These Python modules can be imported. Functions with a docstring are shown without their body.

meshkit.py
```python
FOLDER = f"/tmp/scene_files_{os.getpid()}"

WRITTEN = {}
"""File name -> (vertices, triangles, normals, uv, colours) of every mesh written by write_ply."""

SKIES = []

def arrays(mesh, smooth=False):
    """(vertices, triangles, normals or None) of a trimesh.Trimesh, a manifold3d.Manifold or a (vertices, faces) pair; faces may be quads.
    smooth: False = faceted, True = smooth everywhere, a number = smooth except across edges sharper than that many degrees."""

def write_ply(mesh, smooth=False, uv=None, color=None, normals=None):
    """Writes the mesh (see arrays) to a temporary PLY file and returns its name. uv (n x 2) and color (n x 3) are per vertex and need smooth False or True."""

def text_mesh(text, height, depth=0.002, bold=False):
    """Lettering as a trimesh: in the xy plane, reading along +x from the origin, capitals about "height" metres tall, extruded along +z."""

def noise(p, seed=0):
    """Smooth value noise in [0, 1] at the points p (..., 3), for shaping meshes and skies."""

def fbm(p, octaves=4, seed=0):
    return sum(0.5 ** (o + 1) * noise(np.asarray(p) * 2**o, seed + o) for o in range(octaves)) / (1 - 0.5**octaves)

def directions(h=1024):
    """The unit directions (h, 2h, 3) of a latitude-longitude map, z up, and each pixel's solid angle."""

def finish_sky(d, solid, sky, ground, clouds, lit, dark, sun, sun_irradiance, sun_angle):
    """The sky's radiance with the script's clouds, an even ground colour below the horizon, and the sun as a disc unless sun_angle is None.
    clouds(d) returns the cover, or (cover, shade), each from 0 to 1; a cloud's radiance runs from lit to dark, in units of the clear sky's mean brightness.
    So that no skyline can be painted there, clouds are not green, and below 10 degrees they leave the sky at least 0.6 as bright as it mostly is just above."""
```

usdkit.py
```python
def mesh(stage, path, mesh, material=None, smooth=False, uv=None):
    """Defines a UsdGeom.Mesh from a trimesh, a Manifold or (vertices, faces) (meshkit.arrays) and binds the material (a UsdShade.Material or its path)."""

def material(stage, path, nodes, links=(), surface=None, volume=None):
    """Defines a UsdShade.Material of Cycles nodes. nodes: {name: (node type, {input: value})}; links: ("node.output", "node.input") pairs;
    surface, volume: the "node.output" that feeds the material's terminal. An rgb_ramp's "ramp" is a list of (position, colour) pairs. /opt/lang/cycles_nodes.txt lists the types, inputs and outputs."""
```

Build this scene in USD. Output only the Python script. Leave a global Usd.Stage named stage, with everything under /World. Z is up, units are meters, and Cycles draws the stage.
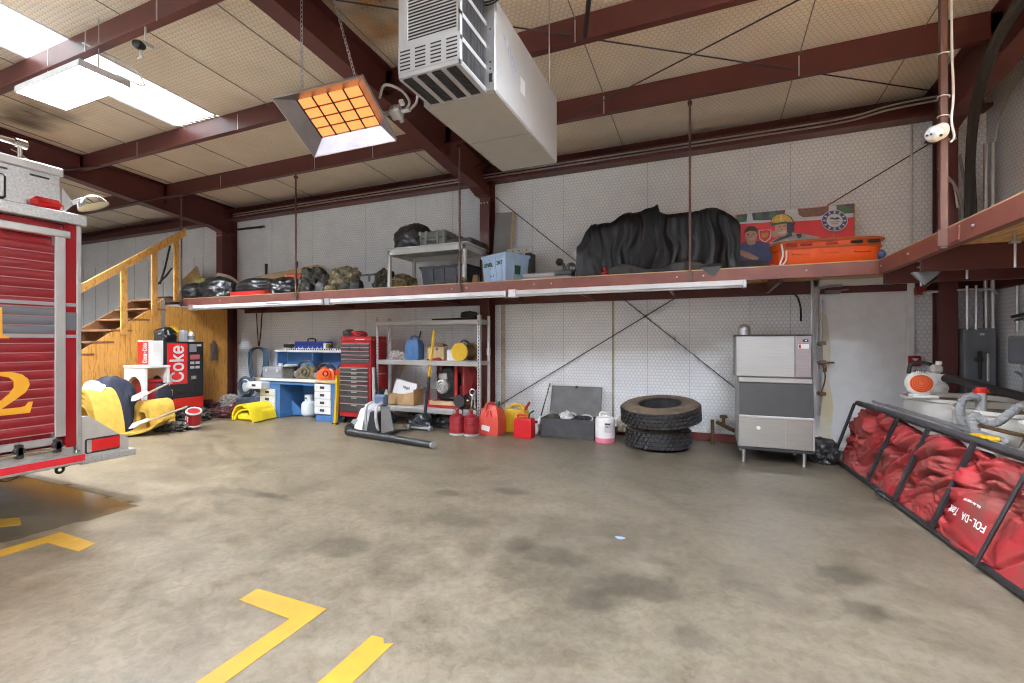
import math, random
import numpy as np, trimesh, usdkit, meshkit
from shapely.geometry import Polygon
from pxr import Usd, UsdGeom, UsdLux, Gf, Sdf

stage = Usd.Stage.CreateInMemory()
UsdGeom.SetStageUpAxis(stage, 'Z'); UsdGeom.SetStageMetersPerUnit(stage, 1.0)
UsdGeom.Xform.Define(stage, '/World'); UsdGeom.Scope.Define(stage, '/World/Looks')
random.seed(7); rng = np.random.default_rng(7)
PI = math.pi

# ------------------------------------------------------------------ camera, daylight, exposure
EYE = 1.45; YAW = math.radians(22.96); FPX = 462.6
cam = UsdGeom.Camera.Define(stage, '/World/camera')
cam.AddTranslateOp().Set(Gf.Vec3d(0, 0, EYE)); cam.AddRotateZOp().Set(math.degrees(YAW)); cam.AddRotateXOp().Set(90.0)
cam.CreateHorizontalApertureAttr(36.0); cam.CreateVerticalApertureAttr(36.0 * 683 / 1024); cam.CreateFocalLengthAttr(36.0 * FPX / 1024)
cam.CreateClippingRangeAttr(Gf.Vec2f(0.05, 200)); cam.CreateExposureAttr(0.62)
sky = UsdLux.DomeLight.Define(stage, '/World/overcast_sky'); sky.CreateIntensityAttr(1.35); sky.CreateColorAttr(Gf.Vec3f(0.93, 0.97, 1.0))
LAMP = 300.0                                                   # radiance of the fluorescent tubes
SN, CS = math.sin(YAW), math.cos(YAW)

def ray(u, v):
    a = (u - 512) / FPX; b = (341.5 - v) / FPX
    return np.array([-SN + a * CS, CS + a * SN, b])
def atY(u, v, Y): r = ray(u, v); t = Y / r[1]; return r * t + [0, 0, EYE]
def atX(u, v, X): r = ray(u, v); t = X / r[0]; return r * t + [0, 0, EYE]
def atZ(u, v, z): r = ray(u, v); t = (z - EYE) / r[2]; return r * t + [0, 0, EYE]

# ------------------------------------------------------------------ prims
taken = {}
def numbered(parent, name):
    k = taken.get((parent, name), 0); taken[(parent, name)] = k + 1
    return f'{parent}/{name}' + (f'_{k:03d}' if k else '')
def tag(p, label=None, cat=None, group=None, kind=None):
    for k, x in (('label', label), ('category', cat), ('group', group), ('kind', kind)):
        if x: p.SetCustomDataByKey(k, x)
def thing(name, label, cat, loc=(0, 0, 0), rz=0, group=None, kind=None):
    path = numbered('/World', name); x = UsdGeom.Xform.Define(stage, path)
    x.AddTranslateOp().Set(Gf.Vec3d(*map(float, loc)))
    if rz: x.AddRotateZOp().Set(float(rz))
    tag(x.GetPrim(), label, cat, group, kind); return path
def P(parent, name, mesh, mat, smooth=35, label=None, kind=None):
    path = numbered(parent, name); m = usdkit.mesh(stage, path, mesh, mat, smooth)
    tag(m.GetPrim(), label, None, None, kind); return path
def S(name, mesh, mat, label, cat, group=None, kind=None, smooth=35):
    path = numbered('/World', name); m = usdkit.mesh(stage, path, mesh, mat, smooth)
    tag(m.GetPrim(), label, cat, group, kind); return path
def copy(src, label, loc, rz=0, group=None):
    name = src.split('/')[-1]
    if name[-4:-3] == '_' and name[-3:].isdigit(): name = name[:-4]
    prim = stage.GetPrimAtPath(src); was = prim.GetCustomData()
    path = thing(name, label or was['label'], was['category'], loc, rz, group or was.get('group'))
    p = stage.GetPrimAtPath(path); p.GetReferences().AddInternalReference(src); p.SetInstanceable(True); return path

# ------------------------------------------------------------------ shapes
def tri(v, f): return trimesh.Trimesh(np.asarray(v, float), np.asarray(f, int), process=False)
def quadmesh(g, close_u=False, flip=False):
    """grid (n,m,3) of points to triangles"""
    n, m = g.shape[:2]; v = g.reshape(-1, 3); f = []
    i = np.arange(n - (0 if close_u else 1))[:, None]; j = np.arange(m - 1)[None]
    a = i * m + j; b = ((i + 1) % n) * m + j
    f = np.concatenate([np.stack([a, b, b + 1], -1).reshape(-1, 3), np.stack([a, b + 1, a + 1], -1).reshape(-1, 3)])
    return tri(v, f[:, ::-1] if flip else f)
def cat(*ms):
    ms = [m for x in ms for m in (x if isinstance(x, (list, tuple)) else [x])]
    o = 0; V = []; F = []
    for m in ms: V.append(m.vertices); F.append(m.faces + o); o += len(m.vertices)
    return tri(np.vstack(V), np.vstack(F))
def box(x0, y0, z0, x1, y1, z1, b=0.004):
    (x0, x1), (y0, y1), (z0, z1) = sorted((x0, x1)), sorted((y0, y1)), sorted((z0, z1))
    b = min(b, 0.45 * min(x1 - x0, y1 - y0, z1 - z0))
    if b <= 0:
        m = trimesh.creation.box(bounds=[[x0, y0, z0], [x1, y1, z1]]); return m
    v = []
    for x, sx in ((x0, 1), (x1, -1)):
        for y, sy in ((y0, 1), (y1, -1)):
            for z, sz in ((z0, 1), (z1, -1)):
                v += [(x, y + sy * b, z + sz * b), (x + sx * b, y, z + sz * b), (x + sx * b, y + sy * b, z)]
    return trimesh.convex.convex_hull(np.array(v))
def cbox(c, s, b=0.004): return box(c[0] - s[0] / 2, c[1] - s[1] / 2, c[2] - s[2] / 2, c[0] + s[0] / 2, c[1] + s[1] / 2, c[2] + s[2] / 2, b)
def hull(pts): return trimesh.convex.convex_hull(np.array(pts, float))
def frame_of(d):
    d = np.asarray(d, float); d = d / np.linalg.norm(d); a = np.array([0, 0, 1.0]) if abs(d[2]) < 0.9 else np.array([1.0, 0, 0])
    x = np.cross(a, d); x /= np.linalg.norm(x); return x, np.cross(d, x), d
def cyl(p, q, r, n=14, r2=None, cap=True):
    p, q = np.asarray(p, float), np.asarray(q, float); x, y, d = frame_of(q - p); r2 = r if r2 is None else r2
    t = np.linspace(0, 2 * PI, n, endpoint=False); c = np.outer(np.cos(t), x) + np.outer(np.sin(t), y)
    v = np.vstack([p + r * c, q + r2 * c, [p], [q]]); i = np.arange(n); j = (i + 1) % n
    f = [np.stack([i, j, j + n], 1), np.stack([i, j + n, i + n], 1)]
    if cap: f += [np.stack([j, i, 0 * i + 2 * n], 1), np.stack([i + n, j + n, 0 * i + 2 * n + 1], 1)]
    return tri(v, np.vstack(f))
def curve(pts, n=8):
    p = np.asarray(pts, float); q = np.vstack([2 * p[0] - p[1], p, 2 * p[-1] - p[-2]]); out = []
    for i in range(1, len(q) - 2):
        for t in np.linspace(0, 1, n, endpoint=False):
            a, b, c, d = q[i - 1:i + 3]
            out.append(0.5 * (2 * b + (c - a) * t + (2 * a - 5 * b + 4 * c - d) * t * t + (3 * b - a - 3 * c + d) * t ** 3))
    return np.array(out + [p[-1]])
def tube(pts, r, n=8, closed=False):
    p = np.asarray(pts, float); m = len(p)
    d = np.gradient(p, axis=0)
    if closed: d = np.roll(p, -1, 0) - np.roll(p, 1, 0)
    d /= np.maximum(np.linalg.norm(d, axis=1, keepdims=True), 1e-9)
    x, y, _ = frame_of(d[0]); t = np.linspace(0, 2 * PI, n, endpoint=False); rr = np.broadcast_to(r, (m,)); R = []
    for k in range(m):
        x = x - d[k] * (x @ d[k]); x /= np.linalg.norm(x); y = np.cross(d[k], x)
        R.append(p[k] + rr[k] * (np.outer(np.cos(t), x) + np.outer(np.sin(t), y)))
    v = np.array(R).reshape(-1, 3); f = []
    i = np.arange(n); j = (i + 1) % n
    for k in range(m if closed else m - 1):
        o, q = k * n, ((k + 1) % m) * n
        f += [np.stack([o + i, o + j, q + j], 1), np.stack([o + i, q + j, q + i], 1)]
    if not closed:
        v = np.vstack([v, p[:1], p[-1:]]); o = (m - 1) * n
        f += [np.stack([j, i, 0 * i + m * n], 1), np.stack([o + i, o + j, 0 * i + m * n + 1], 1)]
    return tri(v, np.vstack(f))
def lathe(prof, c=(0, 0, 0), n=24, axis=None):
    prof = np.asarray(prof, float); t = np.linspace(0, 2 * PI, n, endpoint=False)
    g = np.stack([np.outer(np.cos(t), prof[:, 0]), np.outer(np.sin(t), prof[:, 0]), np.broadcast_to(prof[:, 1], (n, len(prof)))], -1)
    m = quadmesh(g, close_u=True)
    if axis is not None:
        x, y, d = frame_of(axis); m.vertices = m.vertices @ np.array([x, y, d])
    m.vertices = m.vertices + np.asarray(c, float); return m
def prism(poly, axis, a, b, holes=None):
    pg = Polygon(poly, holes or []).buffer(0)
    ms = [trimesh.creation.extrude_polygon(g, abs(b - a), engine='earcut') for g in getattr(pg, 'geoms', [pg])]
    m = cat(ms); v = m.vertices.copy(); lo = min(a, b)
    if axis == 'z': w = np.c_[v[:, 0], v[:, 1], v[:, 2] + lo]; f = m.faces
    elif axis == 'y': w = np.c_[v[:, 0], v[:, 2] + lo, v[:, 1]]; f = m.faces[:, ::-1]
    else: w = np.c_[v[:, 2] + lo, v[:, 0], v[:, 1]]; f = m.faces
    return tri(w, f)
def xf(m, loc=(0, 0, 0), rx=0, ry=0, rz=0, s=1):
    T = trimesh.transformations.euler_matrix(math.radians(rx), math.radians(ry), math.radians(rz)); o = m.copy()
    o.vertices = (o.vertices * s) @ T[:3, :3].T + np.asarray(loc, float); return o
ICO = {k: trimesh.creation.icosphere(subdivisions=k) for k in (2, 3, 4, 5)}
def lump(c, s, seed=0, amp=0.25, fr=2.5, sub=4, ridge=0.5, flat=0.45, power=2.6):
    """a sagging sack: a superellipsoid, wrinkled by ridged noise, flat underneath; c is the centre of its base"""
    m = ICO[sub].copy(); v = m.vertices.copy()
    q = v / (np.abs(v) ** power).sum(1, keepdims=True) ** (1 / power)
    n = meshkit.fbm(v * fr + seed * 7.3, 4, seed); r = 1 - np.abs(2 * meshkit.fbm(v * fr * 1.7 + 5 + seed, 3, seed + 9) - 1)
    q = q * (1 + amp * ((n - 0.5) * 2 + ridge * (r - 0.6)))[:, None]
    q[:, 2] = np.where(q[:, 2] < -flat, -flat + 0.02 * (q[:, 2] + flat), q[:, 2]) + flat
    m.vertices = q * np.asarray(s, float) / 2 * [1, 1, 2 / (1 + flat)] + np.asarray(c, float); return m
def drape(xs, tops, y0, y1, z0, seed=0, amp=0.03, bow=0.06, fr=9, rows=60, cols=140):
    """a cloth hung over a pile: from the front foot, up, over the top and down behind; xs/tops give the skyline"""
    X = np.linspace(xs[0], xs[-1], cols); T = np.interp(X, xs, tops); ker = np.ones(3) / 3; T = np.convolve(np.pad(T, 1, 'edge'), ker, 'valid')
    s = np.linspace(0, 1, rows); G = np.zeros((cols, rows, 3))
    for i, (x, t) in enumerate(zip(X, T)):
        e = min(1, 6 * min(i, cols - 1 - i) / cols + 0.12)
        yy = np.interp(s, [0, .45, .55, .8, .88, 1], [y0 - bow, y0 + .03, y0 + .09, y1 - .05, y1, y1]); zz = np.interp(s, [0, .45, .55, .8, .88, 1], [z0, z0 + (t - z0) * .93, t, t - .02, z0 + (t - z0) * .8, z0])
        yy = np.convolve(np.pad(yy, 2, 'edge'), np.ones(5) / 5, 'valid'); zz = np.convolve(np.pad(zz, 2, 'edge'), np.ones(5) / 5, 'valid')
        ym = (y0 + y1) / 2; yy = ym + (yy - ym) * (0.75 + 0.25 * e); G[i, :, 0] = x; G[i, :, 1] = yy; G[i, :, 2] = zz
    q = np.stack([G[..., 0] * fr + 0.9 * meshkit.fbm(G * 3, 2, seed), G[..., 2] * fr * 0.13, G[..., 1] * 2], -1)
    r = 1 - np.abs(2 * meshkit.fbm(q + seed * 3.1, 3, seed) - 1); k = 0.5 * (meshkit.fbm(G * 5 + 3, 2, seed + 4) - 0.5)
    d = amp * (2.2 * (r - 0.7) + k) * np.where(G[..., 2] > z0 + .01, 1, .5)
    G[..., 1] -= d * np.where(s < .6, 1, -1)[None]; G[..., 2] += np.where((s > .4) & (s < .9), 0.2, 0)[None] * d
    G[..., 0] += 0.4 * d
    G[..., 2] = np.maximum(G[..., 2], z0); return cat(quadmesh(G, flip=True), capend(G[0], False), capend(G[-1], True))
def capend(line, flip):
    c = line.mean(0); n = len(line); v = np.vstack([line, [c]]); i = np.arange(n - 1)
    f = np.stack([i, i + 1, 0 * i + n], 1); f = np.vstack([f, [[n - 1, 0, n]]]); return tri(v, f[:, ::-1] if flip else f)
def ribbon(path, th, w, n=6):
    """a flat band: path of (p, q) points in a plane, th thick, w wide; lies in xz, extruded along y from 0"""
    c = curve([(p, 0, q) for p, q in path], n)[:, [0, 2]]; d = np.gradient(c, axis=0); d /= np.maximum(np.linalg.norm(d, axis=1, keepdims=True), 1e-9)
    nn = np.c_[-d[:, 1], d[:, 0]]; a, b = c + nn * th / 2, c - nn * th / 2
    ring = np.stack([np.c_[a[:, 0], 0 * a[:, 0], a[:, 1]], np.c_[a[:, 0], 0 * a[:, 0] + w, a[:, 1]], np.c_[b[:, 0], 0 * b[:, 0] + w, b[:, 1]], np.c_[b[:, 0], 0 * b[:, 0], b[:, 1]]], 1)
    m = len(c); v = ring.reshape(-1, 3); f = []
    for k in range(m - 1):
        for e in range(4):
            A, B = k * 4 + e, k * 4 + (e + 1) % 4; f += [(A, A + 4, B + 4), (A, B + 4, B)]
    f += [(0, 1, 2), (0, 2, 3), (4 * m - 4, 4 * m - 2, 4 * m - 3), (4 * m - 4, 4 * m - 1, 4 * m - 2)]; return tri(v, f)
def torus(c, R, r, axis=(0, 0, 1), n=28, k=8):
    x, y, d = frame_of(axis); t = np.linspace(0, 2 * PI, n, endpoint=False)
    return tube(np.asarray(c) + R * (np.outer(np.cos(t), x) + np.outer(np.sin(t), y)), r, k, closed=True)
def text(s, h, o, right, up, depth=0.002, bold=True, align='l', squeeze=1.0):
    """lettering on a surface: o is its lower left corner (or centre), right and up are its axes"""
    m = meshkit.text_mesh(s, h, depth, bold); v = m.vertices.copy(); v[:, 0] *= squeeze
    if align == 'c': v[:, 0] -= (v[:, 0].max() + v[:, 0].min()) / 2
    right, up = (np.asarray(a, float) / np.linalg.norm(a) for a in (right, up)); nrm = np.cross(right, up)
    return tri(v[:, :1] * right + v[:, 1:2] * up + v[:, 2:3] * nrm + np.asarray(o, float), m.faces)
def flat(poly, o, right, up, d=0.0015):
    """a flat printed shape on a board: poly in (right, up) metres from o"""
    right, up = np.asarray(right, float), np.asarray(up, float); nrm = np.cross(right, up); pg = Polygon(poly).buffer(0)
    m = cat([trimesh.creation.extrude_polygon(g, d, engine='earcut') for g in getattr(pg, 'geoms', [pg])])
    return tri(m.vertices[:, :1] * right + m.vertices[:, 1:2] * up + m.vertices[:, 2:3] * nrm + np.asarray(o, float), m.faces)
def ell(cx, cy, rx, ry, n=24, a0=0, a1=360):
    t = np.radians(np.linspace(a0, a1, n)); return [(cx + rx * math.cos(a), cy + ry * math.sin(a)) for a in t]

# ------------------------------------------------------------------ materials
def M(name, c, rough=0.5, metal=0.0, var=0.12, scale=6.0, bump=0.0, bs=40.0, tint=None, spec=0.5, coat=0.0, stretch=(1, 1, 1), detail=4.0, **kw):
    c = np.asarray(c, float); lo = np.clip(c * (1 - var), 0, 1) if tint is None else np.asarray(tint, float); hi = np.clip(c * (1 + var), 0, 1)
    n = {'g': ('geometry', {}), 'mp': ('mapping', {'mapping_type': 'point', 'scale': tuple(scale * x for x in stretch)}), 'n': ('noise_texture', {'scale': 1.0, 'detail': detail, 'roughness': 0.6}),
         'r': ('rgb_ramp', {'ramp': [(0.3, lo), (0.7, hi)]}), 'p': ('principled_bsdf', {'roughness': rough, 'metallic': metal, 'specular_ior_level': spec, 'coat_weight': coat, **kw})}
    l = [('g.position', 'mp.vector'), ('mp.vector', 'n.vector'), ('n.fac', 'r.fac'), ('r.color', 'p.base_color')]
    if bump:
        n['n2'] = ('noise_texture', {'scale': bs, 'detail': 3.0}); n['b'] = ('bump', {'strength': min(1.0, bump), 'distance': 0.004})
        l += [('g.position', 'n2.vector'), ('n2.fac', 'b.height'), ('b.normal', 'p.normal')]
    return usdkit.material(stage, f'/World/Looks/{name}', n, l, surface='p.BSDF')
def glow(name, c, k):
    return usdkit.material(stage, f'/World/Looks/{name}', {'e': ('emission', {'color': c, 'strength': k})}, [], surface='e.emission')
def netting(name, ax, base, wire, cell=0.055, var=0.08, fac=0.55, tint=None, vcol=False):
    """insulation facing behind hexagonal wire netting; ax picks the two world axes of the surface"""
    ry = 1.7320508
    n = {'g': ('geometry', {}), 's': ('separate_xyz', {}), 'c': ('combine_xyz', {}), 'k': ('vector_math', {'math_type': 'multiply_add', 'vector2': (1 / cell, 1 / cell, 0), 'vector3': (1000, 1000 * ry, 0)}),
         'kb': ('vector_math', {'math_type': 'add', 'vector2': (.5, ry / 2, 0)}), 'ma': ('vector_math', {'math_type': 'modulo', 'vector2': (1, ry, 1)}), 'mb': ('vector_math', {'math_type': 'modulo', 'vector2': (1, ry, 1)}),
         'a': ('vector_math', {'math_type': 'subtract', 'vector2': (.5, ry / 2, 0)}), 'b': ('vector_math', {'math_type': 'subtract', 'vector2': (.5, ry / 2, 0)}),
         'la': ('vector_math', {'math_type': 'length'}), 'lb': ('vector_math', {'math_type': 'length'}), 'lt': ('math', {'math_type': 'less_than'}), 'gv': ('mix_vector', {}), 'ab': ('vector_math', {'math_type': 'absolute'}),
         'dt': ('vector_math', {'math_type': 'dot_product', 'vector2': (.5, ry / 2, 0)}), 'sx': ('separate_xyz', {}), 'mx': ('math', {'math_type': 'maximum'}), 'e': ('map_range', {'range_type': 'smoothstep', 'from_min': .415, 'from_max': .475, 'clamp': True}),
         'n': ('noise_texture', {'scale': 1.7, 'detail': 5.0, 'roughness': .6}), 'r': ('rgb_ramp', {'ramp': [(.3, np.asarray(base) * (1 - var) if tint is None else np.asarray(tint)), (.7, np.clip(np.asarray(base) * (1 + var), 0, 1))]}),
         'f': ('math', {'math_type': 'multiply', 'value2': fac}), 'm': ('mix_color', {'b': wire}), 'bm': ('bump', {'strength': .6, 'distance': .012, 'invert': True}), 'p': ('principled_bsdf', {'roughness': .55, 'specular_ior_level': .3})}
    l = [('g.position', 's.vector'), (f's.{ax[0]}', 'c.x'), (f's.{ax[1]}', 'c.y'), ('c.vector', 'k.vector1'), ('k.vector', 'ma.vector1'), ('k.vector', 'kb.vector1'), ('kb.vector', 'mb.vector1'), ('ma.vector', 'a.vector1'), ('mb.vector', 'b.vector1'),
         ('a.vector', 'la.vector1'), ('b.vector', 'lb.vector1'), ('la.value', 'lt.value1'), ('lb.value', 'lt.value2'), ('lt.value', 'gv.fac'), ('b.vector', 'gv.a'), ('a.vector', 'gv.b'), ('gv.result', 'ab.vector1'), ('ab.vector', 'dt.vector1'), ('ab.vector', 'sx.vector'),
         ('sx.x', 'mx.value1'), ('dt.value', 'mx.value2'), ('mx.value', 'e.value'), ('g.position', 'n.vector'), ('n.fac', 'r.fac'), ('e.result', 'f.value1'), ('f.value', 'm.fac'), ('m.result', 'p.base_color'), ('mx.value', 'bm.height'), ('bm.normal', 'p.normal')]
    if vcol:
        n['v'] = ('attribute', {'attribute': 'stain_tone'}); n['vm'] = ('mix_color', {'blend_type': 'multiply', 'fac': 1.0}); l += [('r.color', 'vm.a'), ('v.color', 'vm.b'), ('vm.result', 'm.a')]
    else: l += [('r.color', 'm.a')]
    return usdkit.material(stage, f'/World/Looks/{name}', n, l, surface='p.BSDF')
def wood(name, c1, c2, ax=(1, 1, 8), scale=3.0, rough=.55):
    n = {'g': ('geometry', {}), 'mp': ('mapping', {'mapping_type': 'point', 'scale': tuple(scale * a for a in ax)}), 'n': ('noise_texture', {'scale': 1.0, 'detail': 6.0, 'roughness': .62, 'distortion': 1.6}), 'r': ('rgb_ramp', {'ramp': [(.25, c1), (.5, c2), (.62, np.asarray(c1) * .85), (.8, c2)]}), 'p': ('principled_bsdf', {'roughness': rough})}
    return usdkit.material(stage, f'/World/Looks/{name}', n, [('g.position', 'mp.vector'), ('mp.vector', 'n.vector'), ('n.fac', 'r.fac'), ('r.color', 'p.base_color')], surface='p.BSDF')

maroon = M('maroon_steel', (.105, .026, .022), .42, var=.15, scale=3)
maroon_lit = M('maroon_fascia_lit', (.20, .062, .044), .45, var=.18, scale=4)  # paler copy of the maroon, light on the fascia mixed into its colour
post_brown = M('post_brown', (.125, .06, .045), .5, var=.15)
white_paint = M('white_paint', (.72, .72, .73), .4, var=.05)
white_plas = M('white_plastic', (.80, .80, .77), .38, var=.06)
cream_plas = M('tub_plastic', (.76, .75, .70), .42, var=.12, scale=3)
steel = M('brushed_steel', (.56, .555, .55), .26, 1.0, var=.08, scale=4, stretch=(1, 1, 30))
galv = M('galvanised', (.60, .61, .63), .42, .9, var=.12, scale=10)
alum = M('aluminium', (.52, .51, .49), .42, .75, var=.06)
dplate = M('tread_plate', (.50, .50, .49), .4, .55, var=.22, scale=60, bump=.6, bs=90)
chrome = M('chrome', (.75, .74, .70), .1, 1.0, var=.02)
truck_red = M('truck_red', (.27, .005, .009), .22, var=.04, coat=.5)
slat_red = M('slat_red', (.20, .004, .008), .38, var=.05)
stripe_red = M('stripe_red', (.62, .02, .03), .35, var=.04)
silver_str = M('silver_stripe', (.12, .125, .135), .35, var=.05)
gold = M('gold_leaf', (.70, .34, .02), .4, var=.06)
black_p = M('black_plastic', (.018, .018, .02), .42, var=.2)
black_r = M('black_rubber', (.028, .027, .027), .7, var=.25, scale=20)
bag_black = M('black_bag', (.014, .014, .016), .28, var=.2, bump=.3, bs=25)
tarp_black = M('black_tarp', (.004, .004, .0045), .42, var=.25, bump=.15, spec=.25, bs=30)
gear = M('turnout_gear', (.06, .055, .04), .8, var=.6, scale=14, tint=(.02, .02, .02), bump=.6, bs=30)
gear_tan = M('tan_gear', (.20, .16, .08), .8, var=.5, scale=12, tint=(.035, .033, .025), bump=.6, bs=30)
gear_navy = M('navy_cloth', (.02, .024, .045), .75, var=.3, bump=.4, bs=30)
red_p = M('red_plastic', (.36, .014, .017), .4, var=.14)
red_bright = M('bright_red', (.75, .03, .02), .38, var=.06)
red_dark = M('dark_red', (.28, .02, .025), .45, var=.2)
orange = M('orange', (.82, .13, .02), .4, var=.15)
yellow = M('yellow', (.64, .40, .015), .45, var=.1)
hose_y = M('hose_yellow', (.80, .52, .10), .65, var=.16, scale=10, bump=.35, bs=60)
yline = M('yellow_line_paint', (.40, .215, .012), .55, var=.14, scale=9, tint=(.33, .20, .03))
blue = M('bench_blue', (.07, .19, .42), .42, var=.1)
blue_d = M('deep_blue', (.02, .05, .30), .4, var=.1)
blue_tote = M('tote_blue', (.42, .60, .84), .4, var=.06)
grey_d = M('dark_grey_paint', (.05, .05, .054), .5, var=.25, scale=9)
grey_m = M('mid_grey', (.26, .27, .28), .5, var=.12)
grey_l = M('light_grey', (.50, .51, .52), .5, var=.1)
grey_tote = M('tote_charcoal', (.03, .035, .045), .42, var=.1)
panel_grey = M('panel_grey', (.20, .215, .235), .42, var=.08)
card = M('cardboard', (.45, .28, .13), .75, var=.14)
tan = M('tan_board', (.55, .40, .22), .7, var=.15)
skin = M('printed_skin', (.62, .36, .25), .5, var=.05)
print_dk = M('printed_dark', (.03, .03, .05), .45)
print_navy = M('printed_navy', (.04, .05, .19), .45)
print_grn = M('printed_green', (.04, .11, .05), .45, var=.6, scale=30)
print_brown = M('printed_brown', (.20, .09, .06), .45, var=.3, scale=25)
print_gold = M('printed_gold', (.50, .33, .05), .45, var=.2, scale=40)
banner_red = M('banner_red', (.72, .02, .03), .4, var=.12)
ink_green = M('ink_green', (.03, .09, .05), .6)
lens_red = M('red_lens', (.55, .01, .012), .12, var=.1, coat=1.0)
lens_clear = M('lamp_lens', (.82, .84, .84), .12, var=.25, scale=45)
lens_cream = M('lamp_lens_warm', (.80, .74, .48), .15, var=.1)
grille_dk = M('grille_dark', (.02, .02, .022), .6)
foil = M('reflector_foil', (.42, .40, .44), .3, 1.0, var=.1, bump=.4, bs=35)
beige_unit = M('unit_enamel', (.43, .44, .445), .32, var=.04)
unit_under = M('unit_underside', (.42, .41, .37), .5, var=.05)
tire_m = M('tire_rubber', (.03, .03, .032), .6, var=.3, scale=15)
tire_side = M('tire_sidewall', (.13, .095, .065), .8, var=.35, scale=9)
pink = M('pink_liquid', (.75, .22, .32), .4)
ply = wood('stair_plywood', (.55, .24, .045), (.76, .39, .09), (7, 7, .5), 4.0)
lumber = wood('lumber', (.46, .20, .04), (.70, .38, .10), (5, 5, 1.2), 5.0)
tread_w = wood('tread_wood', (.17, .075, .035), (.30, .15, .07), (1, 6, 6), 4.0)
deckply = wood('deck_plywood', (.55, .29, .08), (.85, .52, .19), (3, .8, 3), 3.0)
copper = M('old_copper', (.16, .10, .05), .45, .6, var=.3)
teal = M('blue_clamp', (.03, .10, .17), .5)
seam_m = M('seam_tape', (.50, .50, .53), .6)
seam_d = M('seam_dark', (.22, .21, .20), .7)
tank_red = M('tank_vinyl', (.29, .012, .018), .62, var=.25, scale=3.6, tint=(.15, .055, .045), spec=.3, bump=.25, bs=18, detail=7.0)
white_ink = M('white_ink', (.80, .76, .74), .5, var=.1)
door_m = M('door_paint', (.86, .87, .88), .42, var=.05)
door_st = M('door_grime', (.62, .52, .30), .5, var=.3, scale=7, tint=(.84, .84, .80))
net_wall = netting('wall_netting', 'xz', (.89, .925, .985), (.33, .34, .39), fac=.5)
net_side = netting('side_wall_netting', 'yz', (.90, .93, .985), (.33, .34, .39), fac=.5)
net_roof = netting('roof_netting', 'xy', (.84, .73, .57), (.40, .32, .23), vcol=True, fac=.6)
tube_glow = glow('fluorescent_tube', (.925, .98, 1.075), LAMP)
ember = M('heater_ceramic', (.45, .16, .06), .8, emission_color=(1.0, .31, .085), emission_strength=.95)
# ================================================================== the building
YW, XR, XL, YF = 7.37, 3.09, -17.0, -5.0
def zp(y): return 4.22 + 0.06 * (YW - y)                     # underside of the purlins
def zr(y): return zp(y) + 0.31                                # insulation
def struct(name, mesh, mat, label, smooth=35, cat_='building'): return S(name, mesh, mat, label, cat_, kind='structure', smooth=smooth)
def vcol(path, col):
    m = UsdGeom.Mesh.Get(stage, path); UsdGeom.PrimvarsAPI(m).CreatePrimvar('stain_tone', Sdf.ValueTypeNames.Color3fArray, 'vertex').Set([Gf.Vec3f(*map(float, c)) for c in col])

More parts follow.
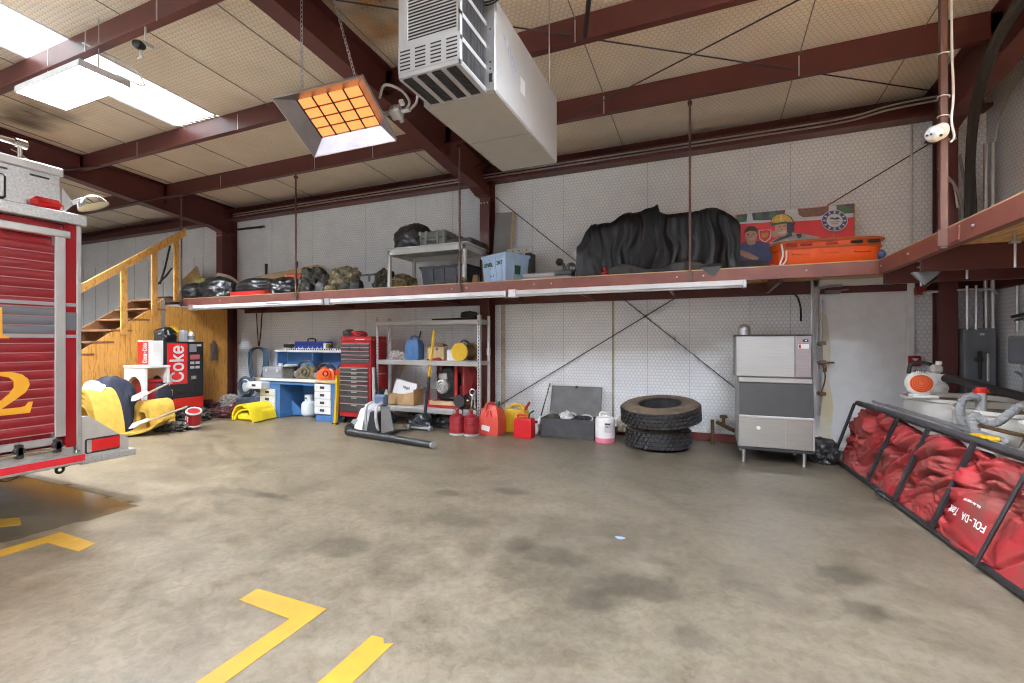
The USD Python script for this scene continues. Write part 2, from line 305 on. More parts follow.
# floor: worn concrete; the stain map, with shading and truck shadow, is painted on the slab itself
gx = np.arange(-20, 4.01, .05); gy = np.arange(-6, 7.48, .05)
G = np.stack(list(np.meshgrid(gx, gy, indexing='ij')) + [np.zeros((len(gx), len(gy)))], -1)
fm = quadmesh(G); V = fm.vertices
q = V * [.45, .45, 0] + [3, 9, 1]; st = np.ones(len(V))
big = meshkit.fbm(q, 4, 3); st *= 1 - .17 * np.clip((big - .45) * 3.5, 0, 1)
sm = meshkit.fbm(V * [2.2, 3.4, 0] + [7, 1, 4], 4, 8); st *= 1 - .20 * np.clip((sm - .53) * 5, 0, 1)
brush = meshkit.fbm((V @ np.array([[.92, .39, 0], [-.39, .92, 0], [0, 0, 1]])) * [1.2, 7, 0] + 20, 3, 5); st *= 1 - .09 * np.clip((brush - .5) * 4, 0, 1)
mid = np.exp(-(((V[:, 0] + .9) / 1.6) ** 2 + ((V[:, 1] - 2.7) / .9) ** 2)); st *= 1 - .32 * mid * np.clip((meshkit.fbm(V * [3, 3, 0] + 2, 4, 21) - .42) * 4, 0, 1)
st *= 1 - .24 * np.clip((V[:, 0] + 3.2) / 3.5, 0, 1)  # right side darkened against the lamp overhead, along with its brown dirt
far = np.clip((V[:, 1] - 4.6) / 2.5, 0, 1) * np.clip((V[:, 0] + 7) / 5, 0, 1); st *= 1 - .12 * far
wob = (meshkit.fbm(V * 9, 3, 12) - .5) * .5
for (u, v, rx, ry, k) in [(340, 547, .20, .15, .30), (448, 493, .13, .07, .30), (509, 491, .17, .08, .28), (843, 575, .14, .11, .33), (865, 610, .1, .09, .30), (636, 587, .22, .13, .30), (588, 600, .12, .1, .25),
                          (520, 544, .1, .12, .3), (250, 493, .3, .07, .28), (275, 497, .2, .05, .25), (620, 538, .09, .05, .12), (552, 555, .25, .12, .22), (690, 640, .12, .1, .2), (455, 520, .3, .1, .14)]:
    c = atZ(u, v, 0); d = np.hypot((V[:, 0] - c[0]) / rx, (V[:, 1] - c[1]) / ry) + wob; st *= 1 - 1.25 * k * np.clip((1.2 - d) * 4, 0, 1)
warm = np.clip((-V[:, 0] - 1.5) / 5, 0, 1)
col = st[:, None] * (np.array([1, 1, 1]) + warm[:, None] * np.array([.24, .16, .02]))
from shapely import contains_xy
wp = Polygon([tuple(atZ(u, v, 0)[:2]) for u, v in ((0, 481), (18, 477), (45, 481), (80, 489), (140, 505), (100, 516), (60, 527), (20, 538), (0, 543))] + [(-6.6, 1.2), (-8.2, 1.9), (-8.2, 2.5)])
wq = V[:, :2] + .10 * np.stack([meshkit.fbm(V * 5, 3, 51) - .5, meshkit.fbm(V * 5 + 9, 3, 52) - .5], -1); wet_shadow = contains_xy(wp, wq[:, 0], wq[:, 1]).astype(float)
col *= (1 - .55 * wet_shadow)[:, None]  # truck shadow painted into the floor colour, over a wet patch
oil_shade = np.exp(-(((V[:, 0] + 5.7) / 1.3) ** 2 + ((V[:, 1] - 1.7) / .8) ** 2)); col *= (1 - .35 * oil_shade * np.clip((sm - .4) * 5, 0, 1))[:, None]  # oily blotches that also deepen the painted truck shadow
n = {'g': ('geometry', {}), 'v': ('attribute', {'attribute': 'stain_tone'}), 'n': ('noise_texture', {'scale': 4.0, 'detail': 10.0, 'roughness': .76}), 'n2': ('noise_texture', {'scale': 15.0, 'detail': 9.0, 'roughness': .78, 'distortion': .6}), 'r': ('rgb_ramp', {'ramp': [(.28, (.135, .112, .078)), (.5, (.21, .181, .134)), (.75, (.27, .238, .186))]}),
     'r2': ('rgb_ramp', {'ramp': [(.36, (.66, .62, .56)), (.58, (1, 1, 1))]}), 'm': ('mix_color', {'blend_type': 'multiply', 'fac': 1.0}), 'm2': ('mix_color', {'blend_type': 'multiply', 'fac': .8}), 'rr': ('map_range', {'from_min': .35, 'from_max': .7, 'to_min': .34, 'to_max': .58}),
     'w': ('attribute', {'attribute': 'wet_shadow'}), 'wm': ('mix_float', {'b': .07}), 'b': ('bump', {'strength': .12, 'distance': .004}), 'p': ('principled_bsdf', {'specular_ior_level': .42})}
concrete = usdkit.material(stage, '/World/Looks/concrete', n, [('g.position', 'n.vector'), ('g.position', 'n2.vector'), ('n.fac', 'r.fac'), ('n2.fac', 'r2.fac'), ('r.color', 'm.a'), ('v.color', 'm.b'), ('m.result', 'm2.a'), ('r2.color', 'm2.b'), ('m2.result', 'p.base_color'), ('n.fac', 'rr.value'), ('rr.result', 'wm.a'), ('w.fac', 'wm.fac'), ('wm.result', 'p.roughness'), ('n2.fac', 'b.height'), ('b.normal', 'p.normal')], surface='p.BSDF')
fp = S('floor', fm, concrete, 'worn stained concrete garage floor', 'floor', kind='structure', smooth=False); vcol(fp, col); UsdGeom.PrimvarsAPI(UsdGeom.Mesh.Get(stage, fp)).CreatePrimvar('wet_shadow', Sdf.ValueTypeNames.FloatArray, 'vertex').Set([float(x) for x in wet_shadow])

# ceiling: sagging insulation behind netting, with two translucent roof strips
gx = np.round(np.arange(-20, 3.31, .1), 3); gy = np.round(np.arange(-5.2, 7.51, .1), 3)
X, Y = np.meshgrid(gx, gy, indexing='ij'); Z = zr(Y) - .03 * np.abs(np.sin(Y * 2.1)) * (.6 + .4 * np.sin(X * 1.3))
cm = quadmesh(np.stack([X, Y, Z], -1), flip=True); fc = cm.vertices[cm.faces].mean(1)
SKY = [(-7.4, -6.5, .2, 4.45), (-.9, 0.0, -3.2, 3.3)]
keep = np.ones(len(cm.faces), bool)
for a, b, c, d in SKY: keep &= ~((fc[:, 0] > a) & (fc[:, 0] < b) & (fc[:, 1] > c) & (fc[:, 1] < d))
cm = tri(cm.vertices, cm.faces[keep]); V = cm.vertices
col = np.ones((len(V), 3)); k = meshkit.fbm(V * 4, 4, 2)
def patch(cx, cy, rx, ry): return np.clip(1.25 - np.hypot((V[:, 0] - cx) / rx, (V[:, 1] - cy) / ry) + (k - .5) * 1.6, 0, 1)
a = patch(-2.9, 3.5, .75, .75)[:, None]; col = col * (1 - a) + a * np.where(k[:, None] > .52, [.40, .22, .07], [.13, .085, .04])
a = patch(-9.1, 3.5, .9, .28)[:, None]; col = col * (1 - a) + a * np.array([.16, .15, .15])
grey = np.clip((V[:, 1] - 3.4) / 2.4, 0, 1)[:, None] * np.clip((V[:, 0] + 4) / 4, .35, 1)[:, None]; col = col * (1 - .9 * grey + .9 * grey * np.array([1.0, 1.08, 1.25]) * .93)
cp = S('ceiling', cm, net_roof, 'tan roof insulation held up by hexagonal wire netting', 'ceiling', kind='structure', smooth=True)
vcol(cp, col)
for x in np.arange(-16.2, 3, 1.07):                           # laps between the blankets
    if any(a - .05 < x < b + .05 for a, b, _, _ in SKY): continue
    yy = np.linspace(-4.8, 7.3, 40); P(cp, 'seam', tube(np.stack([0 * yy + x, yy, zr(yy) - .035], -1), .006, 4), seam_d)
pane = usdkit.material(stage, '/World/Looks/skylight_pane', {'t': ('transparent_bsdf', {'color': (.92, .94, .95)}), 'g': ('glossy_bsdf', {'roughness': .25, 'color': (.8, .8, .8)}), 'f': ('fresnel', {'IOR': 1.3}), 'm': ('mix_closure', {})}, [('f.fac', 'm.fac'), ('t.BSDF', 'm.closure1'), ('g.BSDF', 'm.closure2')], surface='m.closure')
for i, (a, b, c, d) in enumerate(SKY):
    yy = np.array([c, d]); w = thing('window', f'translucent roof light strip {"beside the hanging fluorescent fixture" if i == 0 else "over the middle of the bay"}', 'skylight', kind='structure')
    g = np.array([[[a, y, zr(y) + .04] for y in (c, d)], [[b, y, zr(y) + .04] for y in (c, d)]]); P(w, 'pane', quadmesh(g, flip=True), pane, False)
    for x in (a, b): P(w, 'edge_flashing', tube([(x, c, zr(c) + .0), (x, d, zr(d) + .0)], .02, 6), white_paint)
    wires = [tube([(x, c, zr(c) - .01), (x, d, zr(d) - .01)], .0016, 3) for x in np.arange(a + .1, b, .16)] + [tube([(a, y, zr(y) - .01), (b, y, zr(y) - .01)], .0016, 3) for y in np.arange(c + .1, d, .22)]
    P(w, 'wire_netting', cat(wires), galv, False, kind='stuff')

# walls
wb = struct('wall_back', box(-20, YW, 0, 3.4, YW + .12, 4.75, 0), net_wall, 'white insulated back wall behind hexagonal wire netting', cat_='wall')
for x in (-15.2, -13.9, -12.6, -11.2, -8.9, -7.7, -6.3, -5.1, -4.3, -2.75, -2.2, -.86, -.25, .55, 1.05): P(wb, 'seam', box(x - .003, YW - .004, .1, x + .003, YW + .01, 4.3, 0), seam_m)
P(wb, 'taped_seam', box(-1.40, YW - .004, .1, -1.365, YW + .01, 2.2, 0), M('brown_tape', (.36, .34, .27), .6, var=.2))
P(wb, 'taped_seam', box(-3.33, YW - .005, .1, -3.25, YW + .01, 2.2, 0), M('brown_tape_b', (.50, .45, .36), .6, var=.2))
struct('wall_right', box(XR, YF, 0, XR + .12, YW, 5.2, 0), net_side, 'white insulated right wall behind hexagonal wire netting', cat_='wall')
struct('wall_left', box(XL - .12, YF, 0, XL, YW, 5.2, 0), net_side, 'insulated wall at the far left end', cat_='wall')
doors_x = [-15.5, -11.5, -8.2, -4.2, -2.2, 1.8]
wf = [box(-20, YF - .15, 3.9, 3.3, YF, 5.3, 0)] + [box(a, YF - .15, 0, b, YF, 3.9, 0) for a, b in ((-17.1, -15.5), (-11.5, -8.2), (-4.2, -2.2), (1.8, 3.2))]
struct('wall_front', cat(wf), white_paint, 'front wall with open bay doors', cat_='wall')
for k, (a, b) in enumerate(((-15.5, -11.5), (-2.2, 1.8))):
    dd = thing('door', f'closed white sectional bay door in the front wall, {"far left" if k == 0 else "behind the viewer"}', 'door', kind='structure')
    for j in range(6): P(dd, 'door_section', box(a, YF - .1, .02 + j * .645, b, YF - .05, .655 + j * .645, .01), white_paint)
struct('ground', box(-30, -30, -.12, 15, YF - .16, -.02, 0), M('apron_concrete', (.5, .5, .48), .8), 'concrete apron outside the bay doors', cat_='ground')
bb = struct('baseboard_back', box(-3.4, YW - .04, 0, 1.32, YW, .11, .006), M('sill_channel', (.17, .035, .03), .5, var=.2), 'dark red sill channel along the foot of the back wall', cat_='trim')
# lighter sheeting standing behind the stairs
pl = struct('trim_1', box(-16.9, YW - .03, .2, -11.2, YW - .002, 3.5, .004), M('sheet_white', (.86, .88, .90), .4, var=.04), 'smooth white sheeting on the back wall behind the stairs', cat_='trim')
for x in np.arange(-16.3, -11.3, .6): P(pl, 'sheet_joint', box(x - .012, YW - .036, .2, x + .012, YW - .02, 3.5, .003), seam_m)

# steel frame
def rafter(x, w=.2, label=''):
    r = thing('roof_rafter', label, 'beam', (x, 0, 0), kind='structure')
    bot = [(YW - .05, 3.93), (7.0, 3.93), (6.75, 4.0), (6.0, 4.06), (4.0, 4.31), (3.0, 4.39), (-5.0, 4.85)]
    top = [(-5.0, zr(-5.0) - .02), (YW - .05, zr(YW) - .02)]
    P(r, 'web', prism(bot + top, 'x', -.008, .008), maroon, False)
    for k in range(len(bot) - 1):
        (a, za), (b, zb) = bot[k], bot[k + 1]
        P(r, 'bottom_flange', cat(hull([(sx * w / 2, y, z) for sx in (-1, 1) for y, zz in ((a, za), (b, zb)) for z in (zz - .012, zz + .004)])), maroon, False)
    P(r, 'top_flange', hull([(sx * w / 2, y, z) for sx in (-1, 1) for y, zz in ((-5, top[0][1]), (YW - .05, top[1][1])) for z in (zz - .014, zz)]), maroon, False)
    for y in (2.80, 4.50, 5.86): P(r, 'stiffener', box(-w / 2 + .01, y - .006, 4.2 if y > 5 else 4.38, w / 2 - .01, y + .006, zr(y) - .03, 0), maroon)
    return r
def column(x, w, y0, label):
    c = thing('steel_column', label, 'column', (x, 0, 0), kind='structure')
    P(c, 'front_flange', box(-w / 2, y0, .01, w / 2, y0 + .014, 3.95, .003), maroon); P(c, 'rear_flange', box(-.03, YW - .045, .01, w / 2, YW - .03, 4.3, .003), maroon)
    P(c, 'web', box(-.006, y0 + .014, .01, .006, YW - .045, 3.95, 0), maroon); P(c, 'base_plate', box(-w / 2 - .03, y0 - .02, 0, w / 2 + .03, YW - .04, .02, .003), maroon)
    P(c, 'knee_plate', box(-w / 2, y0 - .02, 3.9, w / 2, YW - .04, 3.925, .003), maroon)
    for k in range(3): P(c, 'bolt', cyl((-w / 3 + k * w / 3, y0 - .012, 3.82), (-w / 3 + k * w / 3, y0, 3.82), .013, 6), galv)
for x, wd, y0, lab in ((-10.08, .2, 6.98, 'by the vending machine and stairs'), (-3.52, .18, 7.1, 'between the shelving and the fuel cans'), (2.6, .18, 7.0, 'in the right corner by the door')):
    column(x, wd, y0, 'dark red steel wall column ' + lab); rafter(x - .02, .2, 'dark red tapered roof rafter meeting the column ' + lab)
def purlin(y, label, h=.30, edge=.0):
    z = zp(y); prof = [(y, z), (y - .075, z), (y - .075, z + .022), (y - .069, z + .022), (y - .069, z + .006), (y, z + .006), (y, z + h - .006), (y + .07, z + h - .006), (y + .07, z + h), (y - .006, z + h), (y - .006, z + .006), (y, z + .006)]
    prof = [(y - .006, z), (y - .08, z), (y - .08, z + .024), (y - .073, z + .024), (y - .073, z + .007), (y - .006, z + .007), (y - .006, z + h), (y + .07, z + h), (y + .07, z + h - .007), (y + .001, z + h - .007), (y + .001, z)]
    p = thing('roof_purlin', label, 'beam', (0, 0, 0), kind='structure'); P(p, 'web', prism(prof, 'x', -16.9, 3.05), maroon, False)
    for x in (-8.3, -6.0, -4.8, -1.2, .9): P(p, 'sag_clip', box(x - .006, y - .088, z - .01, x + .006, y - .079, z + h * .7, .002), galv)
for y, lab in ((2.80, 'purlin nearest the hanging lights'), (4.50, 'middle purlin above the infrared heater'), (5.86, 'purlin carrying the mezzanine hanger rods'), (1.1, 'purlin above the truck'), (-.6, 'purlin high over the middle of the floor'), (-2.3, 'purlin nearer the bay doors')): purlin(y, 'dark red roof ' + lab)
eb = thing('eave_beam', 'dark red channel beam along the top of the back wall', 'beam', kind='structure')
P(eb, 'channel', prism([(7.33, 4.19), (7.12, 4.19), (7.12, 4.23), (7.128, 4.23), (7.128, 4.2), (7.31, 4.2), (7.31, 4.42), (7.12, 4.42), (7.12, 4.43), (7.33, 4.43)], 'x', -16.9, 3.05), maroon, False)
for k, (y, z, r) in enumerate(((7.10, 4.245, .012), (7.09, 4.29, .011))):
    pts = curve([(-9.8, y, z), (-3.6, y, z), (.5, y, z), (1.6, y, z + .01), (2.1, y - .05, z + .06), (2.95, y - .1, z + .07)], 8)
    S('conduit', tube(pts, r, 7), galv, f'thin bright metal conduit {"below another" if k == 0 else "above another"} along the eave beam', 'pipe')
S('conduit', tube(curve([(2.36, 7.3, 4.18), (2.36, 7.32, 4.1), (2.36, 7.33, 3.4), (2.36, 7.33, 2.31)], 6), .012, 8), galv, 'grey conduit running down the upper back wall left of the camera post', 'pipe')
# diagonal rods
def rod(p, q, lab, r=.0075): return S('brace_rod', tube([p, q], r, 6), black_p, lab, 'cable')
rod((-3.4, 7.30, 3.96), (1.15, 7.30, .12), 'thin dark brace cable falling from the middle column down towards the ice machine')
rod((2.6, 7.33, 3.95), (-3.42, 7.33, .30), 'thin dark brace cable rising from the middle column foot to the right corner')
rod((-3.5, 3.05, zp(3.05) + .12), (2.6, 7.0, zp(7.0) + .12), 'thin roof brace rod running from the middle rafter to the right corner')
rod((-3.5, 6.7, zp(6.7) + .03), (2.6, 3.76, zp(3.76) + .03), 'thin roof brace rod crossing the other one in front of the purlins')
rod((-4.75, 3.4, 4.40), (-10.0, 3.0, 4.35), 'thin roof rod near the left rafter') if False else None
rod((-9.97, 3.9, 4.18), (-9.3, 4.5, zp(4.5) + .02), 'short knee rod from the left rafter to the middle purlin', .014)
rod((-9.97, 5.2, 4.05), (-9.2, 5.86, zp(5.86) + .02), 'short knee rod from the left rafter to the hanger purlin', .014)
S('brace_rod', tube([(-.62, 3.0, 4.62), (-1.1, 4.42, 4.42)], .022, 6), black_p, 'thick dark bar slanting under the roof behind the white air cleaner', 'bar')

# mezzanine
mz = thing('mezzanine_deck', 'plywood mezzanine deck along the back and right walls', 'mezzanine', kind='structure')
P(mz, 'back_deck', box(-9.75, 6.03, 2.27, XR, YW - .05, 2.292, .002), deckply); P(mz, 'right_deck', box(1.66, -2.0, 2.27, XR, 6.03, 2.292, .002), deckply)
def fascia(pts): return prism(pts, 'x', -9.72, 1.66)
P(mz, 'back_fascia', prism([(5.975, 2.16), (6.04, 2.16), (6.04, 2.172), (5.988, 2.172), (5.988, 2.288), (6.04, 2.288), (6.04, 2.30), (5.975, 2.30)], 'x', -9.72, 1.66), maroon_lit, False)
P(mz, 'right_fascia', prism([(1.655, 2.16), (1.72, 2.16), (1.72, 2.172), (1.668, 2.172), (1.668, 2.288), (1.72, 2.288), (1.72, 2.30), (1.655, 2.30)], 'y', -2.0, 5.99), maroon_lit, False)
P(mz, 'deck_edge', box(-9.7, 5.978, 2.30, 1.66, 6.02, 2.312, .002), tan); P(mz, 'deck_edge', box(1.66, -2, 2.30, 1.69, 6.0, 2.312, .002), tan)
for y in (5.12, 6.06, 3.6, 2.0): P(mz, 'cross_joist', box(1.72, y - .03, 2.06, XR - .02, y + .03, 2.268, .004), maroon)
for x in np.arange(-9.0, 1.6, 1.22): P(mz, 'joist', box(x - .02, 6.05, 2.12, x + .02, YW - .06, 2.268, .003), maroon)
P(mz, 'wall_ledger', box(-9.7, YW - .06, 2.09, XR, YW - .004, 2.268, .004), maroon); P(mz, 'wall_ledger', box(XR - .06, -2, 2.05, XR - .004, YW - .1, 2.268, .004), maroon)
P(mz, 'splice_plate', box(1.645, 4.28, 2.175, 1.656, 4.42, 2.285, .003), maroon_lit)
for x in (-8.6, -6.55, -6.2, -3.5, -3.25, -2.2, -1.95, -.35, -.05, 1.0): P(mz, 'bolt', cyl((x, 5.964, 2.235), (x, 5.976, 2.235), .011, 6), galv)
for y in (5.9, 5.2, 4.1): P(mz, 'bolt', cyl((1.642, y, 2.235), (1.656, y, 2.235), .011, 6), galv)
posts = [(-8.08, 5.96, 'next to the stair handrail'), (-6.62, 5.96, 'in front of the black bags'), (-3.36, 5.96, 'in front of the grey table'), (-.20, 5.96, 'in front of the black tarp'), (1.64, 4.5, 'carrying the white camera')]
for x, y, lab in posts:
    if x == -8.08: x = -9.73
    big = lab.startswith('carrying'); w = .046 if big else .026
    p = thing('hanger_post', 'brown steel hanger post ' + lab, 'post', (x, y, 2.17))
    zt = zp(y) + .05 - 2.17; P(p, 'tube', box(-w / 2, -w / 2, -.02, w / 2, w / 2, zt, .004), post_brown); P(p, 'foot_plate', box(-w / 2 - .02, -w / 2 - .01, .0, w / 2 + .02, -w / 2 + .002, .12, .002), post_brown)
    P(p, 'clamp', box(-w / 2 - .012, -w / 2 - .012, zt - .06, w / 2 + .012, w / 2 + .012, zt - .02, .003), maroon)

# painted parking corners
def poly_line(name, pts, lab): return S(name, prism(pts, 'z', .0005, .003), yline, lab, 'floor marking', smooth=False)
poly_line('floor_marking', [(-2.42, 1.79), (-2.01, 1.77), (-2.0, 1.2), (-2.0, -.4), (-1.885, -.4), (-1.885, 1.2), (-1.90, 1.915), (-2.43, 1.915)], 'yellow painted corner mark in the foreground, left of a short yellow stripe')
sp = [(-1.52, -.4), (-1.385, -.4), (-1.39, 1.82), (-1.43, 1.80), (-1.46, 1.835), (-1.525, 1.83)]
poly_line('floor_marking', sp, 'flaking yellow painted stripe at the lower edge, right of the corner mark')
L2 = [atZ(u, v, 0)[:2] for u, v in ((0, 550.5), (61, 532.3), (96, 543.7), (79, 552), (47.6, 542.8), (0, 557))]
e = L2[0] - L2[1]; L2 = [L2[0] + .5 * e / np.linalg.norm(e)] + L2[1:] + [L2[5] + .5 * e / np.linalg.norm(e)]
poly_line('floor_marking', [tuple(p) for p in L2], 'yellow painted corner mark on the floor beside the fire truck shadow')
b0 = atZ(0, 519, 0)[:2]; b1 = atZ(20, 517.5, 0)[:2]; b2 = atZ(0, 527, 0)[:2]; e = (b0 - b1) / np.linalg.norm(b0 - b1)
poly_line('floor_marking', [tuple(b1), tuple(b1 + (b2 - b0)), tuple(b1 + (b2 - b0) + .9 * e), tuple(b1 + .9 * e)], 'short yellow painted mark under the fire truck side')
S('paint_spot', prism([tuple(atZ(620, 538, 0)[:2] + .035 * np.array([math.cos(t) * (1 + .3 * math.sin(3 * t)), .7 * math.sin(t)])) for t in np.linspace(0, 6.2, 14)], 'z', .0005, .002), M('spot_blue', (.25, .33, .5), .6), 'small blue paint spot on the open floor', 'paint spot')

# door in the back wall
d = thing('door_1', 'pale steel door in the back wall with yellowed left edge', 'door', (1.37, YW, 0), kind='structure')
P(d, 'door_leaf', box(0, -.02, .03, .94, -.002, 2.18, .004), door_m); P(d, 'worn_edge', prism([(.0, .05), (.13, .05), (.17, .6), (.11, 1.0), (.14, 1.35), (.09, 1.8), (.0, 1.85)], 'y', -.0225, -.0195), door_st)
for a in ((-.07, -.07, 0, 0, -.002, 2.27), (.94, -.07, 0, 1.015, -.002, 2.27), (-.07, -.07, 2.18, 1.015, -.002, 2.31)): P(d, 'door_frame', box(*a, .006), door_m)
P(d, 'door_handle', cat(cyl((.06, -.07, 1.17), (.06, -.02, 1.17), .028, 14), cyl((.06, -.065, 1.17), (.17, -.065, 1.17), .012, 10), cyl((.03, -.04, 1.17), (-.02, -.04, 1.17), .02)), copper)
P(d, 'padlock', cat(box(.04, -.06, 1.04, .09, -.03, 1.10, .008), torus((.065, -.045, 1.105), .02, .006, (0, 1, 0))), copper)
P(d, 'door_closer', cat(box(.06, -.075, 2.08, .24, -.022, 2.13, .01), tube([(.1, -.08, 2.1), (.32, -.09, 2.13)], .009)), grey_m)
# ================================================================== hanging fluorescent fixtures (the light of the room)
def fixture(x, y, z, lab):
    t = thing('fluorescent_fixture', lab, 'ceiling light', (x, y, z))
    P(t, 'housing', cat(box(-.63, -.22, .045, .63, .22, .062, .004), box(-.63, -.22, -.012, -.615, .22, .05, .003), box(.615, -.22, -.012, .63, .22, .05, .003), box(-.63, -.225, -.012, .63, -.212, .05, .003), box(-.63, .212, -.012, .63, .225, .05, .003)), white_paint)
    for k in range(6): P(t, 'tube', cyl((-.6, -.185 + .074 * k, .024), (.6, -.185 + .074 * k, .024), .016, 8), tube_glow)
    for k in range(5): P(t, 'reflector_rib', prism([(-.148 + .074 * k - .012, .046), (-.148 + .074 * k, -.004), (-.148 + .074 * k + .012, .046)], 'x', -.6, .6), white_paint)
    for s in (-1, 1): P(t, 'hanging_chain', tube([(s * .5, 0, .06), (s * .5, 0, zr(y) - z)], .005, 5), galv)
    return t
F1 = fixture(-6.33, 2.75, 4.18, 'glowing hanging fluorescent fixture in front of the roof light strip')
P(F1, 'power_cord', tube(curve([(.62, .1, .07), (.72, .3, .03), (.66, .2, .2), (.2, 0, .45)], 6), .008, 6), white_plas)
for x, y in ((1.0, 1.95), (1.0, -.9), (-6.33, -.8), (-3.0, -2.6), (-10.6, 3.5)):  # last one is unseen, added to brighten the plywood and left wall
    copy(F1, f'hanging fluorescent fixture over the {"stairs" if x < -8 else "right bay near the wall" if y > 0 else "truck bay" if -8 < x < -5 else "right bay" if x > 0 else "middle bay near the doors"}, behind the view', (x, y, 4.18))

# infrared heater
hp = np.array([-2.926, 3.054, 3.339]); HR = np.array([[.988, .083, .13], [.137, -.855, -.5], [.069, .512, -.856]])
def hl(m): o = m.copy(); o.vertices = o.vertices @ HR.T; return o
h = thing('infrared_heater', 'glowing orange infrared gas heater hanging from the roof by chains', 'heater', hp)
w_, h_, iw, ih, dp = .42, .286, .301, .183, .103
P(h, 'back_box', hl(box(-iw - .02, -ih - .02, -dp - .10, iw + .02, ih + .02, -dp - .03, .006)), galv)
for k in range(4):
    s = [(-1, 1), (1, 1), (1, -1), (-1, -1)]; (a, b), (c, d) = s[k], s[(k + 1) % 4]
    P(h, 'reflector_flap', hl(hull([(x * ww, y * hh, z + o) for (x, y) in ((a, b), (c, d)) for ww, hh, z in ((w_, h_, 0), (iw, ih, -dp)) for o in (0, -.006)])), foil)
    P(h, 'outer_skirt', hl(hull([(x * w_, y * h_, z) for (x, y) in ((a, b), (c, d)) for z in (.004, -.03)] + [(x * (w_ + .004), y * (h_ + .004), z) for (x, y) in ((a, b), (c, d)) for z in (.004, -.03)])), galv)
tw, th_ = 2 * iw / 4, 2 * ih / 4
for i in range(4):
    for j in range(4):
        x, y = -iw + tw * i, -ih + th_ * j; P(h, 'ceramic_tile', hl(box(x + .006, y + .007, -dp - .03, x + tw - .006, y + th_ - .007, -dp - .005, .003)), ember)
for j in range(1, 4): P(h, 'divider_bar', hl(box(-iw, -ih + th_ * j - .003, -dp - .02, iw, -ih + th_ * j + .003, -dp - .001, .001)), copper)
for i in range(5): P(h, 'divider_bar', hl(box(-iw + tw * i - .004, -ih, -dp - .02, -iw + tw * i + .004, ih, -dp + .004, .001)), grille_dk)
P(h, 'gas_valve', hl(cat(box(.44, -.16, -.16, .54, -.06, -.08, .01), cyl((.54, -.11, -.12), (.62, -.11, -.12), .018), cyl((.36, -.11, -.14), (.45, -.11, -.14), .02), cyl((.5, -.2, -.12), (.5, -.05, -.12), .02))), galv)
P(h, 'gas_hose', hl(tube(curve([(.42, .05, -.1), (.52, .14, -.1), (.64, .08, -.08), (.66, -.02, -.09), (.60, -.09, -.12), (.54, -.11, -.12)], 7), .011, 7)), grey_l)
P(h, 'wire_connector', hl(box(.56, -.06, -.13, .60, -.01, -.10, .006)), white_plas)
def chain(p, q, lab):
    p, q = np.asarray(p, float), np.asarray(q, float); L = np.linalg.norm(q - p); nl = int(L / .045); ms = []
    x, y, dd = frame_of(q - p)
    for k in range(nl):
        c = p + (q - p) * (k + .5) / nl; ax = x if k % 2 else y; sd = y if k % 2 else x; t = np.linspace(0, 2 * PI, 8, endpoint=False)
        ms.append(tube(c + .012 * np.outer(np.cos(t), sd) + .03 * np.outer(np.sin(t), dd), .0035, 4, closed=True))
    return S('chain', cat(ms), galv, lab, 'chain', kind='stuff')
c1 = HR @ np.array([.30, .24, -.12]) + hp; chain(c1, atZ(329.5, -17, 4.655), 'steel chain holding up the right end of the infrared heater')
c2 = HR @ np.array([-.33, .1, -.17]) + hp; chain(c2, (c2[0] - .12, c2[1] + .1, zr(c2[1]) - .05), 'steel chain holding up the left end of the infrared heater')
S('gas_pipe', tube(curve([HR @ np.array([.62, -.11, -.12]) + hp, HR @ np.array([.70, -.05, -.2]) + hp, (-2.2, 3.1, 3.9), (-2.2, 3.15, 4.6)], 6), .011, 7), galv, 'thin gas pipe dropping from the roof to the heater', 'pipe')

# ceiling air cleaner
ax0, ax1, ay0, ay1, az0, az1 = -1.955, -1.36, 2.92, 4.34, 3.20, 3.84
a = thing('air_cleaner', 'large white box air cleaner hanging under the roof with louvred intake', 'air cleaner', ((ax0 + ax1) / 2, (ay0 + ay1) / 2, az0))
LO = -np.array([(ax0 + ax1) / 2, (ay0 + ay1) / 2, az0])
def al(m): return xf(m, LO)
P(a, 'cabinet', al(box(ax0, ay0, az0, ax1, ay1, az1, .006)), beige_unit)
P(a, 'bottom_panel', al(box(ax0 + .008, ay0 + .02, az0 - .006, ax1 - .008, 3.62, az0 + .002, .002)), unit_under); P(a, 'bottom_panel', al(box(ax0 + .008, 3.626, az0 - .006, ax1 - .008, ay1 - .01, az0 + .002, .002)), unit_under)
mx0, mx1, my0 = -1.90, -1.435, 2.545
P(a, 'intake_hood', al(cat(box(mx0, my0 + .012, az0 + .012, mx1 - .012, ay0, az1, .003))), grille_dk)
fr = [(mx0, az0, mx0 + .07, az1), (mx1 - .025, az0, mx1, az1), (mx0 + .07, az0, mx1 - .025, az0 + .03), (mx0 + .07, az0 + .20, mx1 - .025, az0 + .235), (mx0 + .07, az1 - .03, mx1 - .025, az1)]
P(a, 'front_frame', al(cat([box(x, my0, z, X_, my0 + .02, Z_, .002) for x, z, X_, Z_ in fr])), beige_unit)
for k in range(16): P(a, 'louvre', al(xf(box(mx0 + .07, -.0015, -.0055, mx1 - .025, .0015, .0055, 0), (0, my0 + .012, az0 + .255 + k * .0215), rx=35)), grey_l)
for i in range(4):
    x = mx0 + .02 + i * .118
    P(a, 'slotted_plate', al(box(x - .0195, my0 - .003, az0 + .03, x + .0985 - (.007 if i == 3 else 0), my0 + .01, az0 + .2, 0)), beige_unit)
    P(a, 'slot_group', al(cat([box(x - .004, my0 - .0045, az0 + .045 + j * .024, x + .075, my0 - .002, az0 + .045 + j * .024 + .009, 0) for j in range(6)])), grille_dk, kind='stuff')
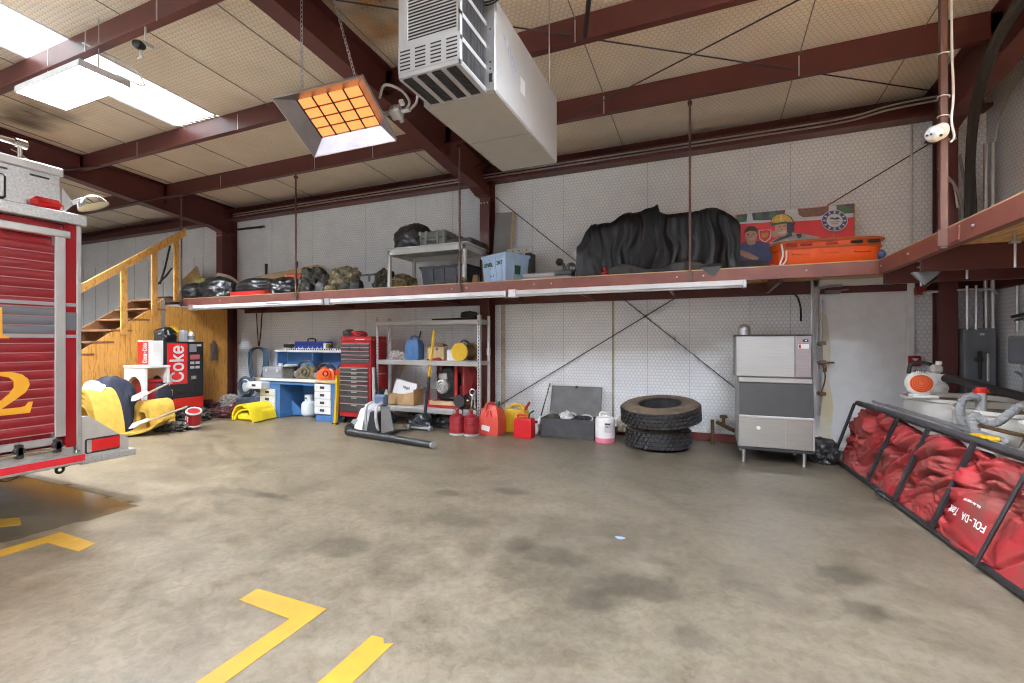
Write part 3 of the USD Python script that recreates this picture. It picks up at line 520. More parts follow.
for k in range(4):
    y0_ = my0 + .03; z0_ = az0 + .03 + k * .155
    P(a, 'side_filter', al(cat([box(mx1 - .006, y0_ + j * .011, z0_, mx1 + .001, y0_ + j * .011 + .006, z0_ + .13, 0) for j in range(30)])), grey_d)
P(a, 'side_frame', al(cat([box(mx1 - .01, my0, az0 + k * .155, mx1 + .003, ay0, az0 + .03 + k * .155, .001) for k in range(5)] + [box(mx1 - .01, my0, az0, mx1 + .003, my0 + .03, az1, .001)])), beige_unit)
for k in range(4):
    x0_ = mx0 + .02 + k * .112; P(a, 'bottom_filter', al(cat([box(x0_, my0 + .03 + j * .017, az0 - .004, x0_ + .075, my0 + .03 + j * .017 + .008, az0 + .012, 0) for j in range(20)])), grey_d)
P(a, 'bottom_frame', al(cat([box(mx0 + .0 + k * .112 - (.0 if k == 0 else .015), my0 + .01, az0 - .006, mx0 + .02 + k * .112, ay0, az0 + .012, .001) for k in range(5)])), beige_unit)
P(a, 'control_strip', al(box(mx1 + .004, ay0 - .006, az0 + .01, ax1 - .004, ay0, az1, .002)), galv)
P(a, 'rocker_switch', al(box(mx1 + .028, ay0 - .014, az0 + .06, mx1 + .058, ay0 - .004, az0 + .12, .003)), black_p)
for z in (.155, .2, .43): P(a, 'knockout', al(cyl((mx1 + .035, ay0 - .008, az0 + z), (mx1 + .035, ay0, az0 + z), .007, 8)), black_p)
P(a, 'label_sticker', al(box(ax1, 3.38, az0 + .22, ax1 + .0015, 3.48, az0 + .34, 0)), white_paint); P(a, 'brand_sticker', al(prism([(3.05, az0 + .50), (3.22, az0 + .42), (3.30, az0 + .30), (3.28, az0 + .27), (3.15, az0 + .39), (3.05, az0 + .46)], 'x', ax1, ax1 + .0015)), M('faded_sticker', (.36, .42, .52), .5, var=.3, scale=30))
for x in (ax0 + .03, ax1 - .03): P(a, 'hanger_rod', al(tube([(x, ay1 - .15, az1), (x, ay1 - .15, zr(ay1 - .15))], .006, 6)), galv)
P(a, 'hanger_bracket', al(hull([(mx1 + .02, ay0 - .004, az1 - .09), (ax1 + .01, ay0 - .004, az1 - .09), (ax1 + .01, ay0 - .004, az1 + .05), (mx1 + .07, ay0 - .004, az1 + .09), (mx1 + .02, ay0, az1 - .09), (ax1 + .01, ay0, az1 - .09), (ax1 + .01, ay0, az1 + .05), (mx1 + .07, ay0, az1 + .09)])), beige_unit)
P(a, 'hanger_rod', al(tube([(mx1 + .06, ay0 - .01, az1 + .03), (mx1 + .06, ay0 - .01, zr(ay0))], .006, 6)), galv)
P(a, 'power_cord', al(cat([tube(np.array([(mx1 + .04 + .10 * math.cos(t), ay0 - .03 - .008 * k, az1 + .0 + .055 * math.sin(t)) for t in np.linspace(0, 2 * PI, 24, endpoint=False)]) + [.008 * k, 0, .014 * k], .006, 6, closed=True) for k in range(4)])), black_r)
S('cable_bundle', tube(curve([(-2.06, 3.2, 3.62), (-2.04, 3.6, 3.5), (-2.07, 3.9, 3.56), (-2.02, 4.3, 3.46), (-2.06, 4.6, 3.6), (-2.1, 4.75, 3.95), (-2.1, 4.8, 4.35)], 6), .02, 7), black_r, 'loose dark cables hanging along the left side of the air cleaner', 'cable')
s_ = thing('motion_sensor', 'small dark spotlight with pale bracket under the left purlin', 'sensor', atY(141, 46, 2.70))
P(s_, 'head', cat(lathe([(0, .05), (.035, .04), (.045, 0), (.035, -.05), (0, -.055)], (0, -.02, 0), 16, (.3, -.6, -.2))), black_p); P(s_, 'bracket', cat(box(-.015, -.01, -.12, .015, .01, -.04, .004), box(-.03, -.02, -.13, .05, .0, -.11, .004), box(-.02, 0, .02, .02, .1, .06, .004), box(-.006, .03, .03, .006, .045, zp(2.7) - atY(141, 46, 2.70)[2] + .01, .001)), white_plas)

# ================================================================== fire truck, backed into the left of the bay
tx, ty = -4.95, 2.21                                           # side face and rear corner
t = thing('fire_truck', 'red fire truck rear corner with rolling shutter door at the left edge', 'fire truck', (tx, ty, 0))
def tl(m): return xf(m, (-tx, -ty, 0))
fy0 = -2.6                                                     # where the modelled body ends
P(t, 'body', tl(cat(box(tx - 2.35, fy0, .56, tx - .05, ty - .01, 2.44, .01), box(tx - 2.3, fy0, .42, tx - .3, ty - .15, .6, .01))), truck_red)
dy0, dy1, dz0, dz1 = .86, 2.035, .70, 2.315
P(t, 'corner_post', tl(box(tx - .06, dy1 + .068, .56, tx, ty - .03, 2.44, .006)), truck_red); P(t, 'corner_trim', tl(box(tx - .07, ty - .03, .52, tx + .006, ty + .004, 2.44, .006)), alum)
P(t, 'front_post', tl(box(tx - .06, dy0 - .5, .56, tx, dy0 - .07, 2.44, .006)), truck_red)
P(t, 'door_frame', tl(cat(box(tx - .05, dy1, dz0 - .04, tx + .012, dy1 + .07, dz1 + .03, .004), box(tx - .05, dy0 - .07, dz0 - .04, tx + .012, dy0, dz1 + .03, .004), box(tx - .05, dy0 - .07, dz1, tx + .02, dy1 + .10, dz1 + .06, .006))), alum)
pitch = .0735; ns = int((dz1 - dz0) / pitch)
for k in range(ns):
    z = dz0 + k * pitch
    prof = [(tx - .03, z + .003), (tx - .012, z + .003), (tx - .0035, z + .009), (tx - .002, z + pitch * .5), (tx - .0035, z + pitch - .007), (tx - .012, z + pitch - .002), (tx - .03, z + pitch - .002)]
    hz = z + pitch / 2
    mat_ = silver_str if 1.545 < hz < 1.70 else slat_red
    P(t, 'shutter_slat', tl(prism(prof, 'y', dy0, dy1)), mat_, 60, label='grey banded shutter slat' if mat_ is silver_str else None)
    P(t, 'slat_joint', tl(box(tx - .02, dy0, z - .003, tx - .0045, dy1, z + .004, 0)), M('joint_grey', (.40, .17, .17), .5) if k == 0 else '/World/Looks/joint_grey', False)
for z, hgt in ((1.745, .028), (1.48, .026)): P(t, 'thin_stripe', tl(prism([(tx - .02, z), (tx - .001, z), (tx - .001, z + hgt), (tx - .02, z + hgt)], 'y', dy0 + .4, dy1)), grey_m, False)
for z, hgt, mt in ((1.745, .028, grey_m), (1.545, .15, silver_str), (1.48, .026, grey_m)): P(t, 'post_stripe', tl(box(tx - .001, dy1 + .07, z, tx + .0015, ty - .03, z + hgt, 0)), mt)
P(t, 'reflective_edge', tl(box(tx - .002, dy0, dz1 - .005, tx + .004, dy1, dz1 + .004, .001)), stripe_red)
# serif numerals, drawn from outlines; x along the truck (+y), height in z
two = [(.00, .00), (.62, .00), (.66, .26), (.60, .26), (.56, .17), (.50, .15), (.27, .15), (.44, .34), (.57, .50), (.62, .66), (.60, .80), (.52, .92), (.38, .99), (.24, .99), (.11, .93), (.03, .83), (.01, .70), (.06, .62), (.15, .61), (.21, .67), (.20, .75), (.14, .79), (.17, .87), (.26, .90), (.36, .86), (.42, .76), (.42, .62), (.36, .48), (.24, .31), (.00, .08)]
one = [(.06, .0), (.54, .0), (.54, .06), (.44, .09), (.43, 1.0), (.30, 1.0), (.22, .90), (.05, .83), (.05, .78), (.22, .80), (.22, .09), (.06, .06)]
def numeral(poly, y1, z, hgt, wd): 
    return tl(prism([(y1 - wd * .66 + px * wd, z + pz * hgt) for px, pz in poly], 'x', tx - .003, tx + .0015))
yn = atX(33, 420, tx)[1]; P(t, 'numeral', numeral(two, yn, .885, .335, .46), gold, False, label='gold serif numeral 2')
P(t, 'numeral', numeral(one, atX(17, 320, tx)[1], 1.475, .235, .36), gold, False, label='gold serif numeral 1')
P(t, 'sill_rail', tl(cat(box(tx - .03, fy0, .60, tx + .01, ty - .16, .66, .008))), alum); P(t, 'guard_bar', tl(cyl((tx + .035, fy0, .575), (tx + .035, ty - .12, .575), .016, 12)), chrome)
for y in (ty - .40, ty - .17): P(t, 'bar_bracket', tl(cat(box(tx - .01, y - .02, .54, tx + .06, y + .02, .65, .006), cyl((tx + .0, y, .60), (tx + .06, y, .60), .03, 10))), black_p)
P(t, 'lower_channel', tl(box(tx - .05, fy0, .50, tx + .004, ty - .05, .56, .004)), alum)
P(t, 'rub_rail', tl(box(tx - .03, fy0, .41, tx + .035, ty + .01, .505, .006)), alum); P(t, 'reflective_stripe', tl(box(tx + .034, fy0, .432, tx + .0375, ty + .012, .487, 0)), stripe_red)
P(t, 'tow_eye', tl(cat(torus((tx - .12, ty - .09, .36), .025, .011, (1, 0, 0), 16, 6), box(tx - .16, ty - .13, .38, tx - .08, ty - .05, .43, .006))), black_p)
P(t, 'hanging_wire', tl(tube(curve([(tx - .1, 1.65, .43), (tx - .08, 1.78, .36), (tx - .1, 1.9, .40)], 6), .004, 5)), black_r)
# top: tread-plate edge, upper body, rail and lights
P(t, 'tread_plate_edge', tl(box(tx - .45, fy0, 2.44, tx + .03, ty + .03, 2.53, .006)), dplate)
P(t, 'upper_body', tl(box(tx - 2.2, fy0, 2.53, tx - .12, ty - .085, 2.88, .008)), dplate); P(t, 'top_cap', tl(box(tx - 2.22, fy0, 2.845, tx - .10, ty - .07, 2.92, .01)), alum)
for y in np.arange(ty - .22, .8, -.25): P(t, 'vent_slot', tl(box(tx - .125, y - .06, 2.80, tx - .115, y + .06, 2.815, 0)), grille_dk)
P(t, 'grab_rail', tl(tube(curve([(tx - .14, .6, 3.04), (tx - .14, 1.2, 3.04), (tx - .14, ty - .34, 3.04)], 5), .022, 10)), chrome)
P(t, 'rail_stanchion', tl(cat(cyl((tx - .14, ty - .33, 2.91), (tx - .14, ty - .33, 3.05), .016), cyl((tx - .14, ty - .36, 3.04), (tx - .14, ty - .29, 3.04), .035, 14))), chrome)
sc = P(t, 'scene_light', tl(cat(box(tx - .14, ty - .74, 2.56, tx - .09, ty - .42, 2.76, .02))), black_p); P(sc, 'lens', tl(box(tx - .1, ty - .72, 2.575, tx - .078, ty - .44, 2.745, .015)), lens_clear, label='clear ribbed lens')
P(t, 'red_marker_light', tl(cat(box(tx - .12, ty - .30, 2.53, tx - .02, ty - .09, 2.63, .035))), lens_red, label='red lens marker lamp on the ledge')
lp = P(t, 'flood_lamp', tl(xf(lathe([(0, .08), (.05, .075), (.09, .05), (.115, .0), (.118, -.015)], (0, 0, 0), 24, (-.25, -.35, .9)), (tx - .08, ty + .12, 2.66))), chrome)
P(lp, 'lens', tl(xf(lathe([(0, -.03), (.06, -.028), (.113, -.012), (.113, -.005), (0, -.008)], (0, 0, 0), 24, (-.25, -.35, .9)), (tx - .08, ty + .12, 2.66))), lens_cream); P(lp, 'bracket', tl(cat(prism([(ty - .085, 2.53), (ty - .085, 2.76), (ty + .0, 2.64)], 'x', tx - .115, tx - .10), cyl((tx - .1, ty - .02, 2.64), (tx - .08, ty + .06, 2.70), .018))), alum)
# beavertail and rear step
zb = .40
P(t, 'beavertail_panel', tl(prism([(ty, .45), (ty, .80), (ty + .06, .80), (ty + .27, .62), (ty + .36, .56), (ty + .36, .45)], 'x', tx - .06, tx - .01)), M('beavertail_grey', (.47, .45, .41), .4, .2))
tb = P(t, 'tail_light', tl(box(tx - .02, ty + .03, .475, tx + .006, ty + .29, .605, .018)), black_p); P(tb, 'lens', tl(box(tx, ty + .075, .49, tx + .014, ty + .28, .592, .012)), lens_red); P(tb, 'bezel', tl(box(tx, ty + .04, .485, tx + .009, ty + .075, .595, .006)), alum)
P(t, 'rear_step', tl(box(tx - 2.3, ty + .0, .39, tx - .0, ty + .42, .45, .006)), dplate); P(t, 'rear_face', tl(box(tx - 2.3, ty - .02, .45, tx - .07, ty, 2.44, .006)), alum)
for y in (.1, -2.2):
    for x in (tx - .28, tx - 2.05): P(t, 'wheel', tl(lathe([(.27, -.13), (.5, -.13), (.52, -.1), (.52, .1), (.5, .13), (.27, .13), (.25, .05), (0, .05)], (x, y, .52), 32, (1, 0, 0))), tire_m)
P(t, 'cab', tl(box(tx - 2.35, fy0 - 1.9, .6, tx - .03, fy0, 2.75, .15)), truck_red)
# ================================================================== along the back wall, left to right
def span(u0, u1, v0, v1, Y):
    a, b = atY(u0, v1, Y), atY(u1, v0, Y); m0, m1 = atY((u0 + u1) / 2, v1, Y), atY((u0 + u1) / 2, v0, Y); return a[0], b[0], m0[2], m1[2]

# stairs: they climb towards the back wall in the plane X = -9.7
sx = -9.7
s = thing('staircase', 'wooden stairs with plywood side and handrail climbing to the mezzanine', 'stairs', (sx, 6.0, 0))
def sl(m): return xf(m, (-sx, -6.0, 0))
nst = 11; run = 2.29 / nst / .73; top_y = 5.62
steps = [(top_y - run * k, 2.29 - 2.29 / nst * k) for k in range(nst)]
prof = [(top_y + .38, 2.27)]
for k, (y, z) in enumerate(steps): prof += [(y, z - .03), (y, z - 2.29 / nst - .03)]
prof = prof[:-1] + [(steps[-1][0], 0.01), (top_y + .38, .01)]
P(s, 'plywood_panel', sl(prism([(5.56, .01), (5.56, 2.24), (5.45, 2.12)] + [(top_y - run * k - .02, 2.29 - 2.29 / nst * (k + .30)) for k in range(nst)] + [(top_y - run * nst, .01)], 'x', sx - .012, sx + .004)), ply, False)
P(s, 'plywood_panel', sl(box(sx - .012, 5.64, .01, sx + .004, 6.9, 2.14, .002)), ply, False); P(s, 'plywood_panel', sl(box(sx - .012, 5.56, .01, sx - .001, 5.64, 2.26, .002)), M('panel_batten', (.33, .28, .25), .6), False, label='grey steel batten between the plywood sheets')
for k, (y, z) in enumerate(steps):
    P(s, 'tread', sl(box(sx - 1.05, y - .02, z - .035, sx + .02, y + run + .03 if k else y + .4, z, .004)), tread_w)
P(s, 'stringer', sl(prism([(top_y + .36, 2.24), (top_y, 2.28), (top_y - run * nst, .02), (top_y + .36, .02)], 'x', sx - 1.06, sx - 1.02)), tread_w)
hr0, hr1 = atX(78, 289, sx + .045), atX(185, 231.5, sx + .045); dz = (hr1[2] - hr0[2]) / (hr1[1] - hr0[1])
P(s, 'handrail', sl(hull([(sx + .045 + o, y, hr0[2] + dz * (y - hr0[1]) + q) for y in (hr0[1] - 1.2, hr1[1]) for o in (0, .04) for q in (-.09, .06)])), lumber)
for u in (123, 153.5, 175.5):
    p = atX(u, 300, sx); y = p[1]; zt = hr0[2] + dz * (y - hr0[1]) - .03; zb_ = min(2.2, 2.29 - (top_y - y) * .73 - .22) if u < 170 else 2.24
    P(s, 'newel_post', sl(box(sx + .005, y - .05, zb_, sx + .045, y + .05, zt, .004)), lumber)

# small soft-drink dispenser on a white stand and the vending machine
c = thing('drink_dispenser', 'red and white soft drink dispenser cabinet standing on a white stand', 'dispenser', (-9.18, 5.1, 1.035))
P(c, 'cabinet', box(-.22, -.09, 0, .21, .09, .43, .008), white_plas); P(c, 'red_panel', box(-.215, -.096, .005, .10, -.088, .415, .003), red_bright)
cc = text('Coca-Cola', .115, (0, 0, 0), (0, 0, 1), (-1, 0, 0), .002, True, 'c', .43); v = cc.vertices; v[:, 0] -= -.06 + 0; cc.vertices = np.c_[v[:, 0] - .06 + .03 * 0, v[:, 1], v[:, 2]]; cc.vertices[:, 2] -= .22 * 0
cc.vertices = np.c_[cc.vertices[:, 0] + .055, cc.vertices[:, 1] - .0965, cc.vertices[:, 2] + .21]; P(c, 'lettering', cc, white_paint, False, label='white script lettering on the red panel')
st_ = thing('plastic_stand', 'white plastic stand with arched openings under the red dispenser', 'stand', (-9.18, 5.1, 0))
arch = [(-.3, 0), (-.3, .96), (-.26, 1.03), (.26, 1.03), (.3, .96), (.3, 0), (.2, 0)] + [(.2 * math.cos(t), .62 + .22 * math.sin(t)) for t in np.linspace(0, PI, 12)] + [(-.2, 0)]
P(st_, 'frame', cat(prism(arch, 'y', -.26, -.22), prism(arch, 'y', .1, .14), box(-.31, -.27, .985, .31, .15, 1.03, .01)), white_plas)
S('red_bin', cat(box(-9.34, 4.92, 0, -9.0, 5.18, .75, .03), box(-9.36, 4.90, .72, -8.98, 5.2, .78, .02)), red_p, 'red bin standing inside the arched white stand', 'bin')
vx, v0, v1, vt = -9.0, 5.215, 5.925, 1.445
m = thing('vending_machine', 'black and red vending machine against the plywood stair wall', 'vending machine', (vx, (v0 + v1) / 2, 0))
def vl(q): return xf(q, (-vx, -(v0 + v1) / 2, 0))
P(m, 'cabinet', vl(box(vx - .62, v0, .04, vx - .02, v1, vt, .01)), grey_d); P(m, 'front', vl(box(vx - .03, v0, .40, vx, v1, vt, .008)), black_p)
P(m, 'kick_panel', vl(box(vx - .03, v0 + .0, .04, vx - .005, v1, .40, .006)), red_bright, label='bright red lower panel')
ly0, ly1, lz0, lz1 = v0 + .05, v0 + .405, .665, 1.415
P(m, 'sign_panel', vl(box(vx - .002, ly0, lz0, vx + .006, ly1, lz1, .003)), M('sign_red', (.72, .02, .02), .3, var=.04, coat=.4))
ct = text('Coke', .235, (vx + .0062, ly1 - .075, lz0 + .04), (0, 0, 1), (0, -1, 0), .002, True, 'l', 1.0); zmax = ct.vertices[:, 2].max(); zm0 = ct.vertices[:, 2].min(); ct.vertices[:, 2] = lz0 + .04 + (ct.vertices[:, 2] - zm0) * (lz1 - lz0 - .08) / (zmax - zm0)
P(m, 'lettering', vl(ct), white_paint, False, label='large white lettering reading upwards')
P(m, 'underline', vl(prism([(ly0 + .03, lz0 + .02), (ly0 + .09, lz0 + .02), (ly0 + .05, lz0 + .11)], 'x', vx + .006, vx + .008)), white_paint)
by = v0 + .44
P(m, 'coin_panel', vl(box(vx, by, 1.25, vx + .008, by + .13, 1.40, .004)), grey_m); P(m, 'price_card', vl(box(vx, by + .14, 1.36, vx + .005, by + .22, 1.395, 0)), white_paint); P(m, 'display', vl(box(vx, by + .01, 1.11, vx + .008, by + .19, 1.20, .004)), M('display_pink', (.5, .12, .14), .4))
for i in range(2):
    for j in range(2): P(m, 'selection_button', vl(box(vx, by + .01 + i * .1, .935 + j * .085, vx + .012, by + .09 + i * .1, .985 + j * .085, .006)), grey_l)
P(m, 'lock', vl(cyl((vx, by + .08, .765), (vx + .014, by + .08, .765), .026)), alum); P(m, 'lock_plate', vl(box(vx, by + .03, .735, vx + .004, by + .13, .80, .003)), grey_m)
P(m, 'delivery_slot', vl(box(vx - .01, v0 + .22, .49, vx + .012, v0 + .50, .555, .01)), grille_dk); P(m, 'coin_return', vl(cat(box(vx, v0 + .07, .46, vx + .012, v0 + .14, .575, .004))), grey_l); P(m, 'coin_return_cup', vl(box(vx + .012, v0 + .085, .475, vx + .016, v0 + .125, .56, 0)), grille_dk)
S('black_helmet_bag', lump((vx - .25, v0 + .17, vt), (.34, .3, .26), 3), bag_black, 'black bag lying on the vending machine', 'bag')
S('yellow_strap', ribbon([(-.2, 0), (-.1, .2), (.05, .27), (.22, .16)], .02, .05).apply_translation((vx - .35, v0 + .30, vt + .01)), yellow, 'yellow strap behind the black bag on the vending machine', 'strap')
S('cleaner_bottle', cat(box(vx - .25, v0 + .405, vt, vx - .12, v0 + .485, vt + .22, .01)), M('bottle_bluegrey', (.5, .53, .55), .4), 'grey box on the vending machine beside the cream bottle', 'box')
bt = thing('bottle', 'cream jug bottle with label on the vending machine', 'bottle', (vx - .15, v0 + .57, vt)); P(bt, 'body', lathe([(0, 0), (.055, 0), (.06, .02), (.06, .12), (.05, .17), (.025, .19), (.025, .21), (0, .21)]), cream_plas); P(bt, 'cap', lathe([(0, .2), (.03, .2), (.03, .235), (0, .235)]), yellow); P(bt, 'label', lathe([(.061, .04), (.0615, .04), (.0615, .11), (.061, .11)]), grey_m)
S('fire_extinguisher', cat(lathe([(0, 0), (.06, 0), (.065, .03), (.065, .33), (.03, .38), (.03, .42), (0, .42)], (-9.62, 6.55, 1.05), 18), tube(curve([(-9.58, 6.5, 1.45), (-9.50, 6.46, 1.35), (-9.52, 6.46, 1.15)], 5), .01)), M('dull_extinguisher', (.16, .12, .1), .5), 'dull fire extinguisher hanging by the column', 'fire extinguisher')
S('leaning_board', box(-9.66, 6.02, 0, -9.6, 6.16, 1.45, .004), M('yellow_board', (.55, .40, .10), .6, var=.2), 'narrow yellow board standing right of the vending machine', 'board')

# gear and yellow hose heaped on the floor behind the truck
def hose_fold(c, path, th, w, rz, lab, layers=1):
    t = thing('folded_hose', lab, 'fire hose', c, rz)
    for k in range(layers): P(t, 'hose_layer', xf(ribbon([(x * (1 - .07 * k), z * (1 - .1 * k) - .0 * k) for x, z in path], th, w), (0, -w / 2, th / 2 + .0)), hose_y)
    return t
hose_fold((-8.58, 4.02, 0), [(-.24, .30), (-.20, .52), (-.08, .68), (.06, .66), (.17, .48), (.24, .22), (.27, .0)], .045, .40, 12, 'yellow fire hose draped in a tall arch behind the truck step', 4)
hose_fold((-8.45, 4.75, 0), [(-.16, .0), (-.15, .3), (-.08, .43), (.06, .44), (.14, .34), (.17, .0)], .045, .42, 8, 'upright bundle of yellow hose between the tall arch and the shovel', 4)
hose_fold((-8.05, 4.45, 0), [(-.30, .02), (-.1, .04), (.10, .11), (.22, .22), (.28, .24)], .03, .40, 35, 'yellow hose section lying flat in front of the heap', 2)
S('navy_jacket', lump((-9.02, 4.42, 0), (.9, .62, .86), 5, .12, 2.0, ridge=.2), gear_navy, 'dark navy jacket thrown over the top of the hose heap', 'jacket')
S('navy_bundle', lump((-8.72, 4.42, .0), (.4, .2, .62), 8, .12, 2.0, ridge=.2), gear_navy, 'dark bundle of gear at the right end of the hose heap', 'bundle')
S('white_helmet', lathe([(0, .14), (.06, .13), (.11, .08), (.125, 0), (.15, -.01), (.12, -.02)], (-8.62, 4.0, .72), 20, (.2, -.5, .8)), white_plas, 'white helmet on top of the yellow hose arch', 'helmet')
def shovel(p, q, lab):
    t = thing('shovel', lab, 'shovel', (0, 0, 0)); p, q = np.asarray(p, float), np.asarray(q, float); d = (q - p) / np.linalg.norm(q - p); x, y, _ = frame_of(d)
    P(t, 'handle', tube([p, q - d * .22], .018, 8), M('shovel_handle', (.42, .33, .25), .6) if lab.startswith('long') else '/World/Looks/shovel_handle'); g = []
    for a in np.linspace(-1, 1, 9): g.append([q - d * .26 + x * a * .10 + y * .03 * a * a, q - d * .05 + x * a * .11 + y * .03 * a * a, q + d * (.05 * (1 - a * a)) + x * a * .07])
    g = np.array(g); P(t, 'blade', cat(quadmesh(g), quadmesh(g + y * .004, flip=True)), grey_l)
    return t
shovel((-8.5, 5.0, .74), (-8.42, 4.45, .52), 'long shovel with grey blade lying over the gear heap'); shovel((-8.1, 5.05, .35), (-8.2, 4.3, .12), 'second shovel lying low across the yellow hose')
S('dark_seat', cat(hull([(-8.74 + a, 4.90 + b, z - .13) for a, b, z in ((0, 0, .52), (.10, 0, .52), (.0, .26, .56), (.10, .26, .56), (.02, .04, .86), (.07, .04, .86), (.02, .2, .86), (.07, .2, .86))]), box(-8.72, 4.98, 0, -8.66, 5.04, .42, .01)), gear_navy, 'dark grey padded seat back in front of the vending machine', 'seat')
def can_rot(m, c, rx, ry): return xf(m, c, rx, ry)
e = thing('red_canister', 'red metal canister with pale rim tilted among the gear', 'canister', (-7.85, 5.0, .03))
P(e, 'body', xf(lathe([(0, 0), (.13, 0), (.13, .3), (0, .3)], n=24), (0, 0, .06), 12, 22, s=.8), red_p); P(e, 'rim', xf(cat(torus((0, 0, .3), .13, .02), torus((0, 0, 0), .13, .018)), (0, 0, .06), 12, 22, s=.8), grey_l); P(e, 'white_mark', xf(cat(box(-.05, -.1325, .12, -.03, -.12, .2, 0), box(.01, -.1335, .1, .03, -.12, .22, 0)), (0, 0, .06), 12, 22, s=.8), white_ink, False)
for k, (u, v, w, hgt, mt, nm, lab, ca) in enumerate([(181, 421, .85, .22, gear, 'gear_heap', 'tangle of dark straps and webbing on the floor before the vending machine', 'strap'), (196, 413, .6, .22, M('gear_maroon', (.12, .03, .035), .8, var=.5, tint=(.03, .02, .02)), 'gear_bag', 'dark red crumpled bag on the floor right of the straps', 'bag'), (215, 418, .6, .16, '/World/Looks/gear_maroon', 'gear_bag', 'dark red gear spread beside the yellow folded hose', 'bag'), (160, 432, .6, .12, gear, 'gear_heap', 'low dark webbing heap around the red canister', 'strap'), (221, 409, .45, .26, M('pale_cloth', (.5, .46, .42), .8), 'pale_sack', 'pale crumpled sack by the column foot', 'sack')]):
    c = atZ(u, v, 0); S(nm, lump((c[0] - .0, c[1] + .18, 0), (w * .9, .36, hgt), 20 + k, .42, 4.0, ridge=.8), mt, lab, ca)
S('red_rag', lump(tuple(atZ(233, 411, 0) + [0, .2, 0]), (.3, .3, .18), 33, .4, 4), red_p, 'bright red rag behind the yellow folded hose', 'rag')
yh = atZ(243, 421.5, 0)
f = thing('folded_hose', 'bright yellow flat hose folded on the floor left of the blue workbench', 'fire hose', (yh[0], yh[1] + .2, 0), 5)
yb = M('hose_bright', (.85, .66, .02), .5, var=.1, bump=.3, bs=50)
P(f, 'hose_layer', xf(ribbon([(-.27, .0), (-.26, .12), (-.18, .24), (-.05, .28), (.06, .27), (.16, .18), (.2, .0)], .03, .5), (0, -.2, .02)), yb); P(f, 'hose_layer', xf(ribbon([(-.26, .0), (-.16, .14), (0, .2), (.2, .16), (.26, .0)], .03, .46), (0, -.18, .015)), yb); P(f, 'hose_fill', box(-.22, -.16, 0, .16, .25, .15, .04), yb)
P(f, 'flat_fold', xf(ribbon([(.0, .27), (.12, .24), (.2, .1), (.24, .0)], .02, .24), (.08, -.3, .02)), yb)
# blue hose coil on a wall hook
hc = thing('hose_coil', 'coiled dark blue hose hanging on the wall left of the workbench', 'hose', (-9.05, 7.15, .95))
for k in range(5): P(hc, 'hose_loop', tube(np.array([((.20 + .025 * k) * math.sin(t), -.02 + .02 * (k % 3), .22 + (.14 if math.cos(t) > 0 else .62 + .05 * k) * math.cos(t)) for t in np.linspace(0, 2 * PI, 40, endpoint=False)]), .022, 7, closed=True), M('hose_blue', (.07, .12, .19), .6) if k == 0 else '/World/Looks/hose_blue')
P(hc, 'rope', tube(curve([(-.12, .03, 1.3), (-.05, .02, .7), (.0, 0, .40)], 5), .012), copper); P(hc, 'rope', tube(curve([(.08, .03, 1.2), (.05, .02, .7), (.02, 0, .40)], 5), .014), black_r)
S('cable_reel', cat(torus((-8.9, 6.75, .5), .2, .03, (0, 1, .1)), torus((-8.85, 6.7, .48), .15, .025, (0, 1, .2)), tube(curve([(-9.1, 6.7, .6), (-8.9, 6.65, .35), (-8.6, 6.68, .5), (-8.7, 6.7, .3)], 6), .02), box(-9.1, 6.62, 0, -8.5, 6.9, .3, .06)), M('blue_grey_gear', (.10, .13, .18), .7, var=.3), 'blue grey bag with black cables under the hose coil', 'bag')

# blue workbench
bx0, bx1, by0, by1, bh = -8.1, -6.08, 6.35, 7.05, .74
w = thing('workbench', 'blue steel workbench with white drawers and back shelf', 'workbench', ((bx0 + bx1) / 2, (by0 + by1) / 2, 0))
O = -np.array([(bx0 + bx1) / 2, (by0 + by1) / 2, 0])
def wl(m): return xf(m, O)
P(w, 'worktop', wl(box(bx0, by0 - .02, bh - .04, bx1, by1, bh, .006)), white_paint); P(w, 'apron', wl(box(bx0 + .35, by0 + .01, bh - .10, bx1, by1 - .02, bh - .04, .004)), blue); P(w, 'worn_top', wl(box(bx1 - .48, by0 - .021, bh - .038, bx1 + .002, by0 + .3, bh + .002, .003)), tan)
for (x0, x1, nm, of) in ((-8.0, -7.50, 'l', (.16, .0, .0, .0)), (-6.60, -6.22, 'r', (0, 0, 0, 0))):
    pd = P(w, 'pedestal', wl(box(x0, by0 + .03, .10, x1, by1 - .03, bh - .04, .004)), blue); P(w, 'plinth', wl(box(x0 + .02, by0 + .01, 0, x1 + (.03 if nm == 'l' else .0), by1 - .06, .10, .004)), blue)
    for k in range(4):
        z1_ = bh - .06 - k * .137; ds = of[k]; dw = x1 - x0 - (.1 if nm == 'l' else 0)
        dr = P(w, 'drawer', wl(box(x0 - ds, by0 + .0 - ds, z1_ - .130, x0 + dw - ds, by0 + .03, z1_, .006)), white_paint)
        P(dr, 'pull', wl(box(x0 + dw / 2 - .05 - ds, by0 - .012 - ds, z1_ - .085, x0 + dw / 2 + .05 - ds, by0 + .004 - ds, z1_ - .04, .006)), grey_d)
P(w, 'leg_frame', wl(box(bx1 - .15, by0 + .02, 0, bx1 - .02, by1 - .04, bh - .04, .004)), blue); P(w, 'knee_panel', wl(box(-7.5, by1 - .12, .05, -6.6, by1 - .09, bh - .1, .003)), blue); P(w, 'side_panel', wl(prism([(-7.5, .02), (-7.1, .02), (-7.5, .30)], 'y', by0 + .3, by0 + .32)), blue); P(w, 'foot_shelf', wl(box(-7.1, by0 + .25, .18, -6.6, by1 - .1, .22, .004)), blue)
P(w, 'hutch_back', wl(box(-8.02, by1 - .03, bh, -6.2, by1, 1.26, .003)), blue)
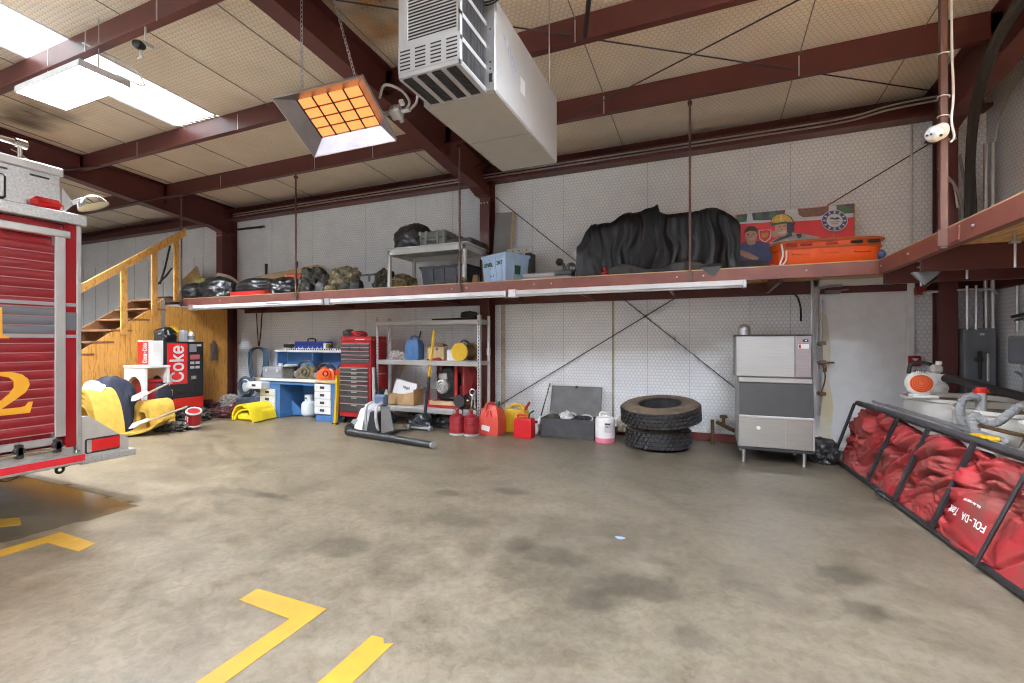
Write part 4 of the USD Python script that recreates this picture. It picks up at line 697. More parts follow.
for x in (-8.05, -7.1, -6.3): P(w, 'hutch_upright', wl(box(x, by1 - .28, bh, x + .03, by1 - .03, 1.25, .003)), blue)
P(w, 'hutch_shelf', wl(box(-8.08, by1 - .30, 1.24, -6.2, by1, 1.275, .004)), white_paint)
for k in range(26): P(w, 'shelf_slot', wl(box(-7.75 + k * .058, by1 - .305, 1.283, -7.75 + k * .058 + .028, by1 - .298, 1.31, 0)), grey_d)
P(w, 'slotted_lip', wl(box(-7.8, by1 - .298, 1.272, -6.2, by1 - .285, 1.315, .002)), white_paint)
y_h = by1 - .2
def item(name, lab, ca, loc, parts_, rz=0, group=None):
    t = thing(name, lab, ca, loc, rz, group)
    for nm, mesh, mt in parts_: P(t, nm, mesh, mt)
    return t
def by_span(u0, u1, v0, v1, Y, z): x0, x1, za, zb_ = span(u0, u1, v0, v1, Y); return (x0 + x1) / 2, x1 - x0, zb_ - z
cx, wd, hg = by_span(296.5, 327.5, 341.5, 349, y_h, 1.275)
lettr = [('logo', cat([hull([(x_ + dx - .02, -.1025, .03), (x_ + dx + .02, -.1025, .03), (x_ + dx + .03 * s_, -.1025, z_), (x_ + dx - .02, -.0995, .03), (x_ + dx + .02, -.0995, .03), (x_ + dx + .03 * s_, -.0995, z_)]) for dx, s_, z_ in ((-.05, 1, .08), (0, -1, .06), (.05, 1, .075))]), M('logo_pale', (.55, .62, .85), .5) if x_ < -.2 else '/World/Looks/logo_pale') for x_ in (-wd * .32, 0, wd * .28)]
item('tool_case', 'deep blue tool case with pale marks on top of the workbench shelf', 'case', (cx, y_h + .05, 1.275), [('case', box(-wd / 2, -.1, 0, wd / 2, .1, hg, .015), blue_d), ('lid_seam', box(-wd / 2 - .002, -.102, hg * .62, wd / 2 + .002, .1, hg * .65, 0), grille_dk), ('handle', tube(curve([(-.1, -.05, hg), (-.08, -.05, hg + .05), (.08, -.05, hg + .05), (.1, -.05, hg)], 5), .012), black_p)] + lettr)
cx, wd, hg = by_span(323.5, 331, 343.5, 349, y_h, 1.275); item('tin', 'small pale tin with olive label beside the blue tool case', 'tin', (cx, y_h, 1.275), [('body', lathe([(0, 0), (.07, 0), (.07, .14), (0, .14)]), white_plas), ('label', xf(box(0, -.05, 0, .075, .05, .12, .02), (.02, -.03, .01)), M('olive', (.2, .19, .07), .6))])
item('hand_drill', 'small grey and black power tool at the left end of the shelf', 'power tool', (atY(290, 348, y_h)[0], y_h, 1.275), [('body', cat(cyl((-.14, 0, .09), (.08, 0, .09), .04), box(-.02, -.03, 0, .05, .03, .09, .01), cyl((.08, 0, .09), (.15, 0, .09), .015)), gear), ('battery', box(-.05, -.04, 0, .08, .04, .03, .008), grey_l)])
Yt = 6.75
cx, wd, hg = by_span(264, 281, 357, 377, 6.9, bh); item('white_jug', 'white plastic jug behind the grey toolbox on the workbench', 'jug', (-7.95, 6.78, bh), [('body', box(-.11, -.08, 0, .11, .08, .22, .03), white_plas), ('neck', cyl((0, 0, .2), (0, 0, .27), .04), white_plas)])
item('cream_pot', 'cream coloured pot behind the grey toolbox', 'pot', (-7.70, 6.82, bh), [('body', lathe([(0, 0), (.11, 0), (.12, .22), (.13, .23), (.12, .25), (0, .25)]), cream_plas)])
cx, wd, hg = by_span(267.5, 286.5, 366.5, 378, 6.6, bh); item('toolbox', 'grey plastic toolbox on the workbench', 'toolbox', (cx, 6.6, bh), [('body', box(-wd / 2, -.12, 0, wd / 2, .12, hg * .7, .012), grey_m), ('lid', hull([(x * wd / 2 * k, y * .12 * k, z) for x in (-1, 1) for y in (-1, 1) for k, z in ((1, hg * .7), (1, hg * .85), (.85, hg))]), grey_m), ('latch', cat(box(-wd / 3, -.13, hg * .55, -wd / 3 + .05, -.11, hg * .8, .004), box(wd / 3 - .05, -.13, hg * .55, wd / 3, -.11, hg * .8, .004)), grey_l)])
cx, wd, hg = by_span(287.5, 297.5, 367, 378, 6.6, bh); item('black_box', 'black box between the toolbox and the power saws', 'box', (cx, 6.62, bh), [('body', box(-wd / 2, -.12, 0, wd / 2, .12, hg, .01), gear), ('lid', box(-wd / 2 - .006, -.126, hg - .03, wd / 2 + .006, .126, hg + .004, .006), black_p)])
def saw(name, lab, ca, c, body, rz, sc=1.0, ring=True):
    a = [('engine', cat(hull([(x * a_, y * b_, z) for x in (-1, 1) for y in (-1, 1) for a_, b_, z in ((.15, .09, 0), (.17, .1, .04), (.16, .1, .15), (.10, .07, .20))]), box(-.2, -.06, .02, -.1, .08, .12, .02), cyl((-.06, .0, .18), (-.06, .0, .235), .05, 14)), body), ('muffler', box(-.22, -.1, .03, -.15, .0, .13, .015), grey_m), ('pull_cover', cyl((.02, -.14, .12), (.02, -.09, .12), .085, 18), body), ('handle', tube(curve([(-.2, 0, .06), (-.16, -.02, .24), (0, -.02, .30), (.12, 0, .22), (.18, 0, .08)], 6), .018), black_p), ('rear_grip', tube(curve([(.12, .02, .1), (.26, .02, .14), (.3, .02, .06), (.16, .02, .02)], 6), .018), body), ('guide_bar', box(-.46, .05, .04, -.12, .058, .11, .003), grey_m)]
    if ring: a.append(('starter_ring', torus((.02, -.142, .12), .045, .012, (0, 1, 0)), black_p))
    t = thing(name, lab, ca, c, rz)
    for nm, me, mt in a: P(t, nm, xf(me, s=sc), mt)
    return t
saw('chainsaw', 'orange chainsaw at the right end of the workbench', 'chainsaw', (atY(327, 376, 6.6)[0], 6.62, bh), orange, 20, 1.0)
saw('chainsaw', 'second orange chainsaw half behind the first, against the tool chest', 'chainsaw', (atY(333, 376, 6.7)[0] + .12, 6.8, bh), orange, -30, .9)
saw('cut_off_saw', 'dark grey power saw with tan cover in the middle of the workbench', 'power saw', (atY(308, 376, 6.6)[0], 6.62, bh), gear_tan, 10, 1.15)
saw('cut_off_saw', 'black power saw between the tan topped saw and the orange chainsaw', 'power saw', (atY(316, 376, 6.6)[0], 6.76, bh), gear, -15, 1.0)
S('yellow_paper', box(bx0 - .05, by0 - .06, bh + .001, bx0 + .15, by0 + .1, bh + .012, .003), yellow, 'yellow sheet on the left corner of the workbench', 'paper')
pt = thing('propane_tank', 'white propane tank under the blue workbench', 'gas tank', (atY(309.5, 418, 6.62)[0], 6.62, 0))
P(pt, 'cylinder', lathe([(0, .03), (.08, .03), (.13, .06), (.145, .10), (.145, .24), (.13, .29), (.07, .325), (.03, .33), (0, .33)], n=24), M('tank_white', (.66, .70, .72), .4, var=.12)); P(pt, 'foot_ring', lathe([(.10, 0), (.105, 0), (.105, .05), (.10, .05)]), grey_m); P(pt, 'collar', cat(lathe([(.075, .31), (.08, .31), (.085, .43), (.08, .43)]), torus((0, 0, .43), .082, .008)), '/World/Looks/tank_white'); P(pt, 'valve', cat(cyl((0, 0, .32), (0, 0, .4), .02), cyl((0, -.02, .38), (0, -.09, .38), .018)), copper)
lv = thing('spirit_level', 'tall yellow level leaning between workbench and tool chest', 'level', (-6.0, 6.25, 0)); P(lv, 'bar', hull([(x, y, 0) for x in (-.02, .02) for y in (-.03, .03)] + [(x + .02, y + .03, .86) for x in (-.02, .02) for y in (-.03, .03)]), yellow); P(lv, 'foot', box(-.06, -.03, 0, .05, .03, .03, .008), black_p)

# red tool chest
tc = thing('tool_chest', 'tall red rolling tool chest with grey drawers', 'tool chest', (-5.71, 6.64, 0))
P(tc, 'lower_cabinet', box(-.345, -.24, .12, .345, .24, 1.03, .008), red_p); P(tc, 'upper_chest', box(-.335, -.22, 1.03, .335, .22, 1.45, .008), red_p); P(tc, 'lid', box(-.34, -.225, 1.45, .34, .225, 1.54, .02), red_p)
zz = 1.0
for k, hgt in enumerate((.075, .075, .075, .075, .10, .10, .13, .16)):
    z0_ = zz - hgt; dr = P(tc, 'drawer', box(-.32, -.256, z0_ + .006, .30, -.236, zz - .006, .004), grey_d); P(dr, 'pull', box(-.32, -.268, zz - .024, .30, -.25, zz - .008, .004), alum); P(dr, 'badge', box(-.06, -.27, zz - .05, .06, -.256, zz - .03, .003), alum); zz = z0_
zz = 1.42
for k, hgt in enumerate((.065, .065, .065, .075, .085)):
    z0_ = zz - hgt; cols_ = ((-.31, -.0), (.01, .31)) if k == 0 else ((-.31, -.12), (-.11, .1), (.11, .31)) if k == 1 else ((-.31, .31),)
    for a_, b_ in cols_:
        dr = P(tc, 'drawer', box(a_, -.236, z0_ + .005, b_, -.218, zz - .005, .004), grey_d); P(dr, 'pull', box(a_, -.247, zz - .02, b_, -.23, zz - .006, .004), alum)
    zz = z0_
for x in (-.28, .28):
    for y in (-.18, .18): P(tc, 'caster', cat(cyl((x - .02, y, .05), (x + .02, y, .05), .05), box(x - .03, y - .03, .06, x + .03, y + .03, .125, .004)), black_p)
P(tc, 'brand_plate', box(.0, -.226, 1.475, .2, -.2245, 1.495, 0), white_paint); P(tc, 'side_handle', tube(curve([(.345, -.1, .86), (.39, -.1, .88), (.39, .1, .88), (.345, .1, .86)], 5), .01), alum); P(tc, 'side_box', box(.345, -.2, .42, .40, .1, .62, .006), grey_d)
S('red_jacket_roll', lump((-5.79, 6.6, 1.54), (.3, .2, .1), 51, .3, 3), red_p, 'crumpled red cloth on top of the tool chest', 'cloth'); S('grey_glove', lump((-5.98, 6.55, 1.54), (.16, .2, .12), 52, .3, 3), grey_d, 'dark glove on the left edge of the tool chest top', 'glove')

# steel shelving
hx0, hx1, hy0, hy1, hz = -5.33, -3.30, 6.50, 6.87, 1.81
sh = thing('shelving_unit', 'grey steel shelving unit with three shelves by the column', 'shelving', ((hx0 + hx1) / 2, (hy0 + hy1) / 2, 0)); O2 = -np.array([(hx0 + hx1) / 2, (hy0 + hy1) / 2, 0])
for x in (hx0, hx1):
    for y in (hy0, hy1):
        s_ = 1 if x == hx0 else -1; q = 1 if y == hy0 else -1
        po = P(sh, 'post', xf(cat(box(x, y, 0, x + s_ * .05, y + q * .004, hz + .06, 0), box(x, y, 0, x + s_ * .004, y + q * .045, hz + .06, 0)), O2), galv, False)
        if y == hy0: P(po, 'slot_column', xf(cat([box(x + s_ * .018, y - .001, .05 + k * .05, x + s_ * .032, y + .001, .075 + k * .05, 0) for k in range(35)]), O2), grille_dk, False, kind='stuff')
for z in (.34, 1.13, 1.80):
    P(sh, 'shelf_board', xf(box(hx0 + .01, hy0 + .012, z - .015, hx1 - .01, hy1 - .01, z, .002), O2), grey_l); P(sh, 'shelf_beam', xf(box(hx0 + .03, hy0 - .012, z - .075, hx1 - .03, hy0 + .012, z - .005, .004), O2), alum); P(sh, 'rear_beam', xf(box(hx0 + .03, hy1 - .02, z - .07, hx1 - .03, hy1, z - .01, .003), O2), alum)
ym = 6.7
def on(u): return atY(u, 350, ym)[0]
S('black_gun_case', hull([(on(430) + a, 6.72 + b, z) for a, b, z in ((0, 0, 1.8), (.9, 0, 1.8), (.9, .2, 1.8), (0, .2, 1.8), (.02, .02, 1.835), (.88, .02, 1.85), (.88, .18, 1.85), (.02, .18, 1.835))]), black_p, 'flat black case along the top of the shelving', 'case')
S('black_drill', cat(lump((on(466), 6.82, 1.85), (.3, .16, .1), 60, .3, 3, 3)), black_p, 'black lumpy tool on the flat case on top of the shelving', 'tool')
S('parts_heap', cat(lump((on(393), 6.8, 1.13), (.3, .22, .14), 61, .5, 4), lump((on(399), 6.75, 1.13), (.2, .16, .1), 62, .5, 5)), M('parts_pale', (.5, .45, .42), .6, var=.5, scale=25, tint=(.15, .12, .12)), 'pale heap of small parts at the left of the middle shelf', 'parts')
bc = thing('jerry_can', 'blue jerry can on the middle shelf', 'fuel can', (on(410.5), 6.82, 1.13)); P(bc, 'body', hull([(x * .14 * k, y * .09 * k, z) for x in (-1, 1) for y in (-1, 1) for k, z in ((.92, 0), (1, .03), (1, .26), (.8, .33), (.5, .36))]), M('can_blue', (.06, .14, .30), .4)); P(bc, 'handle', tube(curve([(-.1, 0, .3), (-.06, 0, .40), (.06, 0, .40), (.1, 0, .33)], 5), .018), '/World/Looks/can_blue'); P(bc, 'recess', box(-.08, -.094, .06, .02, -.085, .24, .01), blue); P(bc, 'nozzle', tube(curve([(.08, 0, .35), (.12, 0, .44), (.13, 0, .5)], 4), .014), black_p)
for k, (u, w_b, h_b) in enumerate(((430, .15, .26), (439, .2, .27))):
    b_ = thing('wooden_box', f'small tan wooden box with dark lid, {"left one next to the blue can" if k == 0 else "right one with a round hole"}', 'box', (on(u), 6.76 + .06 * (1 - k), 1.13)); P(b_, 'body', box(-w_b / 2, -.08, 0, w_b / 2, .08, h_b - .04, .003), tan); P(b_, 'lid', hull([(-w_b / 2 - .01, -.09, h_b - .04), (w_b / 2 + .01, -.09, h_b - .04), (-w_b / 2, .09, h_b - .02), (w_b / 2, .09, h_b - .02), (-w_b / 3, -.05, h_b + .02), (w_b / 3, -.05, h_b + .02)]), copper)
    if k: P(b_, 'hole', cyl((-.03, -.083, .19), (-.03, -.07, .19), .022), grille_dk)
    P(b_, 'red_trim', box(-w_b / 2 - .01, -.1, 0, w_b / 2, -.082, .02, .002), red_p)
S('white_carton', box(on(446), 6.72, 1.13, on(446) + .22, 6.88, 1.31, .004), white_paint, 'white carton next to the yellow reel on the middle shelf', 'carton'); S('wooden_box', box(on(448), 6.9, 1.13, on(448) + .18, 7.0, 1.42, .004), tan, 'tan box behind the white carton on the middle shelf', 'box')
yr = thing('cord_reel', 'round yellow cord reel on the middle shelf', 'reel', (on(463), 6.78, 1.13)); P(yr, 'front_disc', xf(lathe([(0, 0), (.13, 0), (.15, .02), (.15, .05), (0, .05)]), (-.03, -.1, .15), 90), yellow); P(yr, 'core', cyl((-.03, -.1, .15), (.06, .1, .15), .12, 20), copper); P(yr, 'rear_disc', xf(lathe([(0, 0), (.15, 0), (.15, .03), (0, .03)]), (.06, .12, .15), 90), M('reel_brown', (.25, .15, .04), .5)); P(yr, 'handle', tube(curve([(-.08, -.06, .28), (0, -.04, .34), (.08, 0, .28)], 5), .016), black_p)
bxx = on(403)
cb = thing('cardboard_box', 'open cardboard box with white sheet inside on the lower shelf', 'box', (bxx, 6.8, .34)); P(cb, 'body', cat(box(-.28, -.13, 0, .24, -.125, .2, 0), box(-.28, .15, 0, .24, .155, .3, 0), box(-.28, -.13, 0, -.275, .155, .22, 0), box(.235, -.13, 0, .24, .155, .28, 0), box(-.28, -.13, 0, .24, .155, .006, 0)), card); P(cb, 'flap', hull([(-.3, -.14, .02), (-.1, -.2, .02), (-.12, -.14, .2), (-.27, -.14, .17), (-.3, -.145, .02), (-.1, -.205, .02)]), card); P(cb, 'flap', hull([(.05, -.2, .02), (.26, -.15, .01), (.24, -.14, .24), (.06, -.14, .2), (.05, -.205, .02)]), card)
P(cb, 'white_sheet', xf(box(-.22, -.006, 0, .2, 0, .26, .002), (-.01, -.08, .16), -14, 12, 6), white_paint); P(cb, 'sheet_mark', xf(text('tags', .05, (-.05, -.008, .13), (1, 0, 0), (0, 0, 1), .002, True), (-.01, -.08, .16), -14, 12, 6), print_dk, False); P(cb, 'red_edge', xf(box(-.17, -.03, 0, .15, -.01, .05, .01), (-.01, -.09, .12), -14, 12, 6), red_p)
g = thing('compressor', 'red framed engine blower with silver recoil starter on the lower shelf', 'engine', (on(447), 6.83, .34))
for x in (-.33, .33):
    for y in (-.16, .12): P(g, 'frame_tube', tube([(x, y, .04), (x, y, .78 if x < 0 else .76)], .018), red_dark)
P(g, 'frame_tube', tube(curve([(-.33, -.16, .78), (-.2, -.16, .82), (-.1, -.16, .80), (-.1, -.16, .62)], 4), .018), red_dark); P(g, 'frame_tube', tube([(.0, -.16, .76), (.33, -.16, .76)], .018), red_dark); P(g, 'frame_tube', tube([(.2, -.17, .04), (.2, -.17, .76)], .03), red_p); P(g, 'frame_tube', tube([(-.33, .12, .78), (.33, .12, .76)], .018), red_dark)
P(g, 'base_tray', box(-.36, -.2, 0, .28, .16, .10, .01), red_p); P(g, 'base_board', box(-.3, -.205, .05, .2, -.19, .12, .004), tan)
P(g, 'fan_shroud', lathe([(.12, 0), (.30, .0), (.32, .03), (.32, .2), (.1, .24)], (.1, .02, .46), 28, (0, 1, 0)), red_dark); P(g, 'engine_block', cat(box(-.2, -.1, .12, .15, .1, .6, .03), lump((-.05, -.05, .5), (.35, .2, .26), 70, .2, 3, 3)), black_p)
P(g, 'recoil_starter', cat(cyl((-.07, -.18, .36), (-.07, -.10, .36), .12, 20), torus((-.07, -.185, .36), .09, .014, (0, 1, 0)), torus((-.07, -.185, .36), .05, .012, (0, 1, 0))), alum); P(g, 'fuel_tank', box(-.16, -.16, .46, .02, -.1, .6, .03), alum); P(g, 'black_wheel', xf(lathe([(0, 0), (.1, 0), (.1, .06), (0, .06)]), (.3, -.2, .14), 90), black_r)
S('valve_parts', cat(lump((on(468), 6.8, .34), (.25, .2, .13), 71, .5, 5, 3), cyl((on(470), 6.75, .34), (on(470), 6.75, .5), .03)), copper, 'small brass valve parts at the right of the lower shelf', 'parts'); S('wire_ring', cat(torus((on(472.5), 6.7, .62), .05, .012, (0, 1, 0)), tube([(on(472.5), 6.7, .57), (on(471), 6.7, .36)], .012), tube([(on(474), 6.72, .57), (on(475), 6.7, .36)], .012)), galv, 'grey ring handle standing at the right of the lower shelf', 'tool')
S('cream_bottle', lathe([(0, 0), (.06, 0), (.06, .18), (.03, .22), (.03, .25), (0, .25)], (on(384), 6.75, .34)), cream_plas, 'white bottle at the left end of the lower shelf', 'bottle')
S('leaning_tube', tube([(-5.27, 6.38, .0), (-5.35, 6.46, 1.0)], .03, 10), alum, 'pale tube leaning on the left shelving post', 'tube'); S('leaning_stick', tube([(-5.25, 6.85, .36), (-5.1, 6.98, 1.05)], .015, 8), tan, 'thin tan stick leaning inside the shelving', 'stick')
for k, (u, v, w_b, h_b, mt, lab) in enumerate(((386, 424, .45, .2, M('floor_blue', (.04, .07, .14), .6), 'dark blue bag on the floor under the shelving'), (424, 421, .5, .26, black_p, 'black bag on the floor under the shelving behind the jack'), (448, 418, .45, .24, black_p, 'black bag on the floor under the shelving behind the fuel cans'))):
    x_ = atY(u, v, 6.85)[0]; S('floor_bag', lump((x_, 6.78, 0), (w_b, .3, h_b), 80 + k, .25, 3), mt, lab, 'bag')
S('extension_cord', tube(curve([(-5.05, 6.3, .012), (-4.8, 6.15, .012), (-4.5, 6.25, .012), (-4.55, 6.45, .012), (-4.75, 6.5, .012)], 8), .012, 6), black_r, 'black cord looping on the floor before the shelving', 'cord')
S('orange_plug', box(-5.02, 6.2, 0, -4.94, 6.28, .05, .012), orange, 'small orange plug on the floor beside the backpack blower', 'plug')
S('switch_box', cat(box(-3.46, 7.06, 1.22, -3.40, 7.10, 1.34, .004), cyl((-3.42, 7.09, 1.34), (-3.42, 7.09, 1.5), .008)), grey_l, 'grey switch box on the middle column', 'switch')

# backpack blower
bb_ = atZ(363, 437, 0); b = thing('backpack_blower', 'white and grey backpack leaf blower with long black tube on the floor', 'leaf blower', (bb_[0], bb_[1] + .25, 0))
P(b, 'housing', hull([(x, y, z) for x, y, z in ((-.26, -.1, .08), (.22, -.1, .04), (.22, .2, .04), (-.26, .2, .08), (-.2, -.1, .36), (.18, -.08, .42), (.18, .16, .42), (-.12, .16, .4), (-.06, 0, .50), (.12, 0, .50))]), grey_l)
P(b, 'white_cover', hull([(x, y, z) for x, y, z in ((-.30, -.12, .1), (-.12, -.14, .06), (-.05, -.12, .44), (-.17, -.1, .40), (-.28, .08, .12), (-.14, .1, .42))]), white_plas)
P(b, 'back_pad', hull([(.02, -.2, .06), (.22, -.2, .06), (.04, -.14, .36), (.2, -.14, .36), (.02, -.1, .06), (.22, -.1, .06), (.2, -.08, .38), (.04, -.08, .38)]), black_p); P(b, 'blue_pad', box(.0, -.02, .44, .22, .1, .62, .03), M('pad_blue', (.09, .13, .22), .7)); 
for x in (.0, .2): P(b, 'strap', tube(curve([(x, -.05, .5), (x - .01, -.16, .46), (x, -.2, .3), (x + .01, -.16, .1)], 6), .022), grey_l)
P(b, 'fan_guard', cyl((-.26, -.12, .14), (-.26, -.08, .14), .1), grey_m); pe = atZ(432, 445, .05) - [bb_[0], bb_[1] + .25, 0]
P(b, 'elbow', tube(curve([(-.26, .0, .14), (-.36, -.15, .10), (-.25, -.28, .065)], 6), .06, 10), black_p); P(b, 'blower_tube', cat(tube([(-.25, -.28, .065), (pe[0] * .45, -.28 + (pe[1] + .28) * .5, .06), tuple(pe)], [.055, .05, .045], 14), torus((pe[0] * .45, -.28 + (pe[1] + .28) * .5, .06), .05, .008, (1, -.25, 0))), black_p); P(b, 'tube_end', tube([tuple(pe), tuple(pe * 1.0 + [.03, -.007, 0])], .05, 14), grey_m); P(b, 'base_frame', box(-.2, -.2, 0, .3, .25, .04, .01), black_p)
# floor jack
jp = atZ(419, 431, 0); j = thing('floor_jack', 'black floor jack with yellow topped handle before the shelving', 'floor jack', (jp[0], jp[1] + .12, 0))
P(j, 'chassis', cat(hull([(-.2, -.1, .05), (.2, -.1, .05), (-.16, .1, .06), (.16, .1, .06), (-.16, -.06, .14), (.16, -.06, .14), (0, .1, .2)]), box(-.06, -.1, .1, .06, .1, .22, .02), lump((0, 0, .1), (.3, .2, .16), 90, .3, 3, 3)), M('jack_black', (.025, .03, .035), .35, .4)); P(j, 'front_axle', cyl((-.22, -.1, .045), (.22, -.1, .045), .02), grey_m)
for x in (-.2, .2): P(j, 'caster_wheel', cyl((x - .025, -.1, .045), (x + .025, -.1, .045), .045, 16), grey_m)
for x in (-.1, .1): P(j, 'rear_caster', cyl((x - .02, .12, .035), (x + .02, .12, .035), .035, 14), black_p)
ht = np.array([.13, .12, 1.64]); P(j, 'handle', tube([(0, .04, .2), tuple(ht * .5 + [0, .02, .05])], .026, 10), black_p); P(j, 'handle_grip', tube([tuple(ht * .5 + [0, .02, .05]), tuple(ht)], .024, 10), yellow)

# fuel cans in a row
can_red_dark = M('safety_can_red', (.27, .014, .02), .35, var=.2)
def safety_can(c, lab):
    t = thing('safety_can', lab, 'fuel can', c); P(t, 'body', lathe([(0, 0), (.115, 0), (.12, .01), (.12, .25), (.11, .28), (.06, .315), (.03, .325), (0, .325)], n=28), can_red_dark)
    for z in (.035, .2): P(t, 'hoop', torus((0, 0, z), .12, .006), red_dark)
    P(t, 'foot_band', lathe([(.12, 0), (.1215, 0), (.1215, .03), (.12, .03)], n=28), grey_l); P(t, 'spout', cat(cyl((.0, 0, .32), (0, 0, .38), .028), cyl((0, 0, .38), (0, 0, .39), .036)), red_dark); P(t, 'trigger', tube(curve([(.0, -.02, .36), (.06, -.02, .40), (.1, 0, .37), (.09, 0, .3)], 5), .008), black_p); P(t, 'bail', tube(curve([(-.09, 0, .27), (-.06, .0, .36), (0, 0, .40)], 5), .007), grey_m); P(t, 'worn_label', lathe([(.1205, .08), (.1212, .08), (.1212, .15), (.1205, .15)], n=28), red_dark)
    return t
safety_can((-3.62, 6.34, 0), 'round red metal safety can, the left one of the pair'); safety_can((-3.38, 6.36, 0), 'round red metal safety can, right beside the red plastic jerry can')
def plastic_can(name, lab, u0, u1, v0, v1, Y, mt, dep, style):
    p0, p1 = atY(u0, v1, Y), atY(u1, v1, Y); wd = p1[0] - p0[0]; hgt = atY((u0 + u1) / 2, v0, Y)[2]; t = thing(name, lab, 'fuel can', ((p0[0] + p1[0]) / 2, Y + dep / 2, 0))
    if style == 'tall':
        P(t, 'body', hull([(x * wd / 2 * k, y * dep / 2 * k, z) for x in (-1, 1) for y in (-1, 1) for k, z in ((.93, 0), (1, .03), (1, hgt * .45), (.82, hgt * .78), (.5, hgt * .93))]), mt); P(t, 'handle', tube(curve([(-.05, -dep * .42, hgt * .62), (-.06, -dep * .36, hgt * .95), (0, 0, hgt), (.05, dep * .2, hgt * .9)], 5), .02), mt); P(t, 'rib', tube(curve([(-.045, -dep * .5, hgt * .6), (0, -dep * .44, hgt * .82), (.045, -dep * .5, hgt * .6)], 6), .014), mt)
        P(t, 'spout_cap', cyl((.08, 0, hgt * .88), (.1, 0, hgt * 1.05), .03), M('cap_green', (.02, .06, .04), .5)); P(t, 'paper_label', xf(box(-.09, -.004, -.03, .05, 0, .05, .002), (-.03, -dep / 2 - .002, .1), 0, 10, 0), white_paint)
    elif style == 'yellow':
        P(t, 'body', hull([(x * wd * .36 * k + .03, y * dep / 2 * k, z) for x in (-1, 1) for y in (-1, 1) for k, z in ((.9, 0), (1, .03), (1, hgt * .62), (.85, hgt * .75))]), mt); P(t, 'side_handle', tube(curve([(-wd * .28, 0, hgt * .72), (-wd * .48, 0, hgt * .62), (-wd * .5, 0, hgt * .3), (-wd * .36, 0, hgt * .08), (-wd * .3, 0, hgt * .06)], 6), .024), mt); P(t, 'top_handle', tube(curve([(-wd * .25, 0, hgt * .7), (-wd * .1, 0, hgt * .88), (wd * .2, 0, hgt * .86), (wd * .36, 0, hgt * .68)], 6), .03), mt); P(t, 'spout', tube(curve([(wd * .34, 0, hgt * .75), (wd * .42, 0, hgt * .86), (wd * .52, 0, hgt)], 5), [.028] * 5 + [.022] * 5 + [.012]), red_p); P(t, 'cap', cyl((0, -.02, hgt * .72), (0, -.02, hgt * .80), .05), grey_m)
    else:
        P(t, 'body', hull([(x * wd / 2 * k, y * dep / 2 * k, z) for x in (-1, 1) for y in (-1, 1) for k, z in ((.93, 0), (1, .02), (1, hgt * .62), (.9, hgt * .72))]), mt); P(t, 'top_handle', tube(curve([(-wd * .4, 0, hgt * .7), (-wd * .36, 0, hgt * .82), (.0, 0, hgt * .8), (wd * .1, 0, hgt * .7)], 5), .016), mt); P(t, 'spout', tube(curve([(wd * .25, 0, hgt * .7), (wd * .3, 0, hgt * .88), (wd * .55, 0, hgt)], 5), .012), black_p)
    return t
plastic_can('plastic_fuel_can', 'tall faded red plastic jerry can with paper label', 479, 498, 404, 434, 6.42, M('faded_red', (.62, .07, .05), .45, var=.12), .3, 'tall'); plastic_can('plastic_fuel_can', 'yellow plastic fuel can with red spout', 500, 527, 402, 432, 6.78, yellow, .2, 'yellow'); plastic_can('plastic_fuel_can', 'small red plastic fuel can in front of the yellow one', 514, 531, 411, 436.5, 6.42, M('can_red', (.55, .012, .018), .3, var=.06), .18, 'small')
bp = atZ(534, 434, 0); br = thing('pump_sprayer_wand', 'grey footed black pole leaning left of the open dark box', 'pole', (bp[0], bp[1] + .08, 0)); P(br, 'foot', lump((0, 0, 0), (.17, .14, .15), 95, .08, 2, 3), grey_l); P(br, 'pole', tube([(.02, .05, .1), (.14, .3, .77)], .011, 8), black_p); P(br, 'grip', tube([(.02, .05, .1), (.045, .1, .26)], .022, 8), white_plas)
S('black_can', lathe([(0, 0), (.06, 0), (.06, .17), (0, .17)], (bp[0] + .13, bp[1] + .16, 0)), black_p, 'short black can at the foot of the leaning pole', 'can')
# dark wooden chest with open lid
k0, k1, kf, kb, kh = -2.36, -1.53, 6.69, 7.12, .285
kc = thing('storage_box', 'dark grey wooden box with its lid open against the wall', 'box', ((k0 + k1) / 2, (kf + kb) / 2, 0)); O3 = -np.array([(k0 + k1) / 2, (kf + kb) / 2, 0])
P(kc, 'front_board', xf(box(k0, kf, 0, k1, kf + .02, kh, .004), O3), grey_d); P(kc, 'side_board', xf(box(k0, kf + .02, 0, k0 + .02, kb, kh, .004), O3), grey_d); P(kc, 'side_board', xf(box(k1 - .02, kf + .02, 0, k1, kb, kh, .004), O3), grey_d); P(kc, 'rear_board', xf(box(k0, kb - .02, 0, k1, kb, kh, .004), O3), grey_d); P(kc, 'bottom_board', xf(box(k0 + .02, kf + .02, 0, k1 - .02, kb - .02, .02, 0), O3), grey_d)
P(kc, 'lid', xf(hull([(x, y + o, z) for x in (k0 - .0, k1 + .0) for y, z in ((kb + .01, kh), (kb + .13, .73)) for o in (0, .022)]), O3), M('lid_grey', (.13, .13, .13), .55, var=.2)); P(kc, 'latch', xf(box(-1.96, kb + .11, .70, -1.92, kb + .13, .735, .003), O3), grille_dk)
for k, (x, y, sz, mt, lab) in enumerate(((-2.02, 6.9, (.2, .18, .16), grey_l, 'silver ring shaped fitting in the middle of the open box'), (-2.2, 6.88, (.22, .2, .12), gear, 'dark coil of gear at the left in the open box'), (-1.82, 6.88, (.24, .2, .1), black_p, 'black hose coil at the right in the open box'))):
    S('box_content', cat(lump((x, y, .2), sz, 100 + k, .35, 4, 3), torus((x + .03, y - .06, .29), .07, .014, (.1, -.3, 1))), mt, lab, 'fitting')
